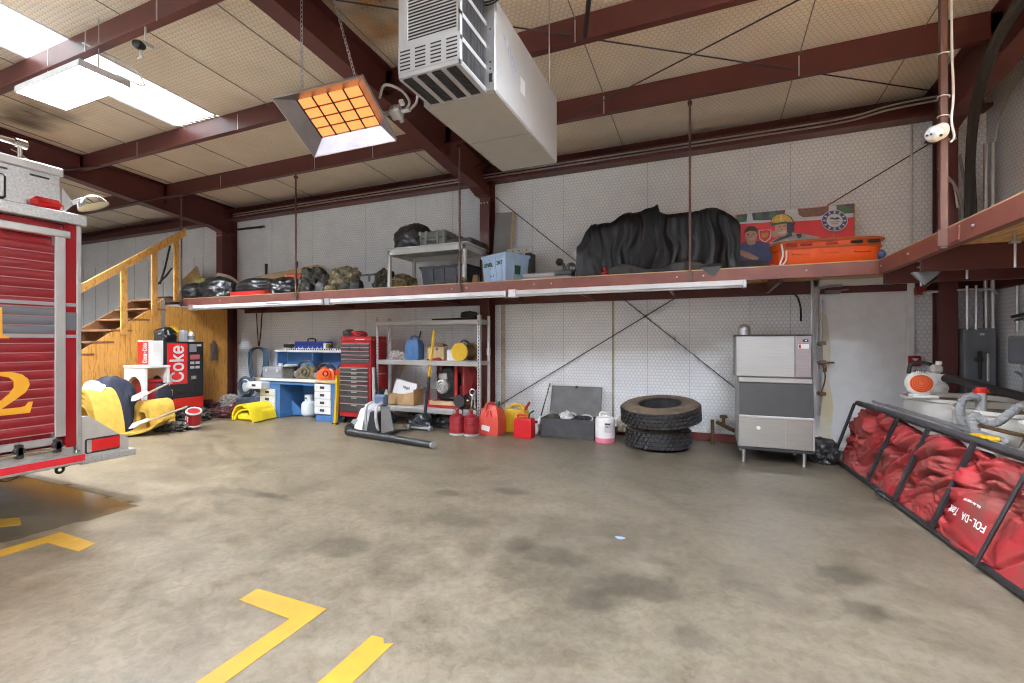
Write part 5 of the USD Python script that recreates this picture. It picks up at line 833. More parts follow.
S('rope_loop', cat(torus((-1.7, 6.88, .285), .10, .012, (.1, -.4, 1)), torus((-1.95, 6.9, .31), .09, .013, (0, -.3, 1))), grey_l, 'loops of pale rope resting on the open box', 'rope')
jg = thing('jug', 'translucent white jug with pink liquid beside the tires', 'jug', (-1.37, 6.68, 0)); P(jg, 'body', lathe([(0, .07), (.138, .07), (.14, .1), (.14, .33), (.12, .36), (.05, .375), (.045, .40), (0, .40)], n=28), M('jug_white', (.78, .76, .76), .35)); P(jg, 'liquid', lathe([(0, 0), (.13, 0), (.1385, .02), (.1385, .075), (0, .075)], n=28), pink); P(jg, 'handle', tube(curve([(-.08, -.02, .36), (-.05, -.03, .43), (.03, -.02, .42), (.05, 0, .37)], 5), .014), white_plas)
P(jg, 'label', box(.02, -.142, .16, .11, -.1, .30, .003), M('label_grey', (.5, .48, .5), .5)); P(jg, 'label_mark', cat(box(.03, -.1435, .268, .10, -.14, .29, 0), box(.035, -.1435, .235, .08, -.14, .25, 0)), print_dk, False)
S('white_cloth', lump((-1.12, 7.0, .12), (.24, .2, .24), 110, .3, 3), M('cloth_cream', (.6, .55, .48), .8), 'cream cloth hanging between the jug and the tires', 'cloth')

# tires
def tire(c, R, w, rx, ry, lab, nb):
    t = thing('truck_tire', lab, 'tire', c); r0 = R * .52
    pr = [(r0, .02), (r0 + .03, 0), (R * .72, -.012), (R * .9, .005), (R - .026, .028), (R - .026, w - .028), (R * .9, w - .005), (R * .72, w + .012), (r0 + .03, w), (r0, w - .02), (r0 + .01, w / 2), (r0, .02)]
    P(t, 'casing', xf(lathe(pr, n=64), (0, 0, 0), rx, ry), tire_m); P(t, 'sidewall', xf(lathe([(r0 + .012, w + .0015), (R * .6, w + .012), (R * .72, w + .0145), (R * .9, w - .002), (R - .02, w - .022)], n=64), (0, 0, 0), rx, ry), tire_side, label='dusty brown sidewall'); P(t, 'bead_ring', xf(torus((0, 0, w + .008), R * .74, .008, n=48, k=6), (0, 0, 0), rx, ry), tire_side)
    for row in range(4):
        ms = []; z0_ = .022 + row * (w - .044) / 4; hh = (w - .044) / 4 - .016; da = 2 * PI / nb
        for k in range(nb):
            a0 = k * da + (row % 2) * da * .5; q = []
            for a_ in (a0, a0 + da * .62):
                for z in (z0_, z0_ + hh): q += [(r * math.cos(a_ + (z - z0_) * 1.2), r * math.sin(a_ + (z - z0_) * 1.2), z) for r in (R - .03, R)]
            ms.append(hull(q))
        P(t, 'tread_block_row', xf(cat(ms), (0, 0, 0), rx, ry), tire_m, False, kind='stuff')
    return t
tire((-.64, 6.68, .02), .435, .26, 0, 0, 'smaller truck tire lying flat on the floor under the large tire', 40); tire((-.60, 6.66, .37), .53, .24, 7.5, -2.5, 'large truck tire lying tilted on top of the smaller tire', 46)

# ice machine
ix, iy, iw_ = .727, 6.17, .785
i_ = thing('ice_machine', 'stainless steel ice machine on top of an ice bin with legs', 'ice machine', (ix, iy + .4, 0))
def il(m): return xf(m, (-ix, -iy - .4, 0))
x0, x1 = ix - iw_ / 2, ix + iw_ / 2
P(i_, 'ice_head', il(box(x0 - .025, iy + .02, 1.03, x1 - .035, iy + .62, 1.525, .006)), grey_m); P(i_, 'head_front', il(box(x0 - .025, iy, 1.035, x1 - .20, iy + .022, 1.515, .006)), steel); P(i_, 'head_side_front', il(box(x1 - .197, iy, 1.035, x1 - .035, iy + .022, 1.515, .006)), M('steel_pinkish', (.42, .38, .40), .3, 1.0, var=.1, scale=4, stretch=(1, 1, 20))); P(i_, 'top_trim', il(box(x0 - .03, iy - .004, 1.512, x1 - .03, iy + .62, 1.53, .004)), grille_dk)
P(i_, 'badge', il(box(x1 - .12, iy - .003, 1.445, x1 - .065, iy + .002, 1.475, .002)), black_p); P(i_, 'badge_mark', il(box(x1 - .10, iy - .0045, 1.455, x1 - .08, iy - .002, 1.465, 0)), white_paint); P(i_, 'notice_label', il(box(x1 - .165, iy - .003, 1.365, x1 - .06, iy + .002, 1.42, .001)), white_paint); P(i_, 'notice_mark', il(box(x1 - .16, iy - .0045, 1.37, x1 - .14, iy - .002, 1.415, 0)), lens_red)
P(i_, 'ice_bin', il(box(x0, iy + .03, .19, x1, iy + .78, 1.0, .006)), grey_m); P(i_, 'bin_lip', il(box(x0, iy + .005, .96, x1 - .02, iy + .1, 1.03, .01)), steel)
P(i_, 'bin_door', il(hull([(x, y, z) for x in (x0 + .01, x1 - .015) for y, z in ((iy + .03, .975), (iy + .06, .975), (iy - .03, .575), (iy + .06, .555))])), M('bin_door_grey', (.045, .045, .045), .35, .2)); P(i_, 'door_lip', il(box(x0 + .01, iy - .045, .555, x1 - .015, iy + .0, .58, .006)), grey_l)
P(i_, 'bin_front', il(box(x0, iy, .20, x1 - .02, iy + .03, .555, .006)), steel); P(i_, 'bin_seam', il(box(x1 - .295, iy - .001, .205, x1 - .29, iy + .004, .55, 0)), grey_m); P(i_, 'bin_edge', il(box(x1 - .02, iy + .003, .20, x1, iy + .03, .555, .003)), galv); P(i_, 'round_lock', il(cyl((x0 + .215, iy - .008, .43), (x0 + .215, iy + .002, .43), .022, 16)), white_plas); P(i_, 'bottom_trim', il(box(x0, iy + .004, .165, x1, iy + .77, .195, .004)), grille_dk)
for x in (x0 + .065, x1 - .095):
    for y in (iy + .06, iy + .7): P(i_, 'leg', il(lathe([(0, 0), (.026, 0), (.028, .01), (.022, .03), (.024, .17), (0, .17)], (x, y, 0), 14)), steel)
P(i_, 'intake_hood', il(xf(cat(trimesh.creation.icosphere(subdivisions=3, radius=.075), cyl((0, 0, -.08), (0, 0, 0), .075, 20)), (x0 + .09, iy + .45, 1.60))), galv)
S('water_pipe', cat(tube(curve([(1.31, 7.0, .5), (1.34, 6.98, .9), (1.31, 7.05, 1.3), (1.34, 7.2, 2.05), (1.40, 7.2, 2.16), (1.6, 7.2, 2.18)], 6), .016), tube([(1.27, 7.2, .0), (1.27, 7.2, 2.268)], .016), tube([(1.385, 7.22, .9), (1.385, 7.22, 2.0)], .012)), galv, 'grey pipes running up the wall between ice machine and door', 'pipe')
S('water_valve', cat(*[cat(cyl((1.32, 6.92, z), (1.32, 7.06, z), .026), box(1.29, 6.90, z - .015, 1.37, 6.93, z + .03, .006)) for z in (.78, 1.18, 1.42)], tube(curve([(1.32, 6.92, .8), (1.36, 6.9, 1.0), (1.33, 6.92, 1.2)], 6), .008)), copper, 'brass valves on the pipes beside the ice machine', 'valve')
S('black_hose', tube(curve([(1.02, 7.25, 2.14), (1.10, 7.2, 2.05), (1.14, 7.2, 1.9), (1.145, 7.2, 1.72)], 6), .012), black_r, 'black hose dropping from the mezzanine above the ice machine', 'hose')
S('faucet', cat(cyl((.12, 7.2, .30), (.33, 6.95, .24), .028), cyl((.2, 7.1, .28), (.2, 7.1, .40), .022), box(.15, 7.06, .38, .25, 7.14, .42, .01), cyl((.06, 7.15, .0), (.06, 7.15, .34), .025)), copper, 'old brass tap assembly on the floor left of the ice machine', 'faucet')
S('floor_bag', lump((1.27, 6.68, 0), (.34, .5, .26), 120, .25, 3), black_p, 'black bag on the floor right of the ice machine', 'bag')
S('cord_coil', cat(*[torus((.78, 6.85, .05 + .02 * k), .22 - .02 * k, .016, (.05 * k, .1, 1), 24, 6) for k in range(4)]), black_r, 'black hose coiled on the floor under the ice machine', 'hose')
# ================================================================== on the mezzanine, left to right
DZ = 2.293
def mz_lump(name, lab, ca, u0, u1, v0, Y, dep, mt, seed, amp=.16, fr=2.2, group=None, z=DZ, ridge=.9):
    x0 = atY(u0, v0, Y)[0]; x1 = atY(u1, v0, Y)[0]; h_ = atY((u0 + u1) / 2, v0, Y)[2] - z
    return S(name, lump(((x0 + x1) / 2, Y, z), (x1 - x0, dep, max(h_, .05)), seed, amp, fr, 4, ridge, power=2.2), mt, lab, ca, group)
S('canvas_pile', hull([tuple(atY(182, 283, 6.9)), tuple(atY(203, 283, 6.9)), tuple(atY(197, 265.5, 6.95)), tuple(atY(183, 279, 6.95)), tuple(atY(182, 283, 7.1)), tuple(atY(203, 283, 7.1))] + [tuple(atY(u, 283, Y_) * [1, 1, 0] + [0, 0, DZ]) for u in (182, 203) for Y_ in (6.9, 7.1)]), M('khaki', (.34, .22, .09), .8, var=.3), 'khaki canvas pile standing behind the black bags near the stairs', 'canvas')
mz_lump('trash_bag', 'small round black trash bag nearest the handrail on the mezzanine', 'bag', 184, 204, 283.5, 6.25, .4, bag_black, 201)
mz_lump('trash_bag', 'large black trash bag on the mezzanine in front of the column', 'bag', 201, 236, 278, 6.35, .5, bag_black, 202)
S('pale_roll', tube(curve([atY(219, 276, 6.75), atY(227, 278, 6.7), atY(234, 282, 6.7), atY(240, 287, 6.7)], 5), .07, 10), M('pale_pink_cloth', (.55, .42, .33), .8), 'pale rolled cloth lying over the black bag by the column', 'cloth')
mz_lump('yellow_green_cloth', 'yellow green cloth between the black trash bags', 'cloth', 196, 212, 281, 6.6, .3, M('lime_dull', (.32, .33, .08), .8), 204, .4)
a_ = atY(233, 296, 6.15); b_ = atY(267, 290, 6.15); S('red_case', box(a_[0], 6.08, DZ, b_[0], 6.4, DZ + .11, .015), red_bright, 'flat bright red case lying under the third black bag', 'case')
mz_lump('trash_bag', 'wide black trash bag lying on the flat red case', 'bag', 238, 277, 278.5, 6.3, .3, bag_black, 205, z=DZ + .11)
mz_lump('trash_bag', 'black trash bag just left of the hanger post, below the orange saw', 'bag', 272, 303, 278, 6.45, .5, bag_black, 206)
pk = thing('timber_plank', 'long tan plank lying at a slant behind the black bags', 'plank', (0, 0, 0)); p0, p1 = atY(248, 281, 6.95), atY(316, 267.5, 6.95); P(pk, 'plank', hull([tuple(p + [0, o, q]) for p in (p0, p1) for o in (0, .2) for q in (-.05, .06)]), tan); P(pk, 'prop', box(p0[0] + .1, 7.0, DZ, p0[0] + .2, 7.1, p0[2] - .02, .004), tan); P(pk, 'prop', box(p1[0] - .3, 7.0, DZ, p1[0] - .2, 7.1, p1[2] - .04, .004), tan)
oc = atY(290, 280, 6.6); S('orange_saw', cat(box(oc[0] - .17, 6.62, oc[2] - .05, oc[0] + .13, 6.8, oc[2] + .12, .02), hull([(oc[0] + .1, 6.6, oc[2] - .05), (oc[0] + .3, 6.6, oc[2]), (oc[0] + .3, 6.75, oc[2]), (oc[0] + .1, 6.75, oc[2] + .12), (oc[0] + .1, 6.6, oc[2] + .12), (oc[0] + .28, 6.6, oc[2] + .1)]), box(oc[0] - .1, 6.7, DZ, oc[0] + .1, 6.85, oc[2], .02)), orange, 'orange power tool case below the slanting plank', 'tool case')
for k, (u, vt_, vb) in enumerate(((266, 264, 276), (295.5, 261.5, 272))): S('upright_handle', tube([atY(u, vb + 4, 7.0), atY(u + .3 + k, vt_, 7.02)], [.022, .03], 8), black_p, f'short dark handle sticking up behind the plank, {"left" if k == 0 else "right, next to the hanger post"}', 'handle')
for k, (u0, u1, v0, mt, lab) in enumerate(((303, 326, 268.5, gear, 'dark turnout gear heap right of the hanger post'), (320, 338, 275, gear, 'dark boots and gear between the two larger heaps'), (333, 362, 268, gear_tan, 'tan and dark turnout gear heap on the mezzanine'), (379, 393, 270.5, gear, 'dark gear heap at the left leg of the grey table'), (393, 414, 275.5, gear_tan, 'brown and dark gear under the grey table, left of the black tote'))):
    mz_lump('turnout_gear', lab, 'gear', u0, u1, v0, 6.5 + .12 * (k % 2), .5, mt, 210 + k, .34, 3.6, ridge=.5)
c0, wd, hg = by_span(362, 381, 274.5, 287, 6.5, DZ); item('grey_crate', 'small grey box between the gear heaps', 'box', (c0, 6.6, DZ), [('body', box(-wd / 2, -.15, 0, wd / 2, .15, hg, .01), grey_m), ('lid', box(-wd / 2 - .01, -.16, hg - .03, wd / 2 + .01, .16, hg + .005, .006), grey_d), ('latch', box(-.02, -.165, hg * .6, .02, -.15, hg * .9, .003), grille_dk)])
for k, (u, v, sz, mt, lab) in enumerate(((308, 283, (.24, .2, .2), black_p, 'round black helmet in front of the dark gear heap, right of the hanger post'), (322, 281, (.22, .2, .2), grey_d, 'dark grey mask in front of the two gear heaps'), (331, 285, (.24, .16, .13), gear_tan, 'small tan glove lying before the tan gear heap'), (346, 283, (.26, .2, .15), gear, 'dark glove bundle before the tan gear heap'), (357, 282, (.2, .2, .2), black_p, 'black helmet at the right end of the tan gear heap'))):
    c = atY(u, v, 6.14); S('gear_piece', lump((c[0], 6.14, DZ), sz, 330 + k, .2, 3.0, 3), mt, lab, 'gear')
# grey table
T0, T1, TF, TB, TZ = -4.81, -3.37, 6.15, 6.88, 2.96
tb_ = thing('work_table', 'light grey metal table standing on the mezzanine', 'table', ((T0 + T1) / 2, (TF + TB) / 2, DZ)); O4 = -np.array([(T0 + T1) / 2, (TF + TB) / 2, DZ])
P(tb_, 'tabletop', xf(box(T0 - .03, TF - .02, TZ - .025, T1 + .03, TB + .02, TZ, .005), O4), grey_l)
for a in ((T0, TF, T1, TF + .015), (T0, TB - .015, T1, TB), (T0, TF, T0 + .015, TB), (T1 - .015, TF, T1, TB)): P(tb_, 'apron', xf(box(a[0], a[1], TZ - .11, a[2], a[3], TZ - .025, .003), O4), grey_l)
for x in (T0, T1 - .05):
    for y in (TF, TB - .05): P(tb_, 'leg', xf(box(x, y, DZ, x + .05, y + .05, TZ - .03, .004), O4), grey_l)
Yb = 6.4
mz_lump('trash_bag', 'shiny black bag on the grey table', 'bag', 396, 431, 224.5, 6.5, .4, bag_black, 220, z=TZ)
c0, wd, hg = by_span(418, 446, 231, 247, 6.35, TZ)
item('equipment_case', 'grey green moulded case with handle on the grey table', 'case', (c0, 6.5, TZ), [('body', box(-wd / 2, -.15, 0, wd / 2, .2, hg, .02), M('case_green', (.16, .18, .155), .55)), ('lid_edge', box(-wd / 2 - .008, -.155, hg * .55, wd / 2 + .008, .2, hg * .62, .003), grey_d)] + [('rib', box(x - .025, -.165, .01, x + .025, -.14, hg + .006, .006), M('case_rib', (.22, .24, .21), .5) if x < -.1 and k == 0 else '/World/Looks/case_rib') for k, x in enumerate((-wd * .42, -wd * .2, wd * .2, wd * .42))] + [('handle', box(-.09, -.18, hg * .28, .09, -.155, hg * .42, .006), black_p)])
S('green_case', box(c0 + wd / 2 + .01, 6.55, TZ, c0 + wd / 2 + .16, 6.8, TZ + .2, .02), grey_d, 'dark case end behind the grey green moulded case', 'case')
c0, wd, hg = by_span(452, 479, 236.5, 242.5, 6.5, TZ); S('black_slab', box(c0 - wd / 2, 6.3, TZ, c0 + wd / 2 - .03, 6.85, TZ + .1, .02), black_p, 'flat black case at the right end of the grey table', 'case')
def tote(name, lab, loc, rz, L, W, Hh, mt, extra):
    t = thing(name, lab, 'storage tote', loc, rz); k = .86; m_ = (1 - k) / 2
    def ring(s, z): return [(-L / 2 - L / 2 * s, W / 2 - W / 2 * s, z), (-L / 2 + L / 2 * s, W / 2 - W / 2 * s, z), (-L / 2 + L / 2 * s, W / 2 + W / 2 * s, z), (-L / 2 - L / 2 * s, W / 2 + W / 2 * s, z)]
    P(t, 'body', hull(ring(k, 0) + ring(.97, Hh - .03)), mt); P(t, 'rim', hull(ring(1.0, Hh - .045) + ring(1.03, Hh - .02) + ring(1.03, Hh)), mt)
    for q in (.25, .5, .75): P(t, 'side_rib', hull([(-L * q + a_ * .05, W / 2 - W / 2 * kk - .008 + o, z) for a_ in (-1, 1) for kk, z in ((k, .02), (.96, Hh - .05)) for o in (0, .03)]), mt)
    for nm, me, m2 in extra: P(t, nm, me, m2, False)
    return t
p_ = atY(460, 286, 6.2); tote('storage_tote', 'black plastic tote under the grey table', (p_[0] + .02, 6.3, DZ), -4, .86, .5, .37, grey_tote, [])
S('gold_helmet', lump((atY(462, 280, 6.12)[0], 6.14, DZ), (.13, .1, .12), 230, .2), gear_tan, 'small tan item at the right front of the black tote', 'gear'); c0 = atY(473, 281, 6.7)[0]; S('plywood_offcut', box(c0 - .2, 6.6, DZ, c0 + .13, 6.64, 2.52, .003), tan, 'tan plywood offcut between table leg and blue tote', 'board')
q = atY(504, 280.5, 6.12); k_ = .86
th = np.array([0, -.115, 1]); up_t = np.array([0, -.075, 1]); up_t /= np.linalg.norm(up_t)
def front_text(s, x, z, h_): return text(s, h_, (x, .245 * (1 - (.86 + .11 * z / .42)) - .0125, z), (1, 0, 0), (0, -.065, 1), .003, True, 'l', .95)
tote('storage_tote', 'light blue plastic tote with green handwriting on the mezzanine', (q[0] + .03, 6.10, DZ), -25, .56, .49, .45, blue_tote, [('lettering', front_text('LEVEL', -.50, .275, .055), ink_green), ('lettering', front_text('INT', -.20, .285, .055), ink_green), ('sketch_mark', cat(tube(np.array([(-.34 + .05 * math.cos(a_), .022, .19 + .06 * math.sin(a_)) for a_ in np.linspace(0, 5, 16)]), .006, 5), tube([(-.31, .022, .19), (-.28, .02, .12)], .006, 5)), ink_green), ('end_label', xf(box(-.002, -.06, 0, .002, .06, .13, .001), (-.013, .24, .15), 0, 6, 0), ink_green), ('end_rib', xf(box(-.006, -.08, 0, .006, -.05, .36, .003), (-.025, .24, .02), 0, 4.5, 0), blue_tote), ('end_rib', xf(box(-.006, .10, 0, .006, .13, .36, .003), (-.025, .24, .02), 0, 4.5, 0), blue_tote)])
p0, p1, p2, p3 = atY(494.5, 244, 7.18), atY(509.8, 244, 7.18), atY(513.2, 212.5, 7.32), atY(496, 213.4, 7.32)
lp_ = thing('grey_board', 'grey panel leaning on the wall right of the middle column', 'panel', (0, 0, 0)); dwn = np.array([0, -.06, -.45]); P(lp_, 'board', hull([tuple(p + [0, o, 0]) for p in (p0 + dwn, p1 + dwn, p2, p3) for o in (0, -.025)]), grey_m); P(lp_, 'edge', hull([tuple(p + [x, o, 0]) for p in (p1 + dwn, p2) for o in (.0, -.03) for x in (0, .03)]), tan)
c0, c1_ = atY(509, 260, 6.8)[0], atY(527, 260, 6.8)[0]; item('metal_cabinet', 'low grey cabinet with pale drilled top rail behind the blue tote', 'cabinet', ((c0 + c1_) / 2, 6.85, DZ), [('body', box(-(c1_ - c0) / 2, -.1, 0, (c1_ - c0) / 2 + .05, .2, .56, .005), grey_d), ('top_rail', box(-(c1_ - c0) / 2, -.13, .54, (c1_ - c0) / 2 + .12, -.1, .62, .004), grey_l), ('side_post', box((c1_ - c0) / 2 - .05, -.135, .25, (c1_ - c0) / 2 - .01, -.1, .55, .004), grey_l)] + [('hole', cyl((x, -.135, .58), (x, -.125, .58), .012, 8), grille_dk) for x in (-.05, .05, .18)])
c0, c1_ = atY(523, 275, 6.4)[0], atY(572, 275, 6.4)[0]; item('flat_board', 'white edged low board lying between blue tote and black tarp', 'board', ((c0 + c1_) / 2, 6.55, DZ), [('slab', box(-(c1_ - c0) / 2, -.2, .0, (c1_ - c0) / 2, .2, .09, .008), grey_l), ('top_sheet', box(-(c1_ - c0) / 2 + .02, -.22, .09, (c1_ - c0) / 2 - .05, .2, .15, .01), M('sheet_grey', (.42, .43, .45), .5)), ('dark_plate', box(.14, -.24, .10, (c1_ - c0) / 2 + .02, -.05, .17, .01), black_p)])
vz = atY(567, 271, 6.4); item('hose_nozzle', 'black nozzle with round ends standing on the low board', 'nozzle', (vz[0], 6.4, DZ + .15), [('stem', tube(curve([(-.02, 0, .02), (-.05, 0, .1), (-.1, 0, .14)], 4), .025), black_p), ('ball', xf(ICO[3], (-.11, 0, .15), s=.055), black_p), ('ring', torus((.06, 0, .06), .05, .025, (0, 1, 0)), black_p), ('foot', box(-.06, -.05, 0, .12, .05, .03, .01), black_p)])
# black tarpaulin over a pile
sky_l = [(576, 247), (580, 243), (585, 232), (591, 225), (600, 224), (610, 223.5), (619, 217), (626.5, 212.5), (640, 210.5), (650, 208.5), (655, 206), (657, 204.5), (658.4, 213), (668, 214), (688, 212.5), (698, 211.5), (706, 209), (716, 208.5), (724, 210), (731, 215), (738, 221), (739.5, 226)]
pts = np.array([atY(u, v, 6.42) for u, v in sky_l])
S('tarpaulin', drape(pts[:, 0], pts[:, 2], 6.32, 7.05, DZ + .02, 5, .062, .05, 4.6, 90, 240), tarp_black, 'crumpled black tarpaulin covering a tall pile on the mezzanine', 'tarpaulin', smooth=50)
xs_ = np.linspace(atY(608, 270, 6.1)[0], atY(728, 270, 6.1)[0], 10); S('tarpaulin', drape(xs_, 2.42 + .06 * np.sin(np.arange(10) * 1.3) + np.where(np.arange(10) > 7, -.04, 0), 6.10, 6.36, DZ + .02, 9, .04, .02, 4, 40, 120), M('tarp_grey', (.034, .034, .033), .45, var=.3, bump=.3), 'low grey black folds of tarpaulin along the mezzanine edge', 'tarpaulin', smooth=50)
xc = atY(711, 276, 5.96)[0]; S('tarpaulin_corner', hull([(xc - .13, 6.0, 2.36), (xc + .14, 6.0, 2.38), (xc + .04, 5.966, 2.22), (xc - .02, 5.967, 2.24), (xc + .12, 5.968, 2.34), (xc - .11, 5.968, 2.33)]), '/World/Looks/tarp_grey', 'pointed tarpaulin corner hanging over the mezzanine edge', 'tarpaulin')
S('red_strap', tube(curve([atY(604, 268, 6.2), atY(606, 272, 6.12), atY(602, 274, 6.1), atY(608, 276, 6.1)], 5), .02, 6), red_p, 'red strap at the left foot of the tarpaulin', 'strap')

# printed banner board
Y0 = 7.14; bl, br_, bt_ = .356, 1.72, 3.215
bn = thing('banner', 'red printed banner board showing a smiling boy beside a helmeted firefighter', 'banner', (0, 0, 0))
P(bn, 'board', box(bl, Y0, DZ, br_, Y0 + .02, bt_, .003), banner_red); P(bn, 'gold_edge', box(br_ - .006, Y0 - .004, DZ, br_ + .004, Y0 + .02, bt_, .002), M('gold_fringe', (.45, .2, .03), .6))
lay = [0]
def zpt(zx, zy): p = atY(720 + zx / 6.0235, 195 + zy / 6.0235, Y0); return (min(max(p[0], bl + .004), br_ - .008), min(max(p[2], DZ + .003), bt_ - .004))
def pr(pts, mt, lab=None, nm='print', raw=False):
    lay[0] += 1; w_ = [zpt(*p) for p in pts] if not raw else pts
    pg = Polygon(w_).buffer(0)
    if pg.is_empty: return
    d_ = .0004 * lay[0]
    m = cat([trimesh.creation.extrude_polygon(g, .0004, engine='earcut') for g in getattr(pg, 'geoms', [pg])]); v = m.vertices
    P(bn, nm, tri(np.c_[v[:, 0], Y0 - d_ - v[:, 2], v[:, 1]], m.faces), mt, False, label=lab)
def el(cx, cy, rx, ry, a0=0, a1=360, n=26): return ell(cx, cy, rx, ry, n, a0, a1)
print_white = M('printed_white', (.66, .68, .72), .45, var=.12); print_yel = M('printed_yellow', (.62, .42, .05), .4, var=.3, scale=30)
pr([(90, 112), (816, 46), (818, 132), (640, 148), (460, 158), (320, 160), (220, 172), (92, 182)], print_white)
pr([(100, 122), (165, 108), (160, 160), (100, 168)], print_grn); pr([(192, 104), (392, 90), (386, 140), (330, 150), (200, 152)], print_dk); pr([(210, 108), (250, 104), (262, 140), (215, 146)], print_grn); pr([(300, 98), (335, 96), (330, 130), (290, 138)], print_grn)
pr([(468, 84), (560, 78), (655, 68), (652, 112), (600, 128), (500, 134), (474, 120)], print_brown); pr([(700, 58), (812, 48), (812, 108), (705, 116)], print_grn); pr([(745, 56), (812, 50), (812, 80), (780, 84)], print_dk)
pr([(98, 175), (300, 165), (304, 280), (95, 300)], banner_red); pr([(104, 205), (116, 203), (116, 242), (104, 242)], print_white)
pr([(230, 212), (272, 204), (312, 208), (306, 262), (270, 290), (236, 264)], print_white); pr([(238, 218), (272, 211), (304, 214), (298, 258), (270, 281), (243, 260)], banner_red); pr([(248, 232), (290, 228), (284, 252), (262, 262), (248, 252)], print_gold); pr(el(278, 188, 26, 20), banner_red)
pr([(300, 285), (330, 268), (380, 240), (430, 226), (500, 234), (580, 250), (640, 268), (690, 300), (690, 320), (300, 320)], M('jacket_grey', (.46, .46, .45), .6, var=.3, scale=20)); pr([(390, 238), (430, 228), (436, 248), (330, 285), (310, 285)], print_dk); pr([(455, 236), (490, 232), (492, 255), (470, 262)], print_dk)
pr(el(330, 236, 26, 22), skin); pr(el(372, 205, 42, 46), skin); pr([(400, 170), (440, 168), (448, 215), (420, 240), (404, 228)], print_dk); pr([(345, 226), (372, 222), (398, 214), (394, 228), (372, 238), (352, 236)], print_white); pr([(350, 192), (366, 188), (366, 193), (350, 197)], print_dk); pr([(380, 186), (396, 183), (396, 188), (380, 191)], print_dk); pr([(368, 196), (374, 196), (378, 214), (366, 214)], M('skin_shadow', (.45, .24, .16), .5))
pr([(302, 178), (310, 140), (345, 116), (390, 112), (430, 134), (452, 176), (440, 186), (400, 170), (345, 178), (312, 192)], print_dk); pr([(308, 168), (314, 140), (345, 120), (390, 116), (424, 136), (440, 166), (390, 160), (345, 168)], print_yel); pr([(360, 118), (372, 118), (376, 160), (362, 162)], M('helmet_rib', (.75, .6, .2), .4)); pr([(312, 180), (345, 172), (395, 165), (436, 170), (436, 178), (395, 173), (345, 180), (312, 188)], print_dk)
pr([(95, 330), (112, 306), (150, 284), (240, 278), (290, 292), (312, 305), (312, 400), (100, 390)], print_navy); pr([(90, 335), (112, 326), (180, 352), (232, 378), (226, 400), (150, 376), (90, 352)], skin); pr([(120, 395), (240, 390), (300, 410), (300, 445), (120, 445)], print_dk); pr([(160, 270), (215, 270), (212, 296), (186, 304), (164, 296)], skin)
pr(el(186, 244, 38, 44), skin); pr([(146, 246), (148, 212), (170, 190), (205, 188), (224, 206), (226, 242), (214, 220), (180, 216), (156, 226)], M('hair_brown', (.09, .05, .03), .6)); pr([(162, 238), (176, 235), (176, 241), (162, 244)], print_dk); pr([(194, 234), (208, 233), (208, 239), (194, 240)], print_dk); pr([(183, 244), (189, 244), (192, 256), (180, 256)], '/World/Looks/skin_shadow'); pr([(166, 262), (206, 260), (200, 272), (186, 276), (172, 272)], print_white)
pr([(679, 232), (687, 232), (687, 300), (679, 300)], M('pole_gold', (.5, .25, .05), .5)); pr(el(688, 156, 80, 64), print_white, 'round white and blue emblem'); pr(el(688, 156, 75, 60), print_navy)
for k in range(12): a_ = k * PI / 6; pr([(688 + r_ * math.cos(a_ + o), 156 + .8 * r_ * math.sin(a_ + o)) for r_, o in ((54, -.10), (70, -.07), (70, .07), (54, .10))], print_white)
pr(el(688, 156, 49, 40), print_white); pr([(655, 148), (670, 136), (690, 142), (705, 134), (722, 146), (700, 152), (680, 150)], print_dk); pr([(660, 162), (716, 160), (716, 166), (660, 168)], grey_m); pr([(668, 174), (708, 173), (708, 178), (668, 179)], banner_red)

# orange rescue basket
B0, B1 = .71, 1.79; bkY, bkD, bz1 = 6.16, .50, 2.60
sb = thing('rescue_basket', 'orange plastic rescue basket stretcher at the corner of the mezzanine', 'rescue stretcher', ((B0 + B1) / 2, bkY + bkD / 2, DZ), 6); L_ = (B1 - B0) / 2
def oval(a, b, z, n=40, p=3.2):
    t_ = np.linspace(0, 2 * PI, n, endpoint=False); c_, s_ = np.cos(t_), np.sin(t_); return np.stack([a * np.sign(c_) * np.abs(c_) ** (2 / p), b * np.sign(s_) * np.abs(s_) ** (2 / p), 0 * t_ + z], -1)
rings = [oval(L_ * k, bkD / 2 * q_, z) for k, q_, z in ((.0, .0, .0), (.86, .7, .0), (.93, .84, .04), (.96, .92, .14), (1.0, .98, .28), (1.0, 1.0, .295), (.98, .96, .295), (.95, .90, .2), (.9, .8, .05), (.0, .0, .03))]
P(sb, 'shell', quadmesh(np.stack(rings, 1), close_u=True), M('basket_orange', (.78, .10, .008), .38, var=.06)); P(sb, 'top_rail', tube(oval(L_ + .01, bkD / 2 + .012, .30), .017, 8, closed=True), M('rail_orange', (.50, .11, .03), .45)); P(sb, 'lower_rail', tube(oval(L_ * .985, bkD / 2 + .0, .225), .013, 8, closed=True), '/World/Looks/rail_orange')
for x in (-.40, -.25, .0, .24, .40): P(sb, 'hand_slot', box(x - .06, -bkD / 2 - .012, .245, x + .06, -bkD / 2 + .02, .275, .01), grey_l if x < -.4 else grille_dk if x > .2 else red_dark)
for x in (-.3, 0, .3): P(sb, 'highlight_rib', box(x - .08, -bkD / 2 + .01, .15, x + .08, -bkD / 2 + .05, .165, .005), '/World/Looks/basket_orange')
P(sb, 'tie_cord', tube(curve([(-.50, -.24, .28), (-.49, -.27, .15), (-.52, -.26, .03), (-.46, -.26, .08), (-.45, -.25, .2)], 6), .01, 6), white_plas); P(sb, 'blue_buckle', xf(ICO[3], (L_ - .03, -.1, .13), s=.055), M('buckle_blue', (.05, .12, .3), .5))

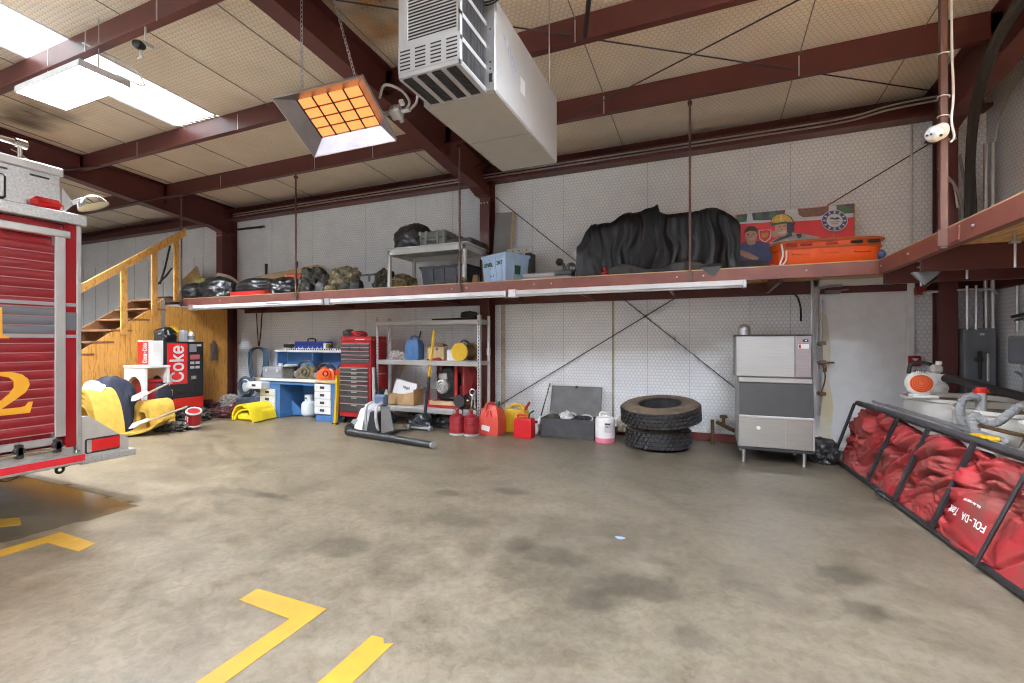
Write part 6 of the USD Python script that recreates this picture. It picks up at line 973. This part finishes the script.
# strip lights under the mezzanine edge
for k, (a_, b_) in enumerate(((-2.50, .40), (-5.85, -2.60), (-9.35, -5.95))):
    sl_ = thing('strip_light', ['unlit white strip light under the mezzanine edge above the ice machine side', 'unlit white strip light under the mezzanine edge above the shelving', 'unlit white strip light under the mezzanine edge above the workbench'][k], 'strip light', ((a_ + b_) / 2, 5.955, 2.07)); h2 = (b_ - a_) / 2
    P(sl_, 'channel', prism([(-.06, .03), (-.045, .088), (.045, .088), (.06, .03), (.02, .02), (-.02, .02)], 'x', -h2, h2), white_paint)
    P(sl_, 'dead_tube', cyl((-h2 + .04, -.03, .012), (h2 - .04, -.03, .012), .013, 8), grey_l); P(sl_, 'end_cap', box(-h2 - .006, -.06, .0, -h2 + .03, .06, .085, .003), galv); P(sl_, 'end_cap', box(h2 - .03, -.06, .0, h2 + .006, .06, .085, .003), galv)
    P(sl_, 'bracket', box(-h2 - .05, -.07, -.005, -h2 + .06, .06, .1, .003), galv)
S('fixture_cord', cat(box(-7.3, 5.90, 2.10, -6.9, 5.93, 2.14, .01)), black_p, 'small dark ballast box on the strip light above the workbench', 'box')

# ================================================================== right side
cam_ = atY(940, 133, 4.44); sc_ = thing('security_camera', 'white turret security camera on the brown hanger post', 'camera', (1.615, 4.43, 3.02)); P(sc_, 'base', lathe([(0, 0), (.055, 0), (.06, .02), (.05, .05), (0, .055)], (0.0, .0, .0), 20, (-.9, -.35, -.1)), white_plas); P(sc_, 'ball', xf(ICO[3], (-.055, -.02, -.02), s=.06), white_plas); P(sc_, 'lens_face', lathe([(0, .0), (.028, 0), (.03, .012), (0, .014)], (-.095, -.058, -.035), 16, (-.7, -.7, -.3)), white_paint)
for o in (-.012, .012): P(sc_, 'lens', lathe([(0, 0), (.008, 0), (.008, .004), (0, .005)], (-.105 - o * .7, -.068 + o * .7, -.039), 10, (-.7, -.7, -.3)), black_p)
P(sc_, 'infrared_window', lathe([(0, 0), (.010, 0), (.010, .004), (0, .005)], (-.04, -.075, -.055), 10, (-.3, -.8, -.5)), black_p)
S('camera_cable', tube(curve([(1.675, 4.46, 4.35), (1.675, 4.46, 3.7), (1.685, 4.46, 3.3), (1.672, 4.455, 3.1), (1.688, 4.455, 2.98), (1.67, 4.46, 2.94)], 6), .008, 6), white_plas, 'white cable running down the camera post', 'cable')
for k, z in enumerate((3.62, 3.3, 3.15)): S('cable_tie', torus((1.642, 4.497, z), .036, .005, (.15, 0, 1), 14, 5), white_plas, f'white cable tie on the camera post, {["topmost", "middle one", "just above the camera"][k]}', 'cable tie')
bd = thing('cable_bundle', 'thick black cables bending down from the roof beside the corner column', 'cable', (0, 0, 0))
for k in range(3): P(bd, 'cable', tube(curve([tuple(atY(u, v, Y_) + [.035 * k, .03 * k, 0]) for u, v, Y_ in ((1022, -8, 4.9), (1006, 18, 5.2), (990, 48, 5.5), (978, 85, 5.9), (971, 120, 6.3), (968, 165, 6.7))] + [(2.72 + .035 * k, 6.88, 2.9), (2.72 + .035 * k, 6.9, 2.31)], 7), .026 - .004 * k, 8), black_r)
P(bd, 'cable', tube(curve([(2.66, 6.9, 3.6), (2.72, 6.92, 3.2), (2.73, 6.94, 2.8), (2.76, 6.96, 2.31)], 7), .016, 8), grey_m); P(bd, 'cable', tube(curve([(2.52, 6.85, 3.35), (2.62, 6.9, 3.25), (2.70, 6.92, 2.9), (2.71, 6.94, 2.31)], 7), .016, 8), grey_m)
for k, x in enumerate((2.93, 2.99)): S('riser_conduit', cat(tube([(x, 7.0, 2.31), (x, 7.0, 3.72)], .021, 10), tube([(x, 7.0, 1.6), (x, 7.0, 2.25)], .021, 10)), galv, f'bright vertical conduit in the right corner, {"left" if k == 0 else "right"} one of the pair', 'pipe')
S('conduit', tube(curve([(3.0, 6.98, 3.72), (2.98, 6.8, 3.95), (2.95, 6.2, 4.2), (2.93, 5.0, 4.32), (2.93, 3.5, 4.42)], 8), .014, 8), galv, 'grey conduit following the right rafter up to the roof', 'pipe')
S('conduit_clamp', cat(box(2.88, 6.96, 2.90, 3.06, 7.05, 2.94, .006), box(2.98, 6.965, 2.76, 3.06, 7.03, 2.96, .01)), teal, 'blue clamp on the vertical conduits in the right corner', 'clamp')
S('conduit', tube(curve([(2.5, 6.98, 3.5), (2.53, 6.96, 3.35), (2.62, 6.94, 3.28), (2.66, 6.94, 3.0)], 6), .01, 6), white_plas, 'white looped wire in front of the corner column top', 'wire')
for k, x in enumerate((2.74, 2.82, 3.06)): S('service_conduit', tube(curve([(x, 6.93 if x < 3 else 6.7, 1.55), (x, 6.93 if x < 3 else 6.7, 2.0), (x, 6.93 if x < 3 else 6.7, 2.09)] , 4), .013, 7), galv, f'thin conduit entering the grey panel box, {["left one", "middle one", "right one near the wall"][k]}', 'pipe')
ep = thing('electrical_panel', 'grey electrical panel box in the right corner behind the white tubs', 'electrical panel', (2.86, 7.0, .72)); P(ep, 'enclosure', box(-.15, -.08, 0, .13, .24, .88, .008), panel_grey); P(ep, 'door', box(-.14, -.095, .02, .06, -.078, .86, .006), M('panel_blue_grey', (.15, .165, .19), .4)); P(ep, 'handle', cat(box(-.04, -.13, .30, -.01, -.09, .62, .008), box(-.07, -.125, .50, .0, -.1, .55, .004)), black_p); P(ep, 'hasp', box(.03, -.13, .28, .055, -.09, .60, .006), alum); P(ep, 'label', box(-.02, -.0965, .80, .02, -.095, .825, 0), white_paint)
jb = thing('junction_box', 'grey junction box on the right wall above a pipe', 'electrical box', (3.0, 6.35, 1.22)); P(jb, 'box', box(-.10, -.16, 0, .085, .16, .29, .012), grey_m); P(jb, 'cover', box(-.11, -.14, .02, -.10, .14, .27, .004), M('cover_blue_grey', (.20, .22, .25), .4)); P(jb, 'pipe', tube([(-.02, .0, -1.2), (-.02, 0, .0)], .035, 10), galv); P(jb, 'collar', cyl((-.02, 0, -.05), (-.02, 0, .0), .05, 14), galv)
S('wall_rod', cat(tube([(3.07, 6.8, 1.72), (2.95, 6.2, 1.74)], .018, 8), tube([(3.07, 6.75, 1.68), (2.98, 6.25, 1.70)], .012, 8)), black_p, 'short black rods on the right wall left of the junction box', 'rod')
S('hanging_cable', tube(curve([(3.05, 6.7, 1.12), (2.98, 6.5, 1.12), (2.96, 6.35, 1.06), (2.97, 6.3, .8)], 6), .014, 7), grey_m, 'grey cord hanging on the right wall above the white tubs', 'cord')
S('wall_hook', tube(curve([(3.07, 5.9, 3.6), (3.05, 6.0, 3.42), (3.04, 6.2, 3.36), (3.05, 6.24, 3.4)], 6), .01, 6), black_p, 'black hooked wire on the upper right wall', 'wire')
al_ = thing('fire_alarm', 'red fire alarm box with pale face on the wall by the door', 'alarm', (2.375, 7.29, 1.14)); P(al_, 'housing', box(-.06, -.03, 0, .06, .07, .13, .008), red_p); P(al_, 'face', prism([(-.035, .03), (.035, .03), (0, .065), (.035, .1), (-.035, .1), (0, .065)], 'y', -.034, -.029), white_paint)
S('alarm_horn', cat(box(2.37, 7.2, 2.03, 2.47, 7.3, 2.13, .01), box(2.39, 7.27, 2.05, 2.45, 7.365, 2.11, 0)), red_dark, 'dark red alarm horn above the door frame corner', 'alarm')
hl_ = atY(925, 279, 5.2); wl_ = thing('hanging_lamp', 'small pale lamp shade hanging under the right mezzanine', 'lamp', (hl_[0], 5.2, hl_[2] + .01)); P(wl_, 'shade', hull([(-.10, -.05, .05), (.11, .0, .06), (.11, .04, .06), (-.10, .02, .05), (-.08, -.05, .02), (.09, -.02, .03), (-.03, -.06, -.07), (-.01, -.02, -.07)]), grey_m); P(wl_, 'rear_shell', hull([(.0, .02, -.08), (.11, .05, .0), (.0, .06, .05), (.09, .08, .05), (.04, .07, -.07)]), grille_dk); P(wl_, 'hook', tube([(-.02, 0, .06), (-.02, 0, .2)], .008, 6), galv)
for k, u in enumerate((921, 967, 1015)):
    hk = atX(u, 266, 2.1 if k else 1.95); S('joist_hook', cat(tube([(hk[0], hk[1], 2.0), (hk[0], hk[1], 2.266)], .009, 6), box(hk[0] - .03, hk[1] - .02, 2.18, hk[0] + .03, hk[1] + .02, 2.2, .003)), galv, f'pale hanger hook under the right mezzanine, {["nearest the door", "middle one", "nearest the right edge"][k]}', 'hook')
S('wall_conduit', tube(curve([(2.42, 7.22, 2.05), (2.7, 7.0, 2.05), (2.95, 6.95, 2.04), (3.0, 6.93, 1.98)], 6), .014, 7), galv, 'pale conduit crossing above the door corner to the panel', 'pipe')

# white tubs behind the rack
def tub(c, R, Hh, lab):
    t = thing('plastic_tub', lab, 'tub', c); P(t, 'shell', lathe([(0, 0), (R * .86, 0), (R * .92, .04), (R * .98, Hh - .04), (R * 1.03, Hh - .03), (R * 1.03, Hh), (R * .96, Hh), (R * .9, .08), (0, .06)], n=48), cream_plas); P(t, 'dirty_contents', lathe([(0, Hh - .05), (R * .955, Hh - .05), (R * .955, Hh - .09), (0, Hh - .09)], n=40), M('tub_dirt', (.30, .24, .17), .8, var=.4, scale=10) if 'far' in lab else '/World/Looks/tub_dirt')
    return t
tub((2.42, 6.28, 0), .46, .87, 'large white plastic tub in the far right corner carrying the leaf blower'); tub((2.46, 5.33, 0), .44, .87, 'second white plastic tub with the grey hose hanging over it'); tub((2.50, 4.42, 0), .42, .86, 'third white plastic tub at the right picture edge')
# handheld blower with its black tube
hb = atY(928, 391, 6.05); l_ = thing('leaf_blower', 'white and orange handheld leaf blower with long black tube on the tubs', 'leaf blower', (2.0, 5.98, .89))
P(l_, 'fan_housing', lathe([(0, -.06), (.13, -.06), (.155, -.03), (.155, .04), (.12, .07), (0, .07)], (0, 0, .165), 28, (-.25, -1, 0)), white_plas); P(l_, 'intake_grille', lathe([(0, .0), (.11, 0), (.11, .012), (.06, .024), (0, .026)], (-.016, -.066, .165), 24, (-.25, -1, 0)), orange)
for k in range(4): P(l_, 'grille_ring', torus((-.022, -.09, .165), .03 + .022 * k, .004, (-.25, -1, 0), 24, 5), M('grille_orange', (.45, .06, .01), .5) if k == 0 else '/World/Looks/grille_orange')
P(l_, 'volute_outlet', hull([(.05, -.07, .10), (.05, .07, .10), (.05, -.07, .3), (.05, .07, .3), (.22, -.05, .18), (.22, .05, .18), (.22, -.05, .28), (.22, .05, .28)]), white_plas); P(l_, 'engine', cat(box(.08, -.08, .29, .2, .06, .40, .03), lump((.14, 0, .05), (.24, .2, .15), 301, .2, 3, 3)), M('engine_grey', (.45, .44, .42), .5)); P(l_, 'handle', tube(curve([(-.12, .0, .28), (-.09, 0, .40), (.03, 0, .42), (.14, 0, .38)], 6), .022), black_p); P(l_, 'fuel_cap', cyl((.17, -.02, .40), (.17, -.02, .44), .03), white_plas); P(l_, 'stand', box(-.1, -.08, -.02, .16, .08, .03, .01), white_plas)
UsdGeom.Xformable(stage.GetPrimAtPath(l_)).AddScaleOp().Set(Gf.Vec3f(.82, .82, .82)); e1 = np.array([2.40, 4.2, .94]); P(l_, 'blower_tube', tube([(.20, 0, .23), (.27, -.12, .235), tuple((e1 - [2.0, 5.98, .89]) / .82)], [.05, .046, .042], 14), black_p); P(l_, 'model_label', text('STIHL', .03, (-.10, -.085, .305), (1, 0, 0), (0, -.3, 1), .002, True), grille_dk, False)
gh = thing('suction_hose', 'grey corrugated hose looping over the second white tub', 'hose', (0, 0, 0)); pth = curve([atY(u, v, 5.15) for u, v in ((979, 399), (971, 396), (963, 400), (959.5, 410), (961, 421), (966, 430))], 10); P(gh, 'hose', tube(pth, .03 + .0025 * np.sin(np.arange(len(pth)) * 2.2), 10), grey_m); pth = curve([atY(u, v, 4.75) for u, v in ((1040, 402), (1024, 405), (1010, 413), (1000, 421), (990, 424), (980, 419), (975, 415), (972, 420), (976, 430))], 10); P(gh, 'hose', tube(pth, .03 + .0025 * np.sin(np.arange(len(pth)) * 2.2), 10), grey_m)
P(gh, 'red_cap', xf(cat(cyl((0, 0, .0), (0, 0, .05), .036, 14), box(-.05, -.02, .0, .05, .02, .03, .006)), atY(981, 393, 5.2)), red_bright, label='red cap'); P(gh, 'fitting', xf(cyl((0, 0, -.15), (0, 0, .0), .035, 14), atY(981, 393, 5.2)), grey_l)

# folded water tank in its dark frame, leaning towards the right wall
Bp, Bq = np.array([1.42, 6.62, .03]), np.array([1.66, 3.05, .03]); Tp, Tq = np.array([1.64, 6.62, .72]), np.array([1.93, 3.05, .72])
def fr_(s, h_, out=0.0):
    b_ = Bp + (Bq - Bp) * s; t_ = Tp + (Tq - Tp) * s; p = b_ + (t_ - b_) * h_; n_ = np.cross(t_ - b_, Bq - Bp); n_ = n_ / np.linalg.norm(n_); n_ = n_ if n_[0] < 0 else -n_
    return p + n_ * out
rk = thing('folding_tank', 'red folding water tank packed in a leaning dark steel frame', 'water tank', (1.6, 4.8, 0)); O5 = (-1.6, -4.8, 0)
P(rk, 'bottom_rail', xf(cat(tube([fr_(0, 0), fr_(1, 0)], .024, 8), tube([fr_(0, -.01, -.05), fr_(1, -.01, -.05)], .018, 8)), O5), black_p)
P(rk, 'top_rail', xf(tube([fr_(-.01, 1), fr_(1, 1)], .03, 10), O5), grey_d); P(rk, 'top_rail', xf(tube([fr_(-.01, 1.0, -.09), fr_(1, 1.0, -.09)], .036, 10), O5), grey_m); P(rk, 'top_channel', xf(hull([tuple(fr_(s_, 1.04, o)) for s_ in (0, 1) for o in (-.01, -.17)] + [tuple(fr_(s_, 1.01, o)) for s_ in (0, 1) for o in (-.01, -.17)]), O5), galv); P(rk, 'rear_rail', xf(tube([fr_(-.01, 1.02, -.2), fr_(1, 1.02, -.2)], .024, 10), O5), grey_d)
bars = [(atX(u0, v0, 1.5), atX(u1, v1, 1.75)) for u0, v0, u1, v1 in ((840, 456, 867, 409), (864, 478, 884, 444.5), (890, 499, 911.5, 462), (980, 565, 1024, 496))]
def s_of(y): return (6.62 - y) / (6.62 - 3.05)
for s0, s1, o0, o1 in ((.0, .0, .03, .03), (.283, .305, .04, .04), (.446, .459, .04, .04), (.618, .628, .03, .04), (.797, .802, .09, .06), (.96, .96, .09, .06)): P(rk, 'cross_bar', xf(hull([tuple(fr_(s_ + q_, h_, o_ + r_)) for s_, h_, o_ in ((s0, .03, .03), ((s0 + s1) / 2, .5, o0), (s1, .98, o1)) for q_ in (-.006, .006) for r_ in (0, .02)]) if o0 < .05 else tube([fr_(s0, .0, o0), fr_(s1, 1.0, o0)], .013, 8), O5), black_p)
ns_, nh_ = 300, 90
SS, HH = np.meshgrid(np.linspace(.03, .995, ns_), np.linspace(0, 1, nh_), indexing='ij')
def bulge(s, h_):
    q = np.stack([s * 3.57 * 1.5, h_ * .75 * 1.3 + .35 * np.sin(s * 9), 0 * s + 2], -1)
    wv = meshkit.fbm(q * 1.2, 3, 31) - .5; q2 = q + wv[..., None] * [1.2, 1.0, 0]
    r1 = 1 - np.abs(2 * meshkit.fbm(q2 * [1.5, 2.4, 1], 3, 32) - 1); r2 = 1 - np.abs(2 * meshkit.fbm((q2 @ np.array([[.8, -.6, 0], [.6, .8, 0], [0, 0, 1]])) * [1.4, 5.0, 1], 3, 33) - 1)
    env = np.sin(PI * np.clip(h_ * .92 + .06, 0, 1)) ** .6
    calm = 1 - .97 * np.exp(-(((s - .71) / .07) ** 4 + ((h_ - .33) / .33) ** 4))
    up = np.clip((h_ - .35) / .5, 0, 1)
    c1 = np.clip((r1 - .74) / .26, 0, 1) ** 1.4; c2 = np.clip((r2 - .78) / .22, 0, 1) ** 1.4; r3 = 1 - np.abs(2 * meshkit.fbm(q2 * [4, 6, 1] + 9, 3, 36) - 1); return env * (.018 + .085 * up + .05 * np.exp(-((s - .70) / .09) ** 2) * (1 - up) + .05 * wv - calm * (.5 + .9 * up) * (.13 * c1 + .10 * c2) - .018 * np.clip((r3 - .8) / .2, 0, 1) * calm)
D_ = bulge(SS, HH); dip = (.28 * np.clip(meshkit.fbm(np.stack([SS * 9, 0 * SS, 0 * SS + 1], -1), 3, 35) - .38, 0, 1) + .02)
b_ = Bp + (Bq - Bp) * SS[..., None]; t_ = Tp + (Tq - Tp) * SS[..., None]; n_ = np.array([-.94, -.05, .30]); n_ /= np.linalg.norm(n_)
Gf_ = b_ + (t_ - b_) * (HH * (1 - dip))[..., None] + n_ * D_[..., None]
Gb_ = Gf_[:, ::-1] - n_ * (D_[:, ::-1, None] + .10); G2 = np.concatenate([Gf_, Gb_[:, :1] , Gb_[:, -1:], Gf_[:, :1]], 1)
P(rk, 'red_vinyl', xf(cat(quadmesh(G2), capend(G2[0], True), capend(G2[-1], False)), O5), tank_red, 50)
dd_ = -(Bq - Bp) / np.linalg.norm(Bq - Bp)
def on_cloth(m):                                               # lay flat lettering onto the folded vinyl
    v = m.vertices; s_ = v[:, 0]; h_ = v[:, 1]; base = Bp + (Bq - Bp) * s_[:, None]; tt = Tp + (Tq - Tp) * s_[:, None]; dp_ = .28 * np.clip(meshkit.fbm(np.stack([s_ * 9, 0 * s_, 0 * s_ + 1], -1), 3, 35) - .38, 0, 1) + .02
    return tri(base + (tt - base) * (h_ * (1 - dp_))[:, None] + n_ * (bulge(s_, h_) + .004 + v[:, 2])[:, None], m.faces)
def cloth_text(s, hgt, s0, h0, squeeze=1.0, shear=0.0):
    m = meshkit.text_mesh(s, hgt, .001, True); m = m.subdivide() if len(m.faces) < 4000 else m; v = m.vertices.copy(); x = v[:, 0] * squeeze + shear * v[:, 1]
    return on_cloth(tri(np.c_[s0 - x / 3.57, h0 - v[:, 1] / .75, v[:, 2]], m.faces))
P(rk, 'lettering', xf(cloth_text('FOL-DA', .055, .758, .36, .70), O5), white_ink, False, label='white upside down lettering'); P(rk, 'lettering', xf(cloth_text('Tank', .062, .690, .385, .72, .3), O5), white_ink, False, label='white upside down script'); P(rk, 'lettering', xf(cloth_text('FOL-DA-TANK INC', .016, .735, .50, .8), O5), white_ink, False)
S('ratchet_tie', cat(torus(fr_(.40, .02, .08), .035, .01, (.5, .8, .2)), tube(curve([fr_(.40, .0, .06), fr_(.42, .03, .12), fr_(.44, .0, .05)], 5), .01)), black_r, 'black strap tied around the lower rail of the tank frame', 'strap')
S('oar_handle', tube([fr_(.02, 1.10, -.10), fr_(.62, 1.09, -.12)], .018, 8), galv, 'long grey pole lying along the tank frame rail', 'pole')
yt = fr_(.575, 1.06, -.06); S('yellow_strap', cat(box(yt[0] - .03, yt[1] - .08, yt[2] - .01, yt[0] + .03, yt[1] + .06, yt[2] + .012, .006), box(yt[0] + .01, yt[1] - .14, yt[2] - .01, yt[0] + .06, yt[1] - .03, yt[2] + .016, .006)), yellow, 'yellow strap folded on the rail of the tank frame', 'strap')
S('garden_hoe', cat(tube([yt + [.05, .12, .06], yt + [.10, -.35, .07]], .015, 7), hull([yt + [.10, -.33, .08], yt + [.10, -.37, .08], yt + [.03, -.42, -.0], yt + [.04, -.38, -.01], yt + [.1, -.35, .06]])), copper, 'rusty short hoe lying beside the yellow strap', 'hoe')
S('wall_bar', cat(tube([atY(238, 229.5, 7.28), atY(264, 226.5, 7.28)], .025, 8), tube([atY(246, 228, 7.28), atY(246, 228, 7.28) + [0, .08, 0]], .02, 6), tube([atY(258, 227, 7.28), atY(258, 227, 7.28) + [0, .08, 0]], .02, 6)), black_p, 'short dark bar fixed high on the back wall right of the left column', 'bar')
S('garden_rake', cat(tube([atY(170, 246, 6.9), atY(165, 268, 6.7), atY(160, 284, 6.6)], .022, 6), tube([atY(158, 284, 6.5), atY(166, 276, 6.55), atY(172, 268, 6.6)], .02, 6), box(atY(158, 287, 6.6)[0], 6.5, DZ, atY(174, 287, 6.6)[0], 6.75, 2.46, .02)), black_p, 'black long handled tool standing behind the handrail posts', 'tool')
